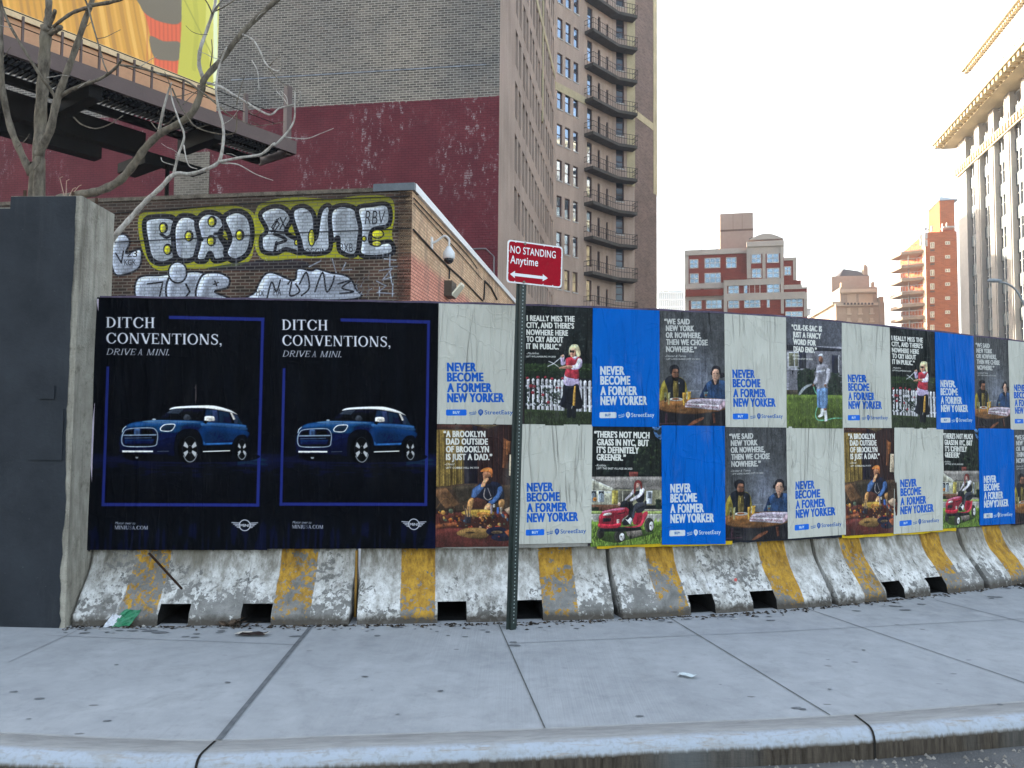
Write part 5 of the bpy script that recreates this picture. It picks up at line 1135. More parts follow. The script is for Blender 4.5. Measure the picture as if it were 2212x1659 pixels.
    ar = MB(); q = SW.p(s_, z_, 0); ar.tube(spl([(q.x, q.y, z_ + .26), tuple(SW.p(s_, z_ + .3, .12)), tuple(SW.p(s_, z_ + .42, .3)), tuple(SW.p(s_, z_ + .34, .42)), tuple(SW.p(s_, z_ + .16, .42))], False, 5), .026, 8); SW.box(ar, s_ - .07, s_ + .07, z_ + .12, z_ + .4, .004, .03); ar.build('arm', plain('cam_arm', (.66, .67, .68), .4, 0, .06), dc)
    s_, z_ = SW.sz(g(600, 0), gy(1370)); c = SW.p(s_, z_, .1); fl = thing('flood_light', 'square flood light with a bright lens on the peach side wall', 'wall lamp', c)
    hb = MB(); SW.box(hb, s_ - .22, s_ + .3, z_ - .18, z_ + .2, .004, .2); hb.build('housing', plain('lamp_bronze', '#4a4238', .6), fl)
    le = MB(); le.extr([SW.p(s_ - .2, z_ - .17, .202), SW.p(s_ + .28, z_ - .17, .202), SW.p(s_ + .24, z_ + .1, .42), SW.p(s_ - .16, z_ + .1, .42)][:4], Vector((0, 0, .06))); le.build('lens', plain('lamp_lens', (.8, .78, .62), .3, 0, .05), fl)
low_building()
# ------------------------------------------------------------------ openings in walls
def holed_wall(mb, W, S0, S1, Z0, Z1, rects, dep=.25, o=0.0):
    ss = sorted({S0, S1} | {r[0] for r in rects} | {r[1] for r in rects}); zs = sorted({Z0, Z1} | {r[2] for r in rects} | {r[3] for r in rects})
    ss = [s for s in ss if S0 <= s <= S1]; zs = [z for z in zs if Z0 <= z <= Z1]
    for a, b in zip(ss[:-1], ss[1:]):
        col_ = [r for r in rects if r[0] - 1e-6 <= a and b <= r[1] + 1e-6]; run = None
        for c, d in zip(zs[:-1], zs[1:]):
            if any(r[2] - 1e-6 <= c and d <= r[3] + 1e-6 for r in col_):
                if run is not None: mb.quad(W.p(a, run, o), W.p(b, run, o), W.p(b, c, o), W.p(a, c, o)); run = None
            elif run is None: run = c
        if run is not None: mb.quad(W.p(a, run, o), W.p(b, run, o), W.p(b, Z1, o), W.p(a, Z1, o))
    for a, b, c, d in rects:
        mb.quad(W.p(a, c, o), W.p(b, c, o), W.p(b, c, o - dep), W.p(a, c, o - dep)); mb.quad(W.p(a, d, o), W.p(a, d, o - dep), W.p(b, d, o - dep), W.p(b, d, o))
        mb.quad(W.p(a, c, o), W.p(a, c, o - dep), W.p(a, d, o - dep), W.p(a, d, o)); mb.quad(W.p(b, c, o), W.p(b, d, o), W.p(b, d, o - dep), W.p(b, c, o - dep))
def window(W, r, root, fm, gm, o=0.0, dep=.25, fw=.07, bars=1, sill=None, vb=0, vtop=None):
    a, b, c, d = r; f = MB(); o0, o1 = o - dep, o - dep + .07
    W.box(f, a, a + fw, c, d, o0, o1); W.box(f, b - fw, b, c, d, o0, o1); W.box(f, a + fw, b - fw, c, c + fw, o0, o1); W.box(f, a + fw, b - fw, d - fw, d, o0, o1)
    for i in range(bars): z = c + (d - c) * (i + 1) / (bars + 1); W.box(f, a + fw, b - fw, z - fw * .4, z + fw * .4, o0, o1 - .01)
    for i in range(vb): s = a + (b - a) * (i + 1) / (vb + 1); W.box(f, s - fw * .4, s + fw * .4, c + fw, d - fw, o0, o1 - .004)
    ob = f.build('window', fm, root)
    g = MB(); g.quad(W.p(a, c, o0 + .02), W.p(b, c, o0 + .02), W.p(b, d, o0 + .02), W.p(a, d, o0 + .02)); g.build('pane', gm, ob)
    if sill is not None: s = MB(); W.box(s, a - .06, b + .06, c - .12, c - .002, o - .05, o + .06); s.build('sill', sill, ob)
    return ob
# ------------------------------------------------------------------ the tall building
def tower():
    A = at(1075, 600, 45.0); A = Vector((A.x, A.y)); ab = Vector((.1654, .986)).normalized()
    WA = Wall(A, ab); sB = WA.sz(1197, 500)[0]; B = A + ab * sB
    WB = Wall(B, (math.sin(R(43)), math.cos(R(43)))); sC = WB.sz(1321, 500)[0]; C = B + WB.d * sC
    WC = Wall(C, (math.sin(R(70)), math.cos(R(70)))); sD = WC.sz(1371, 500)[0]; D = C + WC.d * sD
    WD = Wall(D, (math.sin(R(35)), math.cos(R(35)))); sE = WD.sz(1419, 500)[0]
    WF = Wall(A, (-V8[0], -V8[1]), True); H = 60
    h = thing('tall_building', 'tall building with a grey and red painted brick flank and fire escape balconies', 'building', (A.x, A.y, 0))
    # flank: bare grey brick above, faded red paint below
    zr = WF.sz(1072, 208)[1]
    t = NT('flank_brick'); uv = t.uv(); P = t.pos(); sx = t.n('SeparateXYZ'); t.L(P, sx.inputs[0])
    b = t.n('TexBrick', {'Vector': uv, 'Color1': (.065, .06, .055, 1), 'Color2': (.155, .14, .125, 1), 'Mortar': (.36, .34, .31, 1), 'Scale': 1.0, 'Mortar Size': .022, 'Mortar Smooth': .3, 'Brick Width': .42, 'Row Height': .15})
    n1 = t.noise(P, .12, 6, .65); n2 = t.noise(P, .7, 5, .65); n3 = t.noise(t.scale(P, (1, 1, .5)), 3.5, 6, .75)
    gr = t.mix(1.0, b.outputs[0], t.mix(t.ramp(n1, .35, .65), (.8, .8, .82), (1.35, 1.25, 1.15)), 'MULTIPLY'); gr = t.mix(t.ramp(n2, .55, .75, 0, .35), gr, (.22, .17, .14))
    rd = t.mix(t.ramp(n2, .3, .7), (.105, .022, .03), (.16, .034, .042)); rd = t.mix(1.0, rd, t.mix(b.outputs[1], (1, 1, 1), (.7, .7, .7)), 'MULTIPLY')
    lay = t.noise(t.scale(P, (.28, .28, .22)), 1.0, 2, .5); chips = t.math('MULTIPLY', t.ramp(n3, .55, .6), t.ramp(lay, .46, .6)); chips = t.math('MULTIPLY', chips, t.ramp(b.outputs[1], .1, .4, .25, 1))
    rd = t.mix(t.math('MULTIPLY', chips, .75), rd, (.38, .34, .34))
    ed = t.math('ADD', sx.outputs[2], t.math('MULTIPLY', t.math('SUBTRACT', n3, .5), .35)); c = t.mix(t.ramp(ed, zr - .02, zr + .02), rd, gr)
    t.bump(t.math('SUBTRACT', 1.0, b.outputs[1]), .4, .015); flank = t.fin(c, .85)
    f = MB(); f.quad(WF.p(0, 0), WF.p(64, 0), WF.p(64, H), WF.p(0, H)); f.build('wall', flank, h)
    gp = MB(); gs0 = WF.sz(452, 400)[0]; gs1 = WF.sz(377, 400)[0]; gz = WF.sz(415, 330)[1]
    WF.box(gp, gs0, gs1, 0, gz, -.1, .06); gp.build('brick_patch', brick('patch_brick', '#5c554e', '#7a7268', '#8f877c', .42, .15, .02), h)
    ln = MB(); z0 = WF.sz(900, 150)[1]; WF.box(ln, WF.sz(1050, 150)[0], WF.sz(500, 150)[0], z0, z0 + .07, -.01, .03); ln.build('ledge', plain('pale_mortar', '#8f9298', .8, 0, .4, 3), h)
    pp = MB(); zz = WF.sz(1040, 538)[1]; a_, b_ = WF.sz(990, 538)[0], WF.sz(1068, 538)[0]; pp.tube([WF.p(a_, zz, .08), WF.p(b_ + .5, zz, .08), WF.p(b_, zz - .5, .08), WF.p(b_, 2, .08)], .05, 6); pp.build('conduit', plain('conduit', '#70686a', .6), h)
    t = NT('tan_brick'); uv = t.uv(); P = t.pos(); n1 = t.noise(P, .18, 5, .6); st = t.noise(t.scale(P, (1, 1, .12)), 1.4, 5, .7); n2 = t.noise(t.scale(uv, (2, 9, 1)), 1.6, 3, .7)
    f_ = t.math('ADD', t.math('MULTIPLY', n1, .45), t.math('ADD', t.math('MULTIPLY', st, .35), t.math('MULTIPLY', n2, .2)))
    c = t.mix(t.ramp(f_, .36, .62), (.29, .215, .175), (.50, .385, .32)); c = t.mix(t.ramp(n1, .55, .75, 0, .35), c, (.36, .23, .2)); t.bump(n2, .3, .02); tan = t.fin(c, .9)
    SH = 3.6; panes = glass('dark_pane', '#3a4048', .35, .08); bright = glass('sky_reflect_pane', '#9fb2c8', .85, .05); mid = glass('warm_reflect_pane', '#b4a88c', .5, .2)
    redf = plain('red_frame', '#4a2c2c', .6, 0, .1); whs = plain('pale_sill', '#b8b4b0', .8, 0, .1); cream = plain('cream_paint', (.50, .42, .27), .8, 0, .15, .6)
    # side wall in the street direction
    zt = WA.sz(1115, 96)[1]; s0 = WA.sz(1112, 300)[0]; rects = []; s = s0; cols_ = []
    while s + 2.8 < sB: cols_ += [(s, s + 1.05), (s + 1.5, s + 2.55)]; s += 3.35
    for k in range(-4, 5):
        z = zt + 1.0 - k * SH
        for a, b_ in cols_: rects.append((a, b_, z - 2.5, z))
    w = MB(); holed_wall(w, WA, 0, sB, 0, H, rects, .3); w.build('wall', tan, h)
    fr = plain('dark_frame', '#3a3634', .6); vis = [r for r in rects if r[3] > 12 and r[2] < 40]
    vis.sort(key=lambda r: r[0]); near, rest = vis[:44], [r for r in rects if r not in vis[:44]]
    for r in near: window(WA, r, h, fr, panes, 0, .3, .08, 1)
    m = MB()
    for r in rest: WA.box(m, r[0], r[1], r[2], r[3], -.34, -.26)
    o = m.build('windows', panes, h); o['kind'] = 'stuff'
    bands = MB(); q0, q1 = WA.sz(1150, 100)[0], sB
    s1, z1 = WA.sz(1155, 60)[0], WA.sz(1196, 160)[1]
    WA.box(bands, 0.02, sB, z1, z1 + .6, -.05, .05); sA = WA.sz(1172, 100)[0]; WA.box(bands, sA, sA + .5, WA.sz(1172, 265)[1], H, -.05, .06)
    # splayed wall with three windows a floor
    Y = WB.sz(1209, 39)[1]; cols3 = [(WB.sz(a, 300)[0], WB.sz(b_, 300)[0]) for a, b_ in ((1203, 1214.5), (1220.6, 1231.8), (1238.5, 1249))]; r3 = []
    for k in range(-1, 9):
        for a, b_ in cols3: r3.append((a, b_, Y - k * SH - 2.05, Y - k * SH))
    colE = [(WB.sz(a, 300)[0], WB.sz(b_, 300)[0]) for a, b_ in ((1268, 1279), (1291, 1296.5), (1309.5, 1314))]; YE = WB.sz(1273, 88)[1]; rE = []
    for k in range(-2, 9):
        rE.append((*colE[0], YE - k * SH - 2.2, YE - k * SH))
        rE.append((*colE[1], YE - .35 - k * SH - 2.0, YE - .35 - k * SH)); rE.append((*colE[2], YE - .55 - k * SH - 1.9, YE - .55 - k * SH))
    w = MB(); holed_wall(w, WB, 0, sC, 0, H, r3 + rE, .18); w.build('wall', tan, h)
    for i, r in enumerate(r3): window(WB, r, h, redf, bright if r[3] > 20 else mid, 0, .18, .09, 1, whs)  # sky reflection tinted into upper panes, warm reflection into lower ones
    for i, r in enumerate(rE): window(WB, r, h, redf, (bright if r[3] > 22 else mid) if i % 3 == 0 else panes, 0, .18, .08, 1)
    zb = WB.sz(1200, 170)[1]; WB.box(bands, 0, WB.sz(1265, 200)[0], zb - 1.1, zb - .3, -.05, .05)
    # return wall with doors, then the end pier with cream strips
    rC = []; ca, cb_ = WC.sz(1330.5, 300)[0], WC.sz(1348, 300)[0]; YC = WC.sz(1339, 40)[1]
    for k in range(-1, 9): rC.append((ca, cb_, YC - k * SH - 2.2, YC - k * SH))
    w = MB(); holed_wall(w, WC, 0, sD, 0, H, rC, .18); w.build('wall', tan, h)
    for r in rC: window(WC, r, h, redf, panes, 0, .18, .1, 2, whs)
    sa = WC.sz(1354, 300)[0]; zc = WC.sz(1360, 402)[1]; WC.box(bands, sa, sD + .02, zc, H, -.05, .05)
    w = MB(); w.quad(WD.p(0, 0), WD.p(sE, 0), WD.p(sE, H), WD.p(0, H)); E = WD.p(sE, 0); G = E + Vector((U8[0], U8[1], 0)) * 22; w.quad(E, G, G + Vector((0, 0, H)), E + Vector((0, 0, H))); w.build('wall', brick('mauve_brick', '#6a5852', '#857068', '#8a7a70', .5, .16, .02, .5), h)
    zd = WD.sz(1373, 240)[1]; WD.box(bands, 0.05, WD.sz(1411, 240)[0], zd - .7, zd + .1, -.05, .05); zf = WD.sz(1415, 420)[1]; WD.box(bands, WD.sz(1411, 300)[0], sE, zf, H, -.05, .06)
    bands.build('painted_band', cream, h)
    # back and roof
    bk = MB(); q = [WF.p(64, 0), WA.p(0, 0), WA.p(sB, 0), WB.p(sC, 0), WC.p(sD, 0), E, G, WF.p(64, 0) + Vector((U8[0], U8[1], 0)) * 64]
    bk.add([(p.x, p.y, H + .004) for p in q], [tuple(range(8))]); bk.quad(q[6], q[7], q[7] + Vector((0, 0, H)), q[6] + Vector((0, 0, H))); bk.quad(q[7], q[0], q[0] + Vector((0, 0, H)), q[7] + Vector((0, 0, H))); bk.build('roof', plain('roof_felt', '#3a3836', .9), h)
    # fire escape balconies
    iron = plain('iron', '#2e2c2c', .6, 0, .15); slab = plain('balcony_slab', '#55504c', .85, 0, .25, 1.5); sl = WB.sz(1262, 300)[0]; sr = WC.sz(1366, 300)[0]; zB = WB.sz(1263, 66)[1]
    for k in range(-1, 9):
        z = zB - k * SH; o_ = 1.15
        p = [WB.p(sl, 0), WB.p(sC, 0), WC.p(sr, 0), WC.p(sr, 0, o_), None, WB.p(sl, 0, o_)]
        # outer corner where both edges meet
        a1, d1 = WB.p(0, 0, o_), WB.d; a2, d2 = WC.p(0, 0, o_), WC.d; den = d1.x * d2.y - d1.y * d2.x; tt = ((a2.x - a1.x) * d2.y - (a2.y - a1.y) * d2.x) / den; p[4] = a1 + Vector((d1.x, d1.y, 0)) * tt
        m = MB(); m.prism([(q.x, q.y) for q in p][::-1], z - .42, z - .1); bo = m.build('balcony', slab, h)
        r_ = MB(); e = [p[0], p[5], p[4], p[3], p[2]]
        for hh in (1.0, .5): r_.tube([Vector((q.x, q.y, z + hh)) for q in e], .03, 4)
        for a_, b_ in zip(e[:-1], e[1:]):
            n_ = max(2, int((b_ - a_).length / .3))
            for i in range(n_ + 1): q = a_.lerp(b_, i / n_); r_.tube([(q.x, q.y, z - .1), (q.x, q.y, z + 1.0)], .02, 3, False)
        r_.build('railing', iron, bo)
tower()
# ------------------------------------------------------------------ roof billboard
def billboard():
    dirn = R(36.8); a_ = Vector((-math.sin(dirn), -math.cos(dirn))); P0 = at(635, 333, 22.0); W = Wall((P0.x, P0.y), (a_.x, a_.y), True)   # s grows towards the camera, +o faces us
    if W.n.y > 0: W.n = -W.n
    zf = P0.z; fasc = .38; L = 15
    h = thing('billboard', 'large roof billboard with orange folds and striped bands above a steel catwalk', 'billboard', (P0.x, P0.y, zf))
    br = plain('brown_steel', '#5a4844', .55, .1, .12, 2); dk = plain('dark_steel', '#08090b', .75, 0, .3, 3); pe = plain('peach_skirt', (.62, .32, .17), .6, 0, .1, 1.2); lt = plain('grating', '#5a6068', .5, .4, .2)
    f = MB(); W.box(f, 0, L, zf, zf + fasc, -.05, .05); W.box(f, -.05, .0, zf, zf + fasc, -1.7, .05); f.build('fascia', br, h)
    dkb = MB(); W.box(dkb, 0.05, L, zf + .2, zf + .24, -.4, -.06); W.box(dkb, .05, L, zf + .2, zf + .24, -1.05, -.95)
    W.box(dkb, .05, L, zf + .02, zf + .2, -1.72, -1.56); W.box(dkb, .05, L, zf + .24, zf + .26, -1.55, -.1); dkb.build('deck', dk, h)
    g = MB(); n = int((L - .1) / .12)
    for o0, o1 in ((-.55, -.42), (-.92, -.66), (-1.5, -1.1)):
        for i in range(n): W.box(g, .1 + i * .12, .1 + i * .12 + .05, zf + .18, zf + .22, o0, o1)
    g.build('grating', lt, h)
    for q in [(s, s + .3, zf - .28, zf + .17, -1.9, -.1) for s in (2.2, 5.4, 9.6, 12.4)] + [(3.4, 8.6, zf - .62, zf - .02, -2.3, -1.9), (5.6, 8.8, zf - .5, zf + .1, -3.4, -2.31), (3.0, 3.5, zf - .9, zf - .63, -3.2, -1.7), (4.4, 7.6, zf - .95, zf - .63, -2.6, -2.2), (1.6, 3.4, zf - .62, zf - .5, -2.6, -1.9)]:
        fr = MB(); W.box(fr, *q); fr.build('support_beam', dk, h)
    mast = MB(); c = W.p(W.sz(363, 330, -2.2)[0], 0, -2.2); mast.tube([(c.x, c.y, 5.9), (c.x, c.y, zf - .5)], .06, 8); mast.build('mast', dk, h)
    # panel: printed cloth
    o = -.55; s0 = W.sz(466, 200)[0]
    Wp = Wall(W.p(0, 0, o).to_2d(), (a_.x, a_.y)); Wp.n = W.n; sr = Wp.sz(467, 200)[0]; zb0 = Wp.sz(466, 205)[1]; zb1 = Wp.sz(0, 27)[1]; sl = L + 2; ztop = zf + 9
    zb = (zb0 + zb1) / 2
    cv = Cv(700, 420, '#a8742e'); S1 = L + 2
    def fn(zx, zy): s, z = Wp.sz(zx * .2987, zy * .2987); return ((S1 - s) / (S1 - sr) * 700, (ztop - z) / (ztop - zb) * 420)
    cv.fn = fn
    cv.poly([(-800, -600), (1300, -600), (1300, 700), (-800, 500)], '#b8802f')
    for i in range(34):
        x = -400 + i * 48; rng = random.Random(i); cv.line([(x - 60, -500), (x, -100), (x + 40, 150), (x + 60 + i * 2, 520)], rng.uniform(8, 34), rng.choice(['#d09a45', '#96642a', '#e0ad58', '#c78f3c', '#8d5e30']), .55, True)
    cv.poly([(1000, -400), (1310, -400), (1310, 0), (1300, 300), (1270, 640), (1115, 620), (1110, 400), (1060, 150), (1000, 0)], '#c25032')
    for x in range(1060, 1310, 30): cv.line([(x - 20, -100), (x, 200), (x, 600)], 8, '#9a3a28', .5, True)
    for P in ([(990, -50), (1310, -30), (1305, 160), (1180, 165), (1060, 110), (1010, 40)], [(1080, 265), (1180, 300), (1300, 310), (1295, 430), (1200, 438), (1110, 410)]): cv.smooth(P, '#5f564a', 1, 4)
    cv.poly([(1010, -200), (1310, -200), (1310, 20), (1150, 30), (1050, -20)], '#c98a5a', .0)
    cv.poly([(1310, -400), (1700, -400), (1700, 800), (1270, 700), (1290, 450), (1310, 200)], '#a8a43a')
    cv.poly([(1500, -300), (1700, -300), (1700, 700), (1550, 650), (1480, 250)], '#c8c46a', .6); cv.line([(1330, 0), (1440, 220), (1540, 420)], 10, '#7d7a2c', .7, True); cv.line([(1400, -50), (1420, 200), (1400, 500)], 30, '#8f8c30', .4, True); cv.poly([(1540, -400), (1570, -400), (1570, 900), (1540, 900)], '#d8d6b0')
    cv.a = np.clip(cv.a ** .85 * np.array([1.2, 1.16, 1.08], np.float32), 0, 1)
    im = cv.image('billboard_print')
    t = NT('billboard_cloth'); tx = t.n('TexImage', {'Vector': t.uv()}); tx.image = im; tx.extension = 'EXTEND'; n1 = t.noise(t.pos(), .6, 4); t.bump(n1, .4, .2); pm = t.fin(tx.outputs[0], .55)
    b = MB(); N = 30; uv = []
    for i in range(N + 1):
        s = S1 + (sr - S1) * i / N
        for z in (zb, ztop): b.v.append(Wp.p(s, z, .02)); uv.append((i / N, (z - zb) / (ztop - zb)))
    for i in range(N): b.f.append((2 * i, 2 * i + 2, 2 * i + 3, 2 * i + 1))
    b.uv = uv; b.build('printed_cloth', pm, h)
    k = MB(); Wp.box(k, sr, S1, zb - .02, ztop, -.12, .0); k.build('backing', plain('steel_back', '#6a655c', .6), h)
    s = MB(); Wp.box(s, sr - .03, S1, zf + .25, zb - .024, -.1, -.02); s.build('skirt', pe, h)
    tr = MB(); Wp.box(tr, sr, S1, zb - .02, zb + .14, .03, .06); tr.build('hem', plain('hem', (.72, .52, .3), .6), h)
    cab = MB(); bx_ = []
    for x in (170, 460, 600, 735, 870, 990, 1120, 1350, 1460, 20): s_ = W.sz(x * .2987, 150)[0]; bx_.append((s_ - .022, s_ + .022, zf + fasc, zb - .1, -.16, -.11))
    for zz in (zf + .75, zf + 1.05): cab.tube([W.p(.6, zz, -.12), W.p(L, zz, -.12)], .012, 4)
    s_ = W.sz(537, 250)[0]; bx_ += [(s_ - .05, s_ + .05, zf + fasc, zf + fasc + .9, -.2, -.1), (.05, .22, zf - .05, zf + 2.0, -.25, -.08)]
    for q in bx_: po = MB(); W.box(po, *q); po.build('railing_post', br, h)
    cab.build('safety_cable', dk, h)
billboard()
# ------------------------------------------------------------------ bare tree behind the wall
def tree():
    h = thing('bare_tree', 'leafless tree with crooked pale branches behind the grey wall', 'tree', at(70, 900, 7.0) * Vector((1, 1, 0)) if False else Vector((at(70, 900, 7.0).x, 7.0, -.17)))
    t = NT('bark'); P = t.pos(); a = t.noise(t.scale(P, (1, 1, .35)), 22, 6, .7); b = t.noise(P, 4, 4)
    c = t.mix(t.ramp(a, .35, .68), (.06, .05, .04), (.22, .19, .15)); c = t.mix(t.ramp(b, .5, .7, 0, .5), c, (.2, .17, .12)); t.bump(a, .6, .012); bark = t.fin(c, .9)
    t = NT('pale_bark'); P = t.pos(); a = t.noise(t.scale(P, (1, 1, .5)), 30, 5, .7); c = t.mix(t.ramp(a, .35, .65), (.24, .215, .19), (.50, .47, .43)); t.bump(a, .4, .008); pale = t.fin(c, .85)
    rng = random.Random(11)
    def pt(x, y, d): return at(x * .2987, y * .2987, d)
    def limb(name, P, r0, r1, d0, d1, mt=bark, root=False, seg=8, n=5, parent=None, k2=None):
        q = [(P[i] if k2 is None or P[i][0] < 9000 else P[i]) for i in range(len(P))]
        m = len(q); pts = [tuple(pt(x, y, d0 + (d1 - d0) * i / (m - 1) + rng.uniform(-.04, .04))) for i, (x, y) in enumerate(q)]
        if root: pts = [(pts[0][0], pts[0][1], -.2)] + pts
        c = spl(pts, False, n); k = len(c); d = (d0 + d1) / 2 * 2074 * 0 + 1
        s = .2987 / F * (d0 + d1) / 2
        rad = [(r0 + (r1 - r0) * i / (k - 1)) * s * .77 * (1 + .09 * math.sin(i * 1.7)) for i in range(k)]
        b = MB(); b.tube(c, rad, seg); return b.build(name, mt, h if parent is None else parent, smooth=True)
    z5 = lambda x, y: ((442.4 + x * .304) / .2987, y * .304 / .2987)
    # stems
    limb('trunk', [(280, 1420), (276, 1200), (290, 900), (310, 600), (325, 350), (335, 195)], 52, 50, 7.2, 7.2, bark, True, 12)
    limb('trunk', [(335, 230), (345, 150), (352, 60), (352, -60)], 36, 28, 7.2, 7.2, bark); limb('branch', [(355, 190), (385, 120), (398, 75)], 20, 17, 7.2, 7.1); limb('branch', [(350, 250), (400, 222), (440, 195)], 26, 24, 7.2, 7.0)
    limb('trunk', [(235, 1440), (220, 1260), (140, 1080), (70, 900), (15, 620), (5, 350), (-2, 60), (5, -60)], 42, 18, 7.0, 7.0, bark, True, 10)
    limb('trunk', [(275, 1400), (285, 1120), (360, 950), (410, 730), (470, 560), (540, 370), (620, 130), (660, 20), (690, -80)], 44, 20, 7.0, 6.8, bark, True, 10)
    limb('trunk', [(420, 1440), (600, 1405), (720, 1380), (860, 1310), (960, 1200), (1060, 1060), (1170, 960), (1300, 890), (1400, 800), (1460, 650), (1480, 570), (1600, 430), (1750, 240), (1900, 90), (2060, -50)], 42, 22, 6.9, 6.6, bark, False, 10)
    B = 'branch'
    limb(B, [(640, 40), (780, 20), (900, -15), (1000, -60)], 20, 12, 6.8, 6.6); limb(B, [(385, 195), (440, 150), (520, 95), (600, 65), (655, 50)], 15, 17, 7.0, 6.8)
    limb(B, [(410, 720), (360, 640), (300, 560), (200, 400), (80, 200), (20, 60), (0, -40)], 17, 10, 7.0, 6.7); limb(B, [(420, 715), (480, 670), (560, 630), (700, 580), (790, 530), (850, 475), (878, 435)], 20, 10, 7.0, 6.5)
    limb(B, [(868, 470), (1000, 490), (1150, 530), (1300, 570), (1370, 600), (1450, 660), (1530, 720), (1640, 820)], 11, 8, 6.5, 6.3); limb(B, [(610, -20), (640, 60), (660, 140), (700, 280), (735, 400), (750, 460), (778, 525)], 10, 6, 6.7, 6.4)
    limb(B, [(1470, 565), (1440, 470), (1450, 350), (1495, 220), (1540, 90), (1555, 30), (1560, -40)], 20, 12, 6.7, 6.6, pale); limb(B, [(1540, 95), (1570, 50), (1630, -30)], 12, 8, 6.6, 6.5, pale); limb(B, [(1535, 100), (1510, 40), (1480, -10)], 8, 5, 6.6, 6.5); limb(B, [(1545, 85), (1620, 50), (1700, 0)], 7, 4, 6.6, 6.5)
    limb(B, [(1500, 600), (1600, 630), (1680, 680), z5(300, 730), z5(400, 790), z5(470, 815), z5(530, 770), z5(640, 740), z5(672, 710), z5(678, 650)], 13, 6, 6.6, 6.2, pale)
    limb(B, [(1755, 250), (1830, 290), (1880, 370), (1910, 440), (1950, 490), (2015, 515), z5(545, 470), z5(545, 410)], 11, 5, 6.6, 6.3, pale); limb(B, [(1940, 490), (2000, 560), (2080, 635)], 7, 4, 6.4, 6.2)
    F_ = limb(B, [(790, 1760), (870, 1660), (960, 1560), (1060, 1450), (1160, 1360), (1260, 1260), (1380, 1258), (1500, 1220), (1585, 1165), (1615, 1020), (1612, 900), (1580, 780), (1562, 640), (1585, 480), (1640, 340)], 27, 7, 6.3, 6.1, pale, False, 10)
    limb(B, [(1585, 1170), (1740, 1140), (1890, 1115), (1980, 1040), z5(500, 1030), z5(590, 935), z5(635, 850), z5(640, 740), z5(640, 650)], 15, 6, 6.15, 6.0, pale)
    limb(B, [(1600, 1180), (1720, 1190), (1850, 1260), (1975, 1305)], 8, 3, 6.1, 6.0, pale); limb(B, [(1258, 1250), (1290, 1120), (1332, 985), (1290, 860), (1245, 720), (1235, 640)], 14, 5, 6.2, 6.1, pale)
    limb(B, [(1150, 950), (1180, 800), (1215, 670), (1240, 600)], 15, 7, 6.8, 6.6, pale); limb(B, [(1330, 1050), (1345, 1140), (1370, 1200), (1425, 1222)], 7, 4, 6.2, 6.1, pale); limb(B, [(1245, 640), (1300, 760), (1360, 850), (1420, 920), (1560, 965), (1690, 965), (1712, 890), (1710, 815)], 8, 5, 6.6, 6.3)
    limb(B, [(535, 850), (590, 900), (690, 930), (790, 900), (890, 835)], 8, 4, 6.9, 6.7); limb(B, [(1235, 640), (1210, 560), (1190, 520)], 4, 3, 6.3, 6.3); limb(B, [(1640, 820), (1760, 880), (1860, 910), (2060, 880)], 6, 3, 6.3, 6.2); limb(B, [z5(570, 975), z5(720, 985), z5(820, 950), z5(915, 912)], 6, 3, 6.05, 6.0, pale)
    limb(B, [(1320, 760), (1450, 640), (1620, 570)], 4, 3, 6.4, 6.3); limb(B, [(1710, 760), (1740, 640), (1770, 545)], 4, 3, 6.3, 6.2); limb(B, [z5(335, 430), z5(375, 510), z5(385, 640)], 6, 4, 6.3, 6.2, pale); limb(B, [(1165, 1140), (1180, 1170), (1260, 1195)], 4, 3, 6.3, 6.2, pale)
    limb(B, [z5(510, 650), z5(560, 700), z5(590, 750)], 5, 4, 6.2, 6.1, pale); limb(B, [z5(540, 645), z5(580, 690), z5(590, 745)], 4, 3, 6.2, 6.1, pale); limb(B, [(1095, 885), (1130, 930), (1155, 940)], 5, 4, 6.8, 6.8); limb(B, [(1230, 700), (1330, 690), (1400, 665)], 5, 3, 6.5, 6.4); limb(B, [(1520, 480), (1535, 380), (1530, 285)], 6, 4, 6.6, 6.5); limb(B, [(1780, 760), (1830, 830), (1890, 800)], 4, 3, 6.3, 6.2)
    limb(B, [(240, 1230), (285, 1180), (298, 1130)], 5, 3, 6.9, 6.8)
    seeds = [(80, 200, -1), (20, 420, 1), (500, 480, -1), (600, 200, 1), (700, 280, 1), (560, 640, 1), (1000, 490, 1), (1250, 560, -1), (1600, 430, -1), (1700, 310, 1), (1850, 140, 1), (1540, 90, 1), (1500, 250, -1), (1680, 690, 1), (1800, 760, -1), (1950, 480, 1), (1740, 1140, -1), (1900, 1100, 1), (1290, 1110, -1), (1610, 900, 1), (1570, 700, -1), (1450, 1240, 1), (940, 1580, 1), (1210, 900, 1), (130, 1060, 1), (450, 640, -1), (340, 560, 1), (790, 20, 1), (1420, 930, 1), (1870, 900, -1)]
    for x, y, s_ in seeds:
        a_ = rng.uniform(.5, 1.4) * s_; l = rng.uniform(70, 190); q = [(x, y)]
        for k in range(3): a_ += rng.uniform(-.45, .45); q.append((q[-1][0] + l / 3 * math.sin(a_), q[-1][1] - l / 3 * math.cos(a_)))
        limb('twig', q, 4, 2, 6.5, 6.4, bark if rng.random() < .6 else pale, seg=5, n=3)
tree()
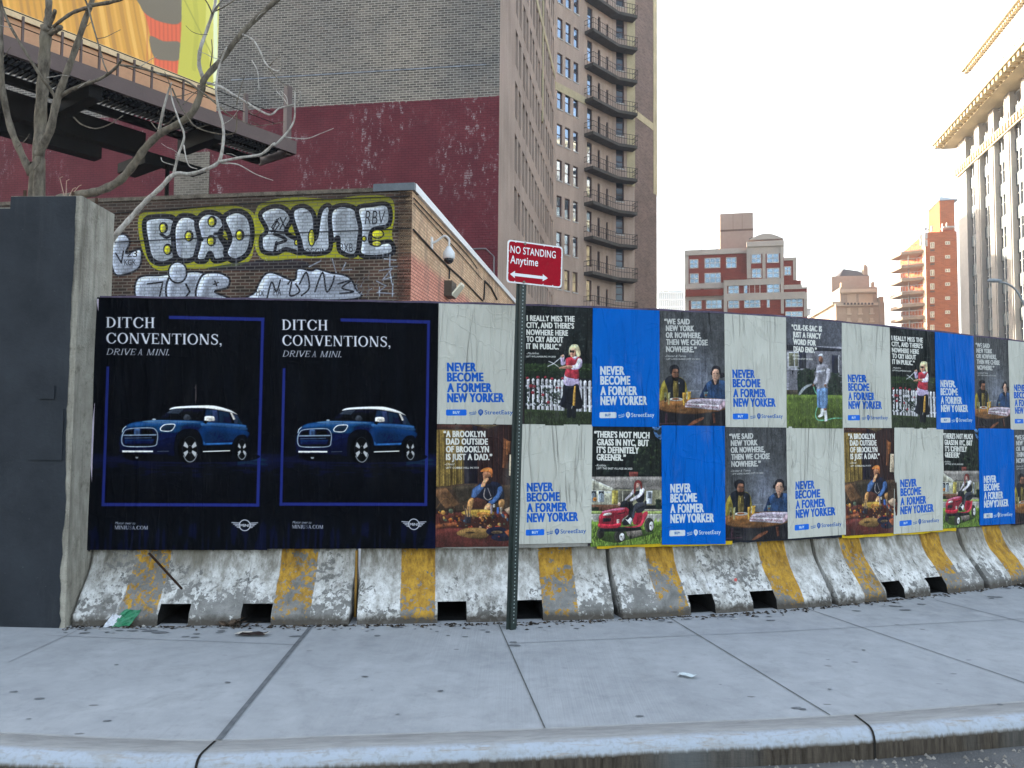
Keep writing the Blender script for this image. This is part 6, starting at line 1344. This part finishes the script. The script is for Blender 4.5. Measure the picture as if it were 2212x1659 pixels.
# ------------------------------------------------------------------ far buildings
g4 = lambda x, y: (1415.7 + x * .36, 424.7 + y * .36)
def facing(px, depth, ang=8.4):
    A = at(px, 700, depth); return Wall((A.x, A.y), (math.cos(R(ang)), -math.sin(R(ang))))
def red_building():
    W = facing(g4(175, 0)[0], 118, 13); h = thing('apartment_building', 'red brick apartment building with pale bands and an arched top', 'building', (W.A.x, W.A.y, 0))
    red = brick('far_red_brick', '#7c2f28', '#8e3a30', '#8a4c42', .6, .2, .02, .25); pale = plain('pale_stone', (.50, .47, .44), .8, 0, .1, .3); tan = plain('bulkhead', (.42, .33, .29), .8, 0, .08, .2); gl = glass('far_glass', '#7f97ac', .65, .08); wf = plain('far_frame', (.6, .6, .6), .6)
    def bx(mb, x0, y0, x1, y1, o0, o1): W.pbox(mb, *g4(x0, y0), *g4(x1, y1), o0, o1)
    def mass(name, mt, x0, y0, x1, o0, o1):
        b = MB(); s0, zt = W.sz(*g4(x0, y0), o1); s1 = W.sz(*g4(x1, y0), o1)[0]; W.box(b, s0, s1, 0, zt, o0, o1); b.build(name, mt, h); return s0, s1, zt
    mass('wall', red, 178, 326, 548, -16, 0); mass('wall', red, 768, 372, 846, -14, 0.3); mass('wall', red, 550, 290, 770, -12, .9); mass('wall', red, 410, 480, 770, -1, .8); mass('wall', red, 772, 505, 874, -8, .6); mass('wall', red, 774, 552, 910, -6, .9); mass('wall', red, 412, 590, 770, -1, 1.0)
    b = MB(); bx(b, 388, 104, 588, 318, -12, -3); b.build('bulkhead', tan, h); l = MB()
    for x in (465, 520): bx(l, x, 104, x + 2, 200, -3.0, -2.98)
    bx(l, 388, 200, 588, 202, -3.0, -2.98); l.build('panel_joint', plain('joint_grey', '#6a5850', .8), h)
    p = MB()
    for q in ((176, 322, 548, 338, .02, .25), (176, 338, 200, 700, .02, .12), (548, 270, 772, 292, .9, 1.3), (548, 292, 574, 490, .92, 1.1), (642, 340, 662, 490, .92, 1.05), (750, 292, 772, 700, .92, 1.15), (548, 300, 772, 338, .92, 1.0), (176, 524, 410, 548, .02, .3), (410, 500, 772, 524, .82, 1.1), (410, 584, 900, 612, 1.02, 1.2), (410, 524, 432, 700, 1.02, 1.15), (176, 596, 410, 616, .02, .3), (768, 366, 848, 380, .32, .5), (826, 380, 848, 500, .32, .42), (890, 575, 912, 720, .92, 1.05), (772, 546, 912, 552, .62, 1.0), (772, 530, 880, 548, .62, .8)): bx(p, *q)
    # segmental pediment
    s0, z0 = W.sz(*g4(556, 272)); s1 = W.sz(*g4(764, 272))[0]; zt = W.sz(*g4(660, 256))[1]; ring = []
    for i in range(13): u = i / 12; ring.append(W.p(s0 + (s1 - s0) * u, z0 + (zt - z0 + .6) * math.sin(math.pi * u), 1.25))
    p.extr(ring, tuple(-W.n.x * 1.2 if i == 0 else -W.n.y * 1.2 if i == 1 else 0 for i in range(3)))
    p.build('stone_trim', pale, h)
    for x0, y0, x1, y1, o, v in ((205, 378, 258, 430, 0, 1), (295, 370, 390, 428, 0, 2), (423, 366, 487, 428, 0, 1), (207, 463, 260, 520, 0, 1), (295, 460, 393, 518, 0, 2), (575, 345, 635, 400, .9, 1), (668, 342, 742, 397, .9, 1), (577, 433, 637, 488, .9, 1), (668, 430, 745, 488, .9, 1), (437, 528, 502, 584, .82, 1), (530, 525, 630, 582, .82, 2), (668, 524, 747, 578, .92, 1), (772, 420, 815, 472, .3, 1), (213, 625, 278, 675, 0, 1), (303, 620, 400, 672, 0, 2), (437, 618, 503, 670, 1.0, 1), (532, 615, 630, 667, 1.0, 2), (668, 613, 687, 665, 1.0, 0), (780, 612, 885, 662, .9, 2), (780, 690, 885, 722, .9, 2), (210, 553, 270, 565, 0, 1), (290, 550, 390, 562, 0, 2)):
        s0, z1 = W.sz(*g4(x0, y0), o); s1, z0 = W.sz(*g4(x1, y1), o); window(W, (s0, s1, z0, z1), h, wf, gl, o + .12, .1, .12, 1, None, v)
    pr = MB()
    for q in ((182, 560, 404, 592, .5, .9), (408, 470, 550, 496, .9, 1.2)): bx(pr, *q)
    pr.build('parapet', red, h)
    an = MB()
    for x, y0, y1 in ((278, 290, 322), (370, 292, 318), (650, 248, 262), (722, 246, 268), (576, 240, 275)): bx(an, x - 2, y0, x + 2, y1, -1, -.8)
    for x in (571, 722): bx(an, x - 8, 250, x + 10, 275, -1.2, -.6)
    an.build('roof_vent', plain('vent_grey', '#5a5654', .7), h)
red_building()
def stone_building():
    W = facing(g4(1060, 0)[0], 150); h = thing('hotel_building', 'tan stepped building with blocked windows and a dark hipped roof', 'building', (W.A.x, W.A.y, 0))
    st = plain('tan_masonry', (.36, .28, .21), .85, 0, .12, .15); st2 = plain('tan_masonry_deep', (.33, .27, .22), .85, 0, .1, .2); pale = plain('blocked_opening', (.46, .38, .29), .85, 0, .06); dk = plain('slate', '#4a4446', .8); tr = plain('cornice_stone', (.50, .43, .34), .8, 0, .1, .3)
    def mass(name, mt, x0, y0, x1, o0, o1, zb=0):
        b = MB(); s0, zt = W.sz(*g4(x0, y0), o1); s1 = W.sz(*g4(x1, y0), o1)[0]; W.box(b, s0, s1, zb, zt, o0, o1); b.build(name, mt, h); return s0, s1, zt
    mass('wall', st, 1085, 640, 1375, -20, 0); mass('wall', st2, 1108, 545, 1330, -16, -.8); mass('wall', st, 1345, 600, 1370, -12, .2)
    pe = mass('penthouse', st2, 1058, 478, 1284, -17, -7); mass('wall', st2, 983, 548, 1028, -24, -19)
    b = MB(); s0, s1, zt = pe; a = W.sz(*g4(1128, 434), -11); c = W.sz(*g4(1215, 446), -11); q = [W.p(s0 + 1.5, zt + .01, -7), W.p(s1, zt + .01, -7), W.p(s1, zt + .01, -17), W.p(s0 + 1.5, zt + .01, -17), W.p(a[0], a[1], -11), W.p(c[0], c[1], -11)]
    b.add(q, [(0, 1, 5, 4), (1, 2, 5), (2, 3, 4, 5), (3, 0, 4), (0, 3, 2, 1)]); b.build('roof', dk, h)
    ch = MB(); W.pbox(ch, *g4(1250, 418), *g4(1276, 480), -9, -7.5); W.pbox(ch, *g4(1252, 408), *g4(1268, 418), -8.8, -8); W.pbox(ch, *g4(1300, 512), *g4(1316, 545), -5, -4); W.pbox(ch, *g4(1115, 515), *g4(1130, 545), -5, -4); ch.build('chimney', st, h)
    # left flank running away from us, in the sun
    A = W.p(W.sz(*g4(1085, 700))[0], 0, 0); L = Wall((A.x, A.y), U8, True); f = MB()
    if L.n.x > 0: L.n = -L.n
    zt = W.sz(*g4(1085, 645))[1]; L.box(f, .05, 40, 0, zt - .05, -.6, .0); f.build('side_wall', st, h)
    cn = MB(); L.box(cn, .05, 40.5, zt - .04, zt + .5, -1, .7); W.pbox(cn, *g4(1080, 640), *g4(1335, 652), .01, .6); W.pbox(cn, *g4(1104, 556), *g4(1334, 572), -.78, .1)
    s0 = W.sz(*g4(1130, 640))[0]; s1 = W.sz(*g4(1320, 640))[0]
    for i in range(22): s = s0 + (s1 - s0) * i / 21; z = W.sz(*g4(1200, 580))[1]; W.box(cn, s - .12, s + .12, z, z + .4, -.78, -.3)
    cn.build('cornice', tr, h)
    for x0, y0, x1, y1, o in ((1150, 585, 1205, 636, -.8), (1218, 585, 1303, 632, -.8), (1150, 668, 1170, 700, 0), (1218, 668, 1238, 700, 0), (1287, 668, 1307, 698, 0), (1150, 728, 1170, 745, 0), (1218, 728, 1238, 745, 0), (1287, 728, 1307, 745, 0)):
        s0, z1 = W.sz(*g4(x0, y0), o); s1, z0 = W.sz(*g4(x1, y1), o); b = MB(); W.box(b, s0, s1, z0, z1, o + .005, o + .14); wo = b.build('window', pale, h)
        s = MB(); W.box(s, s0 - .15, s1 + .15, z0 - .3, z0 - .01, o + .005, o + .3); s.build('sill', tr, wo)
    for i in range(9):
        x0 = 1130 + i * 21; b = MB(); W.pbox(b, *g4(x0, 636), *g4(x0 + 11, 648), .62, .75); b.build('balustrade_opening', dk, h)
    gl = glass('flank_glass', '#8a8070', .5, .15)
    for k in range(6):
        for j in range(3): b = MB(); L.box(b, 3 + k * 6, 4.6 + k * 6, zt - 4.5 - j * 4.2, zt - 2 - j * 4.2, .002, .08); b.build('window', gl, h)
stone_building()
def orange_tower():
    W = facing(g4(1630, 0)[0], 135, 14); h = thing('balcony_tower', 'orange brick tower with pointed tank house and stacked corner balconies', 'building', (W.A.x, W.A.y, 0))
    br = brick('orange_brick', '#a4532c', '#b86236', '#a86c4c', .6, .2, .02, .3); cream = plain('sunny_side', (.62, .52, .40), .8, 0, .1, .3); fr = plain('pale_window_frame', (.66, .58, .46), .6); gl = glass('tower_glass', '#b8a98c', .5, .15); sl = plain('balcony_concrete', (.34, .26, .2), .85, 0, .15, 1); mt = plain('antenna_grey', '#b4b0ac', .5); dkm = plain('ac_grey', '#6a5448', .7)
    s1 = W.sz(*g4(1815, 500))[0]; zt = W.sz(*g4(1700, 212))[1]; b = MB(); W.box(b, 0.02, s1, 0, zt, -18, 0); b.build('wall', br, h)
    b = MB(); W.pbox(b, *g4(1705, 25), *g4(1797, 212), -9, -2); b.build('tank_house', br, h)
    a0, z0 = W.sz(*g4(1700, 26), -2); a1 = W.sz(*g4(1780, 26), -2)[0]; zp = W.sz(*g4(1738, 0), -5)[1]; rf = MB(); q = [W.p(a0, z0 + .02, -1.7), W.p(a1 + 1, z0 + .02, -1.7), W.p(a1 + 1, z0 + .02, -9), W.p(a0, z0 + .02, -9), W.p((a0 + a1) / 2, zp, -5)]; rf.add(q, [(0, 1, 4), (1, 2, 4), (2, 3, 4), (3, 0, 4), (3, 2, 1, 0)]); rf.build('roof', plain('zinc', '#9aa4aa', .5, .3), h)
    # sunlit flank with balconies
    L = Wall((W.A.x, W.A.y), (math.sin(R(15)), math.cos(R(15))), True)
    if L.n.x > 0: L.n = -L.n
    b = MB(); L.box(b, .03, 9, 0, zt - .02, -.6, .02); b.build('side_wall', cream, h)  # the flank's sunlit brightness is put into its cream colour
    for i, y in enumerate((300, 382, 464, 546, 622, 700, 775)):
        z = W.sz(*g4(1600, y + 10))[1]; sb = MB(); sb.prism([(p.x, p.y) for p in (L.p(1.2, 0, .03), L.p(8.6, 0, .03), L.p(7.5, 0, 4.4), L.p(2.6, 0, 3.4))], z - .45, z); bo = sb.build('balcony', sl, h)
        rl = MB(); e = [L.p(1.3, z, .1), L.p(2.6, z, 3.3), L.p(7.5, z, 4.3), L.p(8.5, z, .1)]
        for hh in (1.1, .1): rl.tube([q_ + Vector((0, 0, hh)) for q_ in e], .05, 4)
        for k in range(3):
            for j in range(7): q_ = e[k].lerp(e[k + 1], j / 7); rl.tube([q_, q_ + Vector((0, 0, 1.1))], .04, 3, False)
        rl.build('railing', mt, bo)
        cl = MB(); q_ = L.p(3.6, z, 2); cl.tube([(q_.x, q_.y, z - 4.2), (q_.x, q_.y, z - .46)], .14, 6); cl.build('column', mt, bo)
    for i, y in enumerate((275, 358, 440, 522, 606, 690, 770)):
        for x0, x1, dy0, dy1 in ((1648, 1674, 0, 35), (1738, 1768, -6, 13)):
            s0, z1 = W.sz(*g4(x0, y + dy0)); s1_, z0 = W.sz(*g4(x1, y + dy1)); window(W, (s0, s1_, z0, z1), h, fr, gl, .14, .12, .12, 0, None, 1)
        b = MB(); W.pbox(b, *g4(1650, y + 42), *g4(1676, y + 52), .003, .1); b.build('grille', dkm, h)
    an = MB()
    for x0, y0, x1, y1, o in ((1598, 180, 1603, 215, -1), (1616, 186, 1630, 200, -1), (1638, 172, 1644, 208, -1), (1656, 174, 1664, 208, -1), (1587, 225, 1600, 258, .3), (1617, 218, 1634, 250, .3), (1617, 258, 1634, 296, .3), (1592, 262, 1602, 290, .3), (1622, 196, 1625, 214, -1), (1722, 160, 1726, 206, -1), (1748, 155, 1752, 190, -1)): W.pbox(an, *g4(x0, y0), *g4(x1, y1), o, o + .5)
    an.build('antenna', mt, h); pl = MB(); W.pbox(pl, *g4(1730, 178), *g4(1798, 184), -1.9, -.2); pl.build('roof_platform', mt, h)
orange_tower()
def grand_building():
    A = at(2076, 700, 100); ang = R(12.6); L = Wall((A.x, A.y), (-math.sin(ang), -math.cos(ang)), True)     # s grows towards the camera
    if L.n.x > 0: L.n = -L.n
    h = thing('pier_building', 'big pale stone building with tall fluted piers and a heavy cornice', 'building', (A.x, A.y, 0))
    st = plain('light_limestone', (.44, .42, .40), .8, 0, .1, .25); st2 = plain('cornice_limestone', (.50, .42, .28), .8, 0, .12, .6); dk = glass('strip_glass', '#7c868e', .35, .25); sp = plain('spandrel', '#56646c', .6, 0, .15, .6); mu = plain('mullion', '#a4a8aa', .6)
    zc = L.sz(2046, 336)[1]; H = zc + 9.5; LEN = 52
    def ps(px, py=500): return L.sz(px, py)[0]
    s = ps(2092); pitch = (ps(2191) - s) / 3; pier = pitch * .42
    b = MB(); L.box(b, 0, s - .35, 0, zc, -20, 0); i = 0; bays = []
    while s + pitch < LEN: bays.append((s - .35, s + pitch - pier)); s += pitch
    bk = MB(); L.box(bk, s - LEN * 0 - (s - bays[0][0]), s, 0, zc - 1.5, -20, -.85); bk.build('wall', st, h)
    pr = MB()
    for a, c in bays:
        L.box(pr, c, c + pier - .35 + .35 - .35, 0, zc, -.849, 0)
        for k in range(4): q = c + .12 + k * (pier - .6) / 4; L.box(pr, q, q + (pier - .6) / 4 - .12, 0, zc - 2.2, .001, .1)
    for k in range(3): L.box(b, .1 + k * .0 + bays[0][0] * (.1 + .3 * k) * 0 + bays[0][0] * .0 + .15 + k * .0, .16, 0, .1, 0, .01)
    pr.build('pier', st, h); b.build('end_wall', st, h)
    zf = L.sz(2100, 330)[1]; fl = 3.75
    for a, c in bays:
        z = zc - 3.6; n = 0
        g = MB(); L.box(g, a, c, 0, zc - 1.51, -.84, -.62); wo = g.build('window_strip', dk, h)
        m = MB()
        for k in (1, 2): q = a + (c - a) * k / 3; L.box(m, q - .09, q + .09, 0, zc - 1.52, -.619, -.42)
        zz = 3
        while zz < zc - 2: L.box(m, a, c, zz + 1.9, zz + 1.98, -.619, -.5); zz += fl
        m.build('mullion', mu, wo); zz = 3
        while zz < zc - 2:
            if zz > 9 and a < 30: d = MB(); L.box(d, a, c, zz - .9, zz + .5, -.619, -.46); d.build('spandrel', sp, wo)
            zz += fl
    be = MB(); L.box(be, 0, LEN, zc - 4.4, zc - 3.2, .101, .25)
    for k in range(int(LEN / .8)): L.box(be, k * .8 + .1, k * .8 + .5, zc - 4.2, zc - 3.4, .251, .42)
    be.build('carved_band', st2, h)
    co = MB(); L.box(co, -1.6, LEN, zc + .62, zc + 1.3, -1, 2.6); L.box(co, -1.2, LEN, zc, zc + .6, -1, 1.6)
    for k in range(int(LEN / 1.1)): L.box(co, k * 1.1 - 1.2, k * 1.1 - .7, zc + .1, zc + .619, 1.61, 2.4)
    co.build('cornice', st2, h)
    fi = MB(); rng = random.Random(4)
    for k in range(int(LEN / .7)): q = L.p(k * .7 - 1.3, zc + 1.3, 2.1); fi.lathe((q.x, q.y, q.z), [(.16, 0), (.2, .2), (.1, .4), (.05, rng.uniform(.5, .8))], 5)
    fi.build('cresting', plain('gilded', (.55, .38, .1), .5), h)
    at_ = MB(); L.box(at_, 1.5, LEN, zc + 1.0, H, -18, -1.2); at_.build('attic', st, h)
    aw = MB(); k = 0; q = 5.0
    while q < LEN - 3:
        for d in (0, 1.6): r = MB(); L.box(r, q + d, q + d + .75, zc + 2.2, zc + 4.2, -1.199, -1.1); r.build('attic_window', plain('attic_dark', '#3a2c24', .5) if 'attic_dark' not in bpy.data.materials else bpy.data.materials['attic_dark'], h)
        q += pitch
    c2 = MB(); L.box(c2, .8, LEN, H, H + .7, -17, -.4)
    for k in range(int(LEN / .6)): L.box(c2, k * .6 + 1, k * .6 + 1.3, H - .35, H - .001, -1.199, -.7)
    c2.build('upper_cornice', st2, h)
    ro = MB(); rng = random.Random(2)
    for k in range(16): q = 8 + k * 1.2 + rng.uniform(-.4, .4); L.box(ro, q, q + rng.uniform(.3, 1.2), H + .7, H + rng.uniform(1.0, 2.2), -2.4, -1.6)
    ro.build('roof_clutter', plain('roof_dark', '#3c3a3a', .8), h)
    # end face turned away from us is closed by the mass; step of a lower neighbour
grand_building()
def glass_tower():
    W = facing(g4(20, 0)[0], 420, 5); h = thing('glass_building', 'pale blue glass building far away beside the red apartments', 'building', (W.A.x, W.A.y, 0))
    gl = glass('pale_blue_glass', '#4f8098', .25, .3); wh = plain('pale_floor', (.34, .42, .48), .7, 0, .05)
    s1 = W.sz(*g4(168, 600))[0]; zt = W.sz(*g4(100, 575))[1]; b = MB(); W.box(b, 0, s1, 0, zt, -30, 0); W.box(b, s1 * .45, s1, zt, W.sz(*g4(120, 556))[1], -20, -4); b.build('glazing', gl, h)
    f = MB()
    for k in range(9): z = zt - .5 - k * 4; W.box(f, -.2, s1 + .2, z, z + .9, .01, .6)
    f.build('floor_band', wh, h)
    v = MB()
    for k in range(14): q = s1 * k / 13; W.box(v, q - .2, q + .2, zt - 40, zt - .01, .601, .8)
    v.build('mullion', wh, h); tr = MB(); rng = random.Random(1)
    for k in range(6): q = s1 * (.1 + .05 * k); W.box(tr, q, q + rng.uniform(1, 3), zt, zt + rng.uniform(.6, 2.4), -6, -4)
    tr.build('roof_planting', plain('roof_green', '#5a6a5c', .9), h)
glass_tower()
def grey_block():
    W = facing(g4(905, 0)[0], 200, 8); h = thing('grey_building', 'small pale grey building peeking out behind the red apartments', 'building', (W.A.x, W.A.y, 0))
    m = plain('pale_grey_wall', (.46, .45, .46), .85, 0, .06, .2); b = MB(); s1 = W.sz(*g4(930, 700))[0]; zt = W.sz(*g4(920, 680))[1]; W.box(b, -3, s1, 0, zt, -10, 0); b.build('wall', m, h); c = MB(); W.box(c, -3, s1 + .2, zt, zt + .4, -10, .2); c.build('coping', plain('pale_coping', (.5, .5, .5), .8), h)
grey_block()
def street_lamp():
    b = at(2222, 800, 30); h = thing('street_lamp', 'grey cobra head street lamp in front of the pale pier building', 'street lamp', (b.x, b.y, -.13)); m = plain('galvanised', '#8d9296', .5, .4)
    p = [at(x, y, 30) for x, y in ((2222, 700), (2214, 664), (2203, 640), (2190, 622), (2172, 612), (2158, 610))]
    po = MB(); po.tube([(b.x, b.y, -.13), (b.x, b.y, 2), tuple(p[0])], [.13, .11, .08], 10); po.build('pole', m, h); a = MB(); a.tube(spl([tuple(q) for q in p], False, 5), .04, 8); a.build('arm', m, h)
    c = at(2147, 607, 30); l = MB(); k = [(-.26, .0), (-.2, .05), (0, .07), (.2, .05), (.3, .02)]; l.tube([(c.x + x, c.y, c.z + z * .3) for x, z in k], [.03, .07, .085, .06, .035], 10); l.build('lamp_head', m, h)
street_lamp()
# ------------------------------------------------------------------ litter
def litter():
    def sheet(name, px, py, w_, d_, c, label, rot=0, lift=.01, seed=1, kind='litter', z=0.006):
        rng = random.Random(seed); o = gnd(px, py); b = MB(); n = 6
        for i in range(n + 1):
            for j in range(n + 1):
                x = (i / n - .5) * w_; y = (j / n - .5) * d_; q = Vector((x * math.cos(rot) - y * math.sin(rot), x * math.sin(rot) + y * math.cos(rot), 0)); b.v.append(o + q + Vector((0, 0, z + rng.uniform(0, lift) + lift * abs(math.sin(i * 1.3)))))
        for i in range(n):
            for j in range(n): a = i * (n + 1) + j; b.f.append((a, a + n + 1, a + n + 2, a + 1))
        return tag(b.build(name, plain('litter_%d' % seed, c, .6, 0, .15, 30), None, o), label, kind)
    sheet('paper_scrap', 1484, 1463, .10, .05, (.55, .62, .64), 'pale paper scrap lying alone in the middle of the pavement', -.5, .008, 21)
    b = sheet('snack_wrapper', 544, 1373, .2, .075, '#2a1c18', 'brown and white flattened wrapper on the pavement below the first barrier', -.05, .008, 22)
    e = MB(); o = gnd(544, 1373)
    for x0, x1, z in ((-.11, -.075, .02), (.085, .1, .02)): e.quad(o + Vector((x0, -.03, z)), o + Vector((x1, -.035, z)), o + Vector((x1 + .02, .035, z + .004)), o + Vector((x0 + .02, .02, z)))
    e.quad(*[o + Vector((-.03 + .035 * math.cos(k), .005 + .018 * math.sin(k), .024)) for k in [q * math.pi / 5 for q in range(10)]]); e.build('white_edge', plain('wrapper_white', (.62, .58, .5), .5), b)
    for px, py, w_, d_, c, lb, sd in ((262, 1325, .12, .14, (.03, .20, .10), 'green crumpled wrapper against the first barrier', 31), (236, 1320, .07, .1, (.6, .62, .68), 'white crumpled paper against the first barrier, beside the green wrapper', 32)):
        q = at(px, 1332, path(px).y - .27); o = MB(); rng = random.Random(sd); N = 5
        for i in range(N + 1):
            for j in range(N + 1): x = (i / N - .5) * w_; z = j / N * d_; o.v.append(Vector((q.x + x + .3 * z, q.y + z * .5 + rng.uniform(-.012, .012), .01 + z * .7 + rng.uniform(-.006, .006))))
        for i in range(N):
            for j in range(N): a = i * (N + 1) + j; o.f.append((a, a + N + 1, a + N + 2, a + 1))
        tag(o.build('crumpled_wrapper', plain('litter_%d' % sd, c, .45, 0, .3, 40), None, q), lb, 'litter')
    rng = random.Random(9); o = gnd(502, 1352); lf = MB()
    for i in range(36):
        c = o + Vector((rng.gauss(0, .07), rng.gauss(0, .02), rng.uniform(.005, .04))); a = rng.uniform(0, 6.3); r = rng.uniform(.015, .045); u = Vector((math.cos(a), math.sin(a), rng.uniform(-.4, .4))) * r; v = Vector((-math.sin(a), math.cos(a), rng.uniform(-.4, .6))) * r * .5
        lf.quad(c - u, c - v, c + u, c + v)
    tag(lf.build('leaf_pile', plain('dead_leaf', '#5c4e42', .9, 0, .4, 30), None, o), 'clump of dead brown leaves at the foot of the first barrier', 'leaves')
    for px, py, w_, h_, c, lb, sd in ((1713, 1272, .13, .12, (.6, .62, .72), 'white paper scrap stuck across the lower yellow stripe of the third barrier', 41), (1679, 1283, .06, .11, (.58, .62, .66), 'thin torn white paper stuck on the third barrier, beside the bigger scrap', 42), (1531, 1266, .1, .05, (.6, .6, .62), 'small white label stuck near a pocket of the third barrier', 43), (1589, 1252, .035, .04, (.5, .08, .07), 'small red scrap stuck on the third barrier', 44), (1246, 1291, .09, .08, (.58, .62, .7), 'pale sticker torn on the second barrier, right of its yellow stripe', 45)):
        c_ = at(px, py, path(px).y - .115); n = pnorm(px); d = Vector((-n.y, n.x, 0)); up = Vector((-n.x * .38, -n.y * .38, .92)); rng = random.Random(sd); b = MB(); k = 9
        b.quad(*[c_ + d * (w_ / 2 * math.cos(q * 2 * math.pi / k) * rng.uniform(.6, 1.1)) + up * (h_ / 2 * math.sin(q * 2 * math.pi / k) * rng.uniform(.6, 1.1)) for q in range(k)])
        tag(b.build('stuck_scrap', plain('litter_%d' % sd, c, .6, 0, .12, 30), None, c_), lb, 'torn paper')
    # grit and scraps along the barrier feet
    cols_ = [plain('grit_dark', '#2a2622', .95, 0, .4, 30), plain('grit_brown', '#4c4238', .95, 0, .4, 30), plain('grit_pale', '#a8a6a2', .8, 0, .3, 30)]
    for ci, (m, n, s0, s1) in enumerate(((cols_[0], 620, .006, .022), (cols_[1], 480, .005, .02), (cols_[2], 150, .005, .02))):
        b = MB()
        for i in range(n):
            px = rng.uniform(195, 2330); p = path(px) + pnorm(px) * (.245 + abs(rng.gauss(0, .035)) * (2.2 if rng.random() < .08 else 1)); r = rng.uniform(s0, s1); a = rng.uniform(0, 6.3); z = .003
            u = Vector((math.cos(a), math.sin(a), 0)) * r; v = Vector((-math.sin(a), math.cos(a), 0)) * r * rng.uniform(.3, .7); t_ = Vector((0, 0, r * rng.uniform(.1, .6)))
            p.z = z; b.add([p - u, p - v, p + u, p + v, p + t_], [(0, 1, 4), (1, 2, 4), (2, 3, 4), (3, 0, 4)])
        tag(b.build('debris', m, None, (0, 5.3, 0)), kind='stuff')
    b = MB()
    for i in range(260):
        px = rng.uniform(1450, 2300); q = gnd(px, rng.uniform(1615, 1680), -.134); r = rng.uniform(.004, .014); b.add([q + Vector((r, 0, 0)), q + Vector((0, r, 0)), q - Vector((r, 0, 0)), q - Vector((0, r, 0)), q + Vector((0, 0, r))], [(0, 1, 4), (1, 2, 4), (2, 3, 4), (3, 0, 4)])
    tag(b.build('gravel', plain('road_grit', '#8a8680', .9, 0, .4, 20), None, (1, 3, -.134)), kind='stuff')
    # rusty bar leaning on the first barrier
    q = at(322, 1195, 5.53); e = at(393, 1272, 5.44); s = MB(); s.tube([tuple(q), tuple(e)], .008, 6); tag(s.build('rusty_bar', plain('rusty', '#2e2018', .9, 0, .3, 20)), 'thin rusty bar sticking down over the first yellow stripe', 'metal bar')
    # board edge in the first joint
    q = path(781); s = MB(); s.box(q.x - .008, q.x + .006, q.y - .1, q.y - .08, 0.02, .5); tag(s.build('timber_lath', plain('lath', '#8a6a34', .8, 0, .2, 10)), 'thin timber lath standing in the gap between the first two barriers', 'lath')
litter()

# ------------------------------------------------------------------ the hazy air
def haze():
    b = MB(); b.box(-430, 640, -130, 660, -1.2, 64); o = b.build('haze', None, None, (0, 0, -1.2)); tag(o, kind='stuff')
    m = bpy.data.materials.new('haze'); m.use_nodes = True; t = m.node_tree; t.nodes.clear(); out = t.nodes.new('ShaderNodeOutputMaterial'); v = t.nodes.new('ShaderNodeVolumePrincipled')
    v.inputs['Density'].default_value = HAZE; v.inputs['Color'].default_value = (.92, .94, 1, 1); v.inputs['Anisotropy'].default_value = .4; t.links.new(v.outputs[0], out.inputs['Volume']); o.data.materials.append(m)
haze()
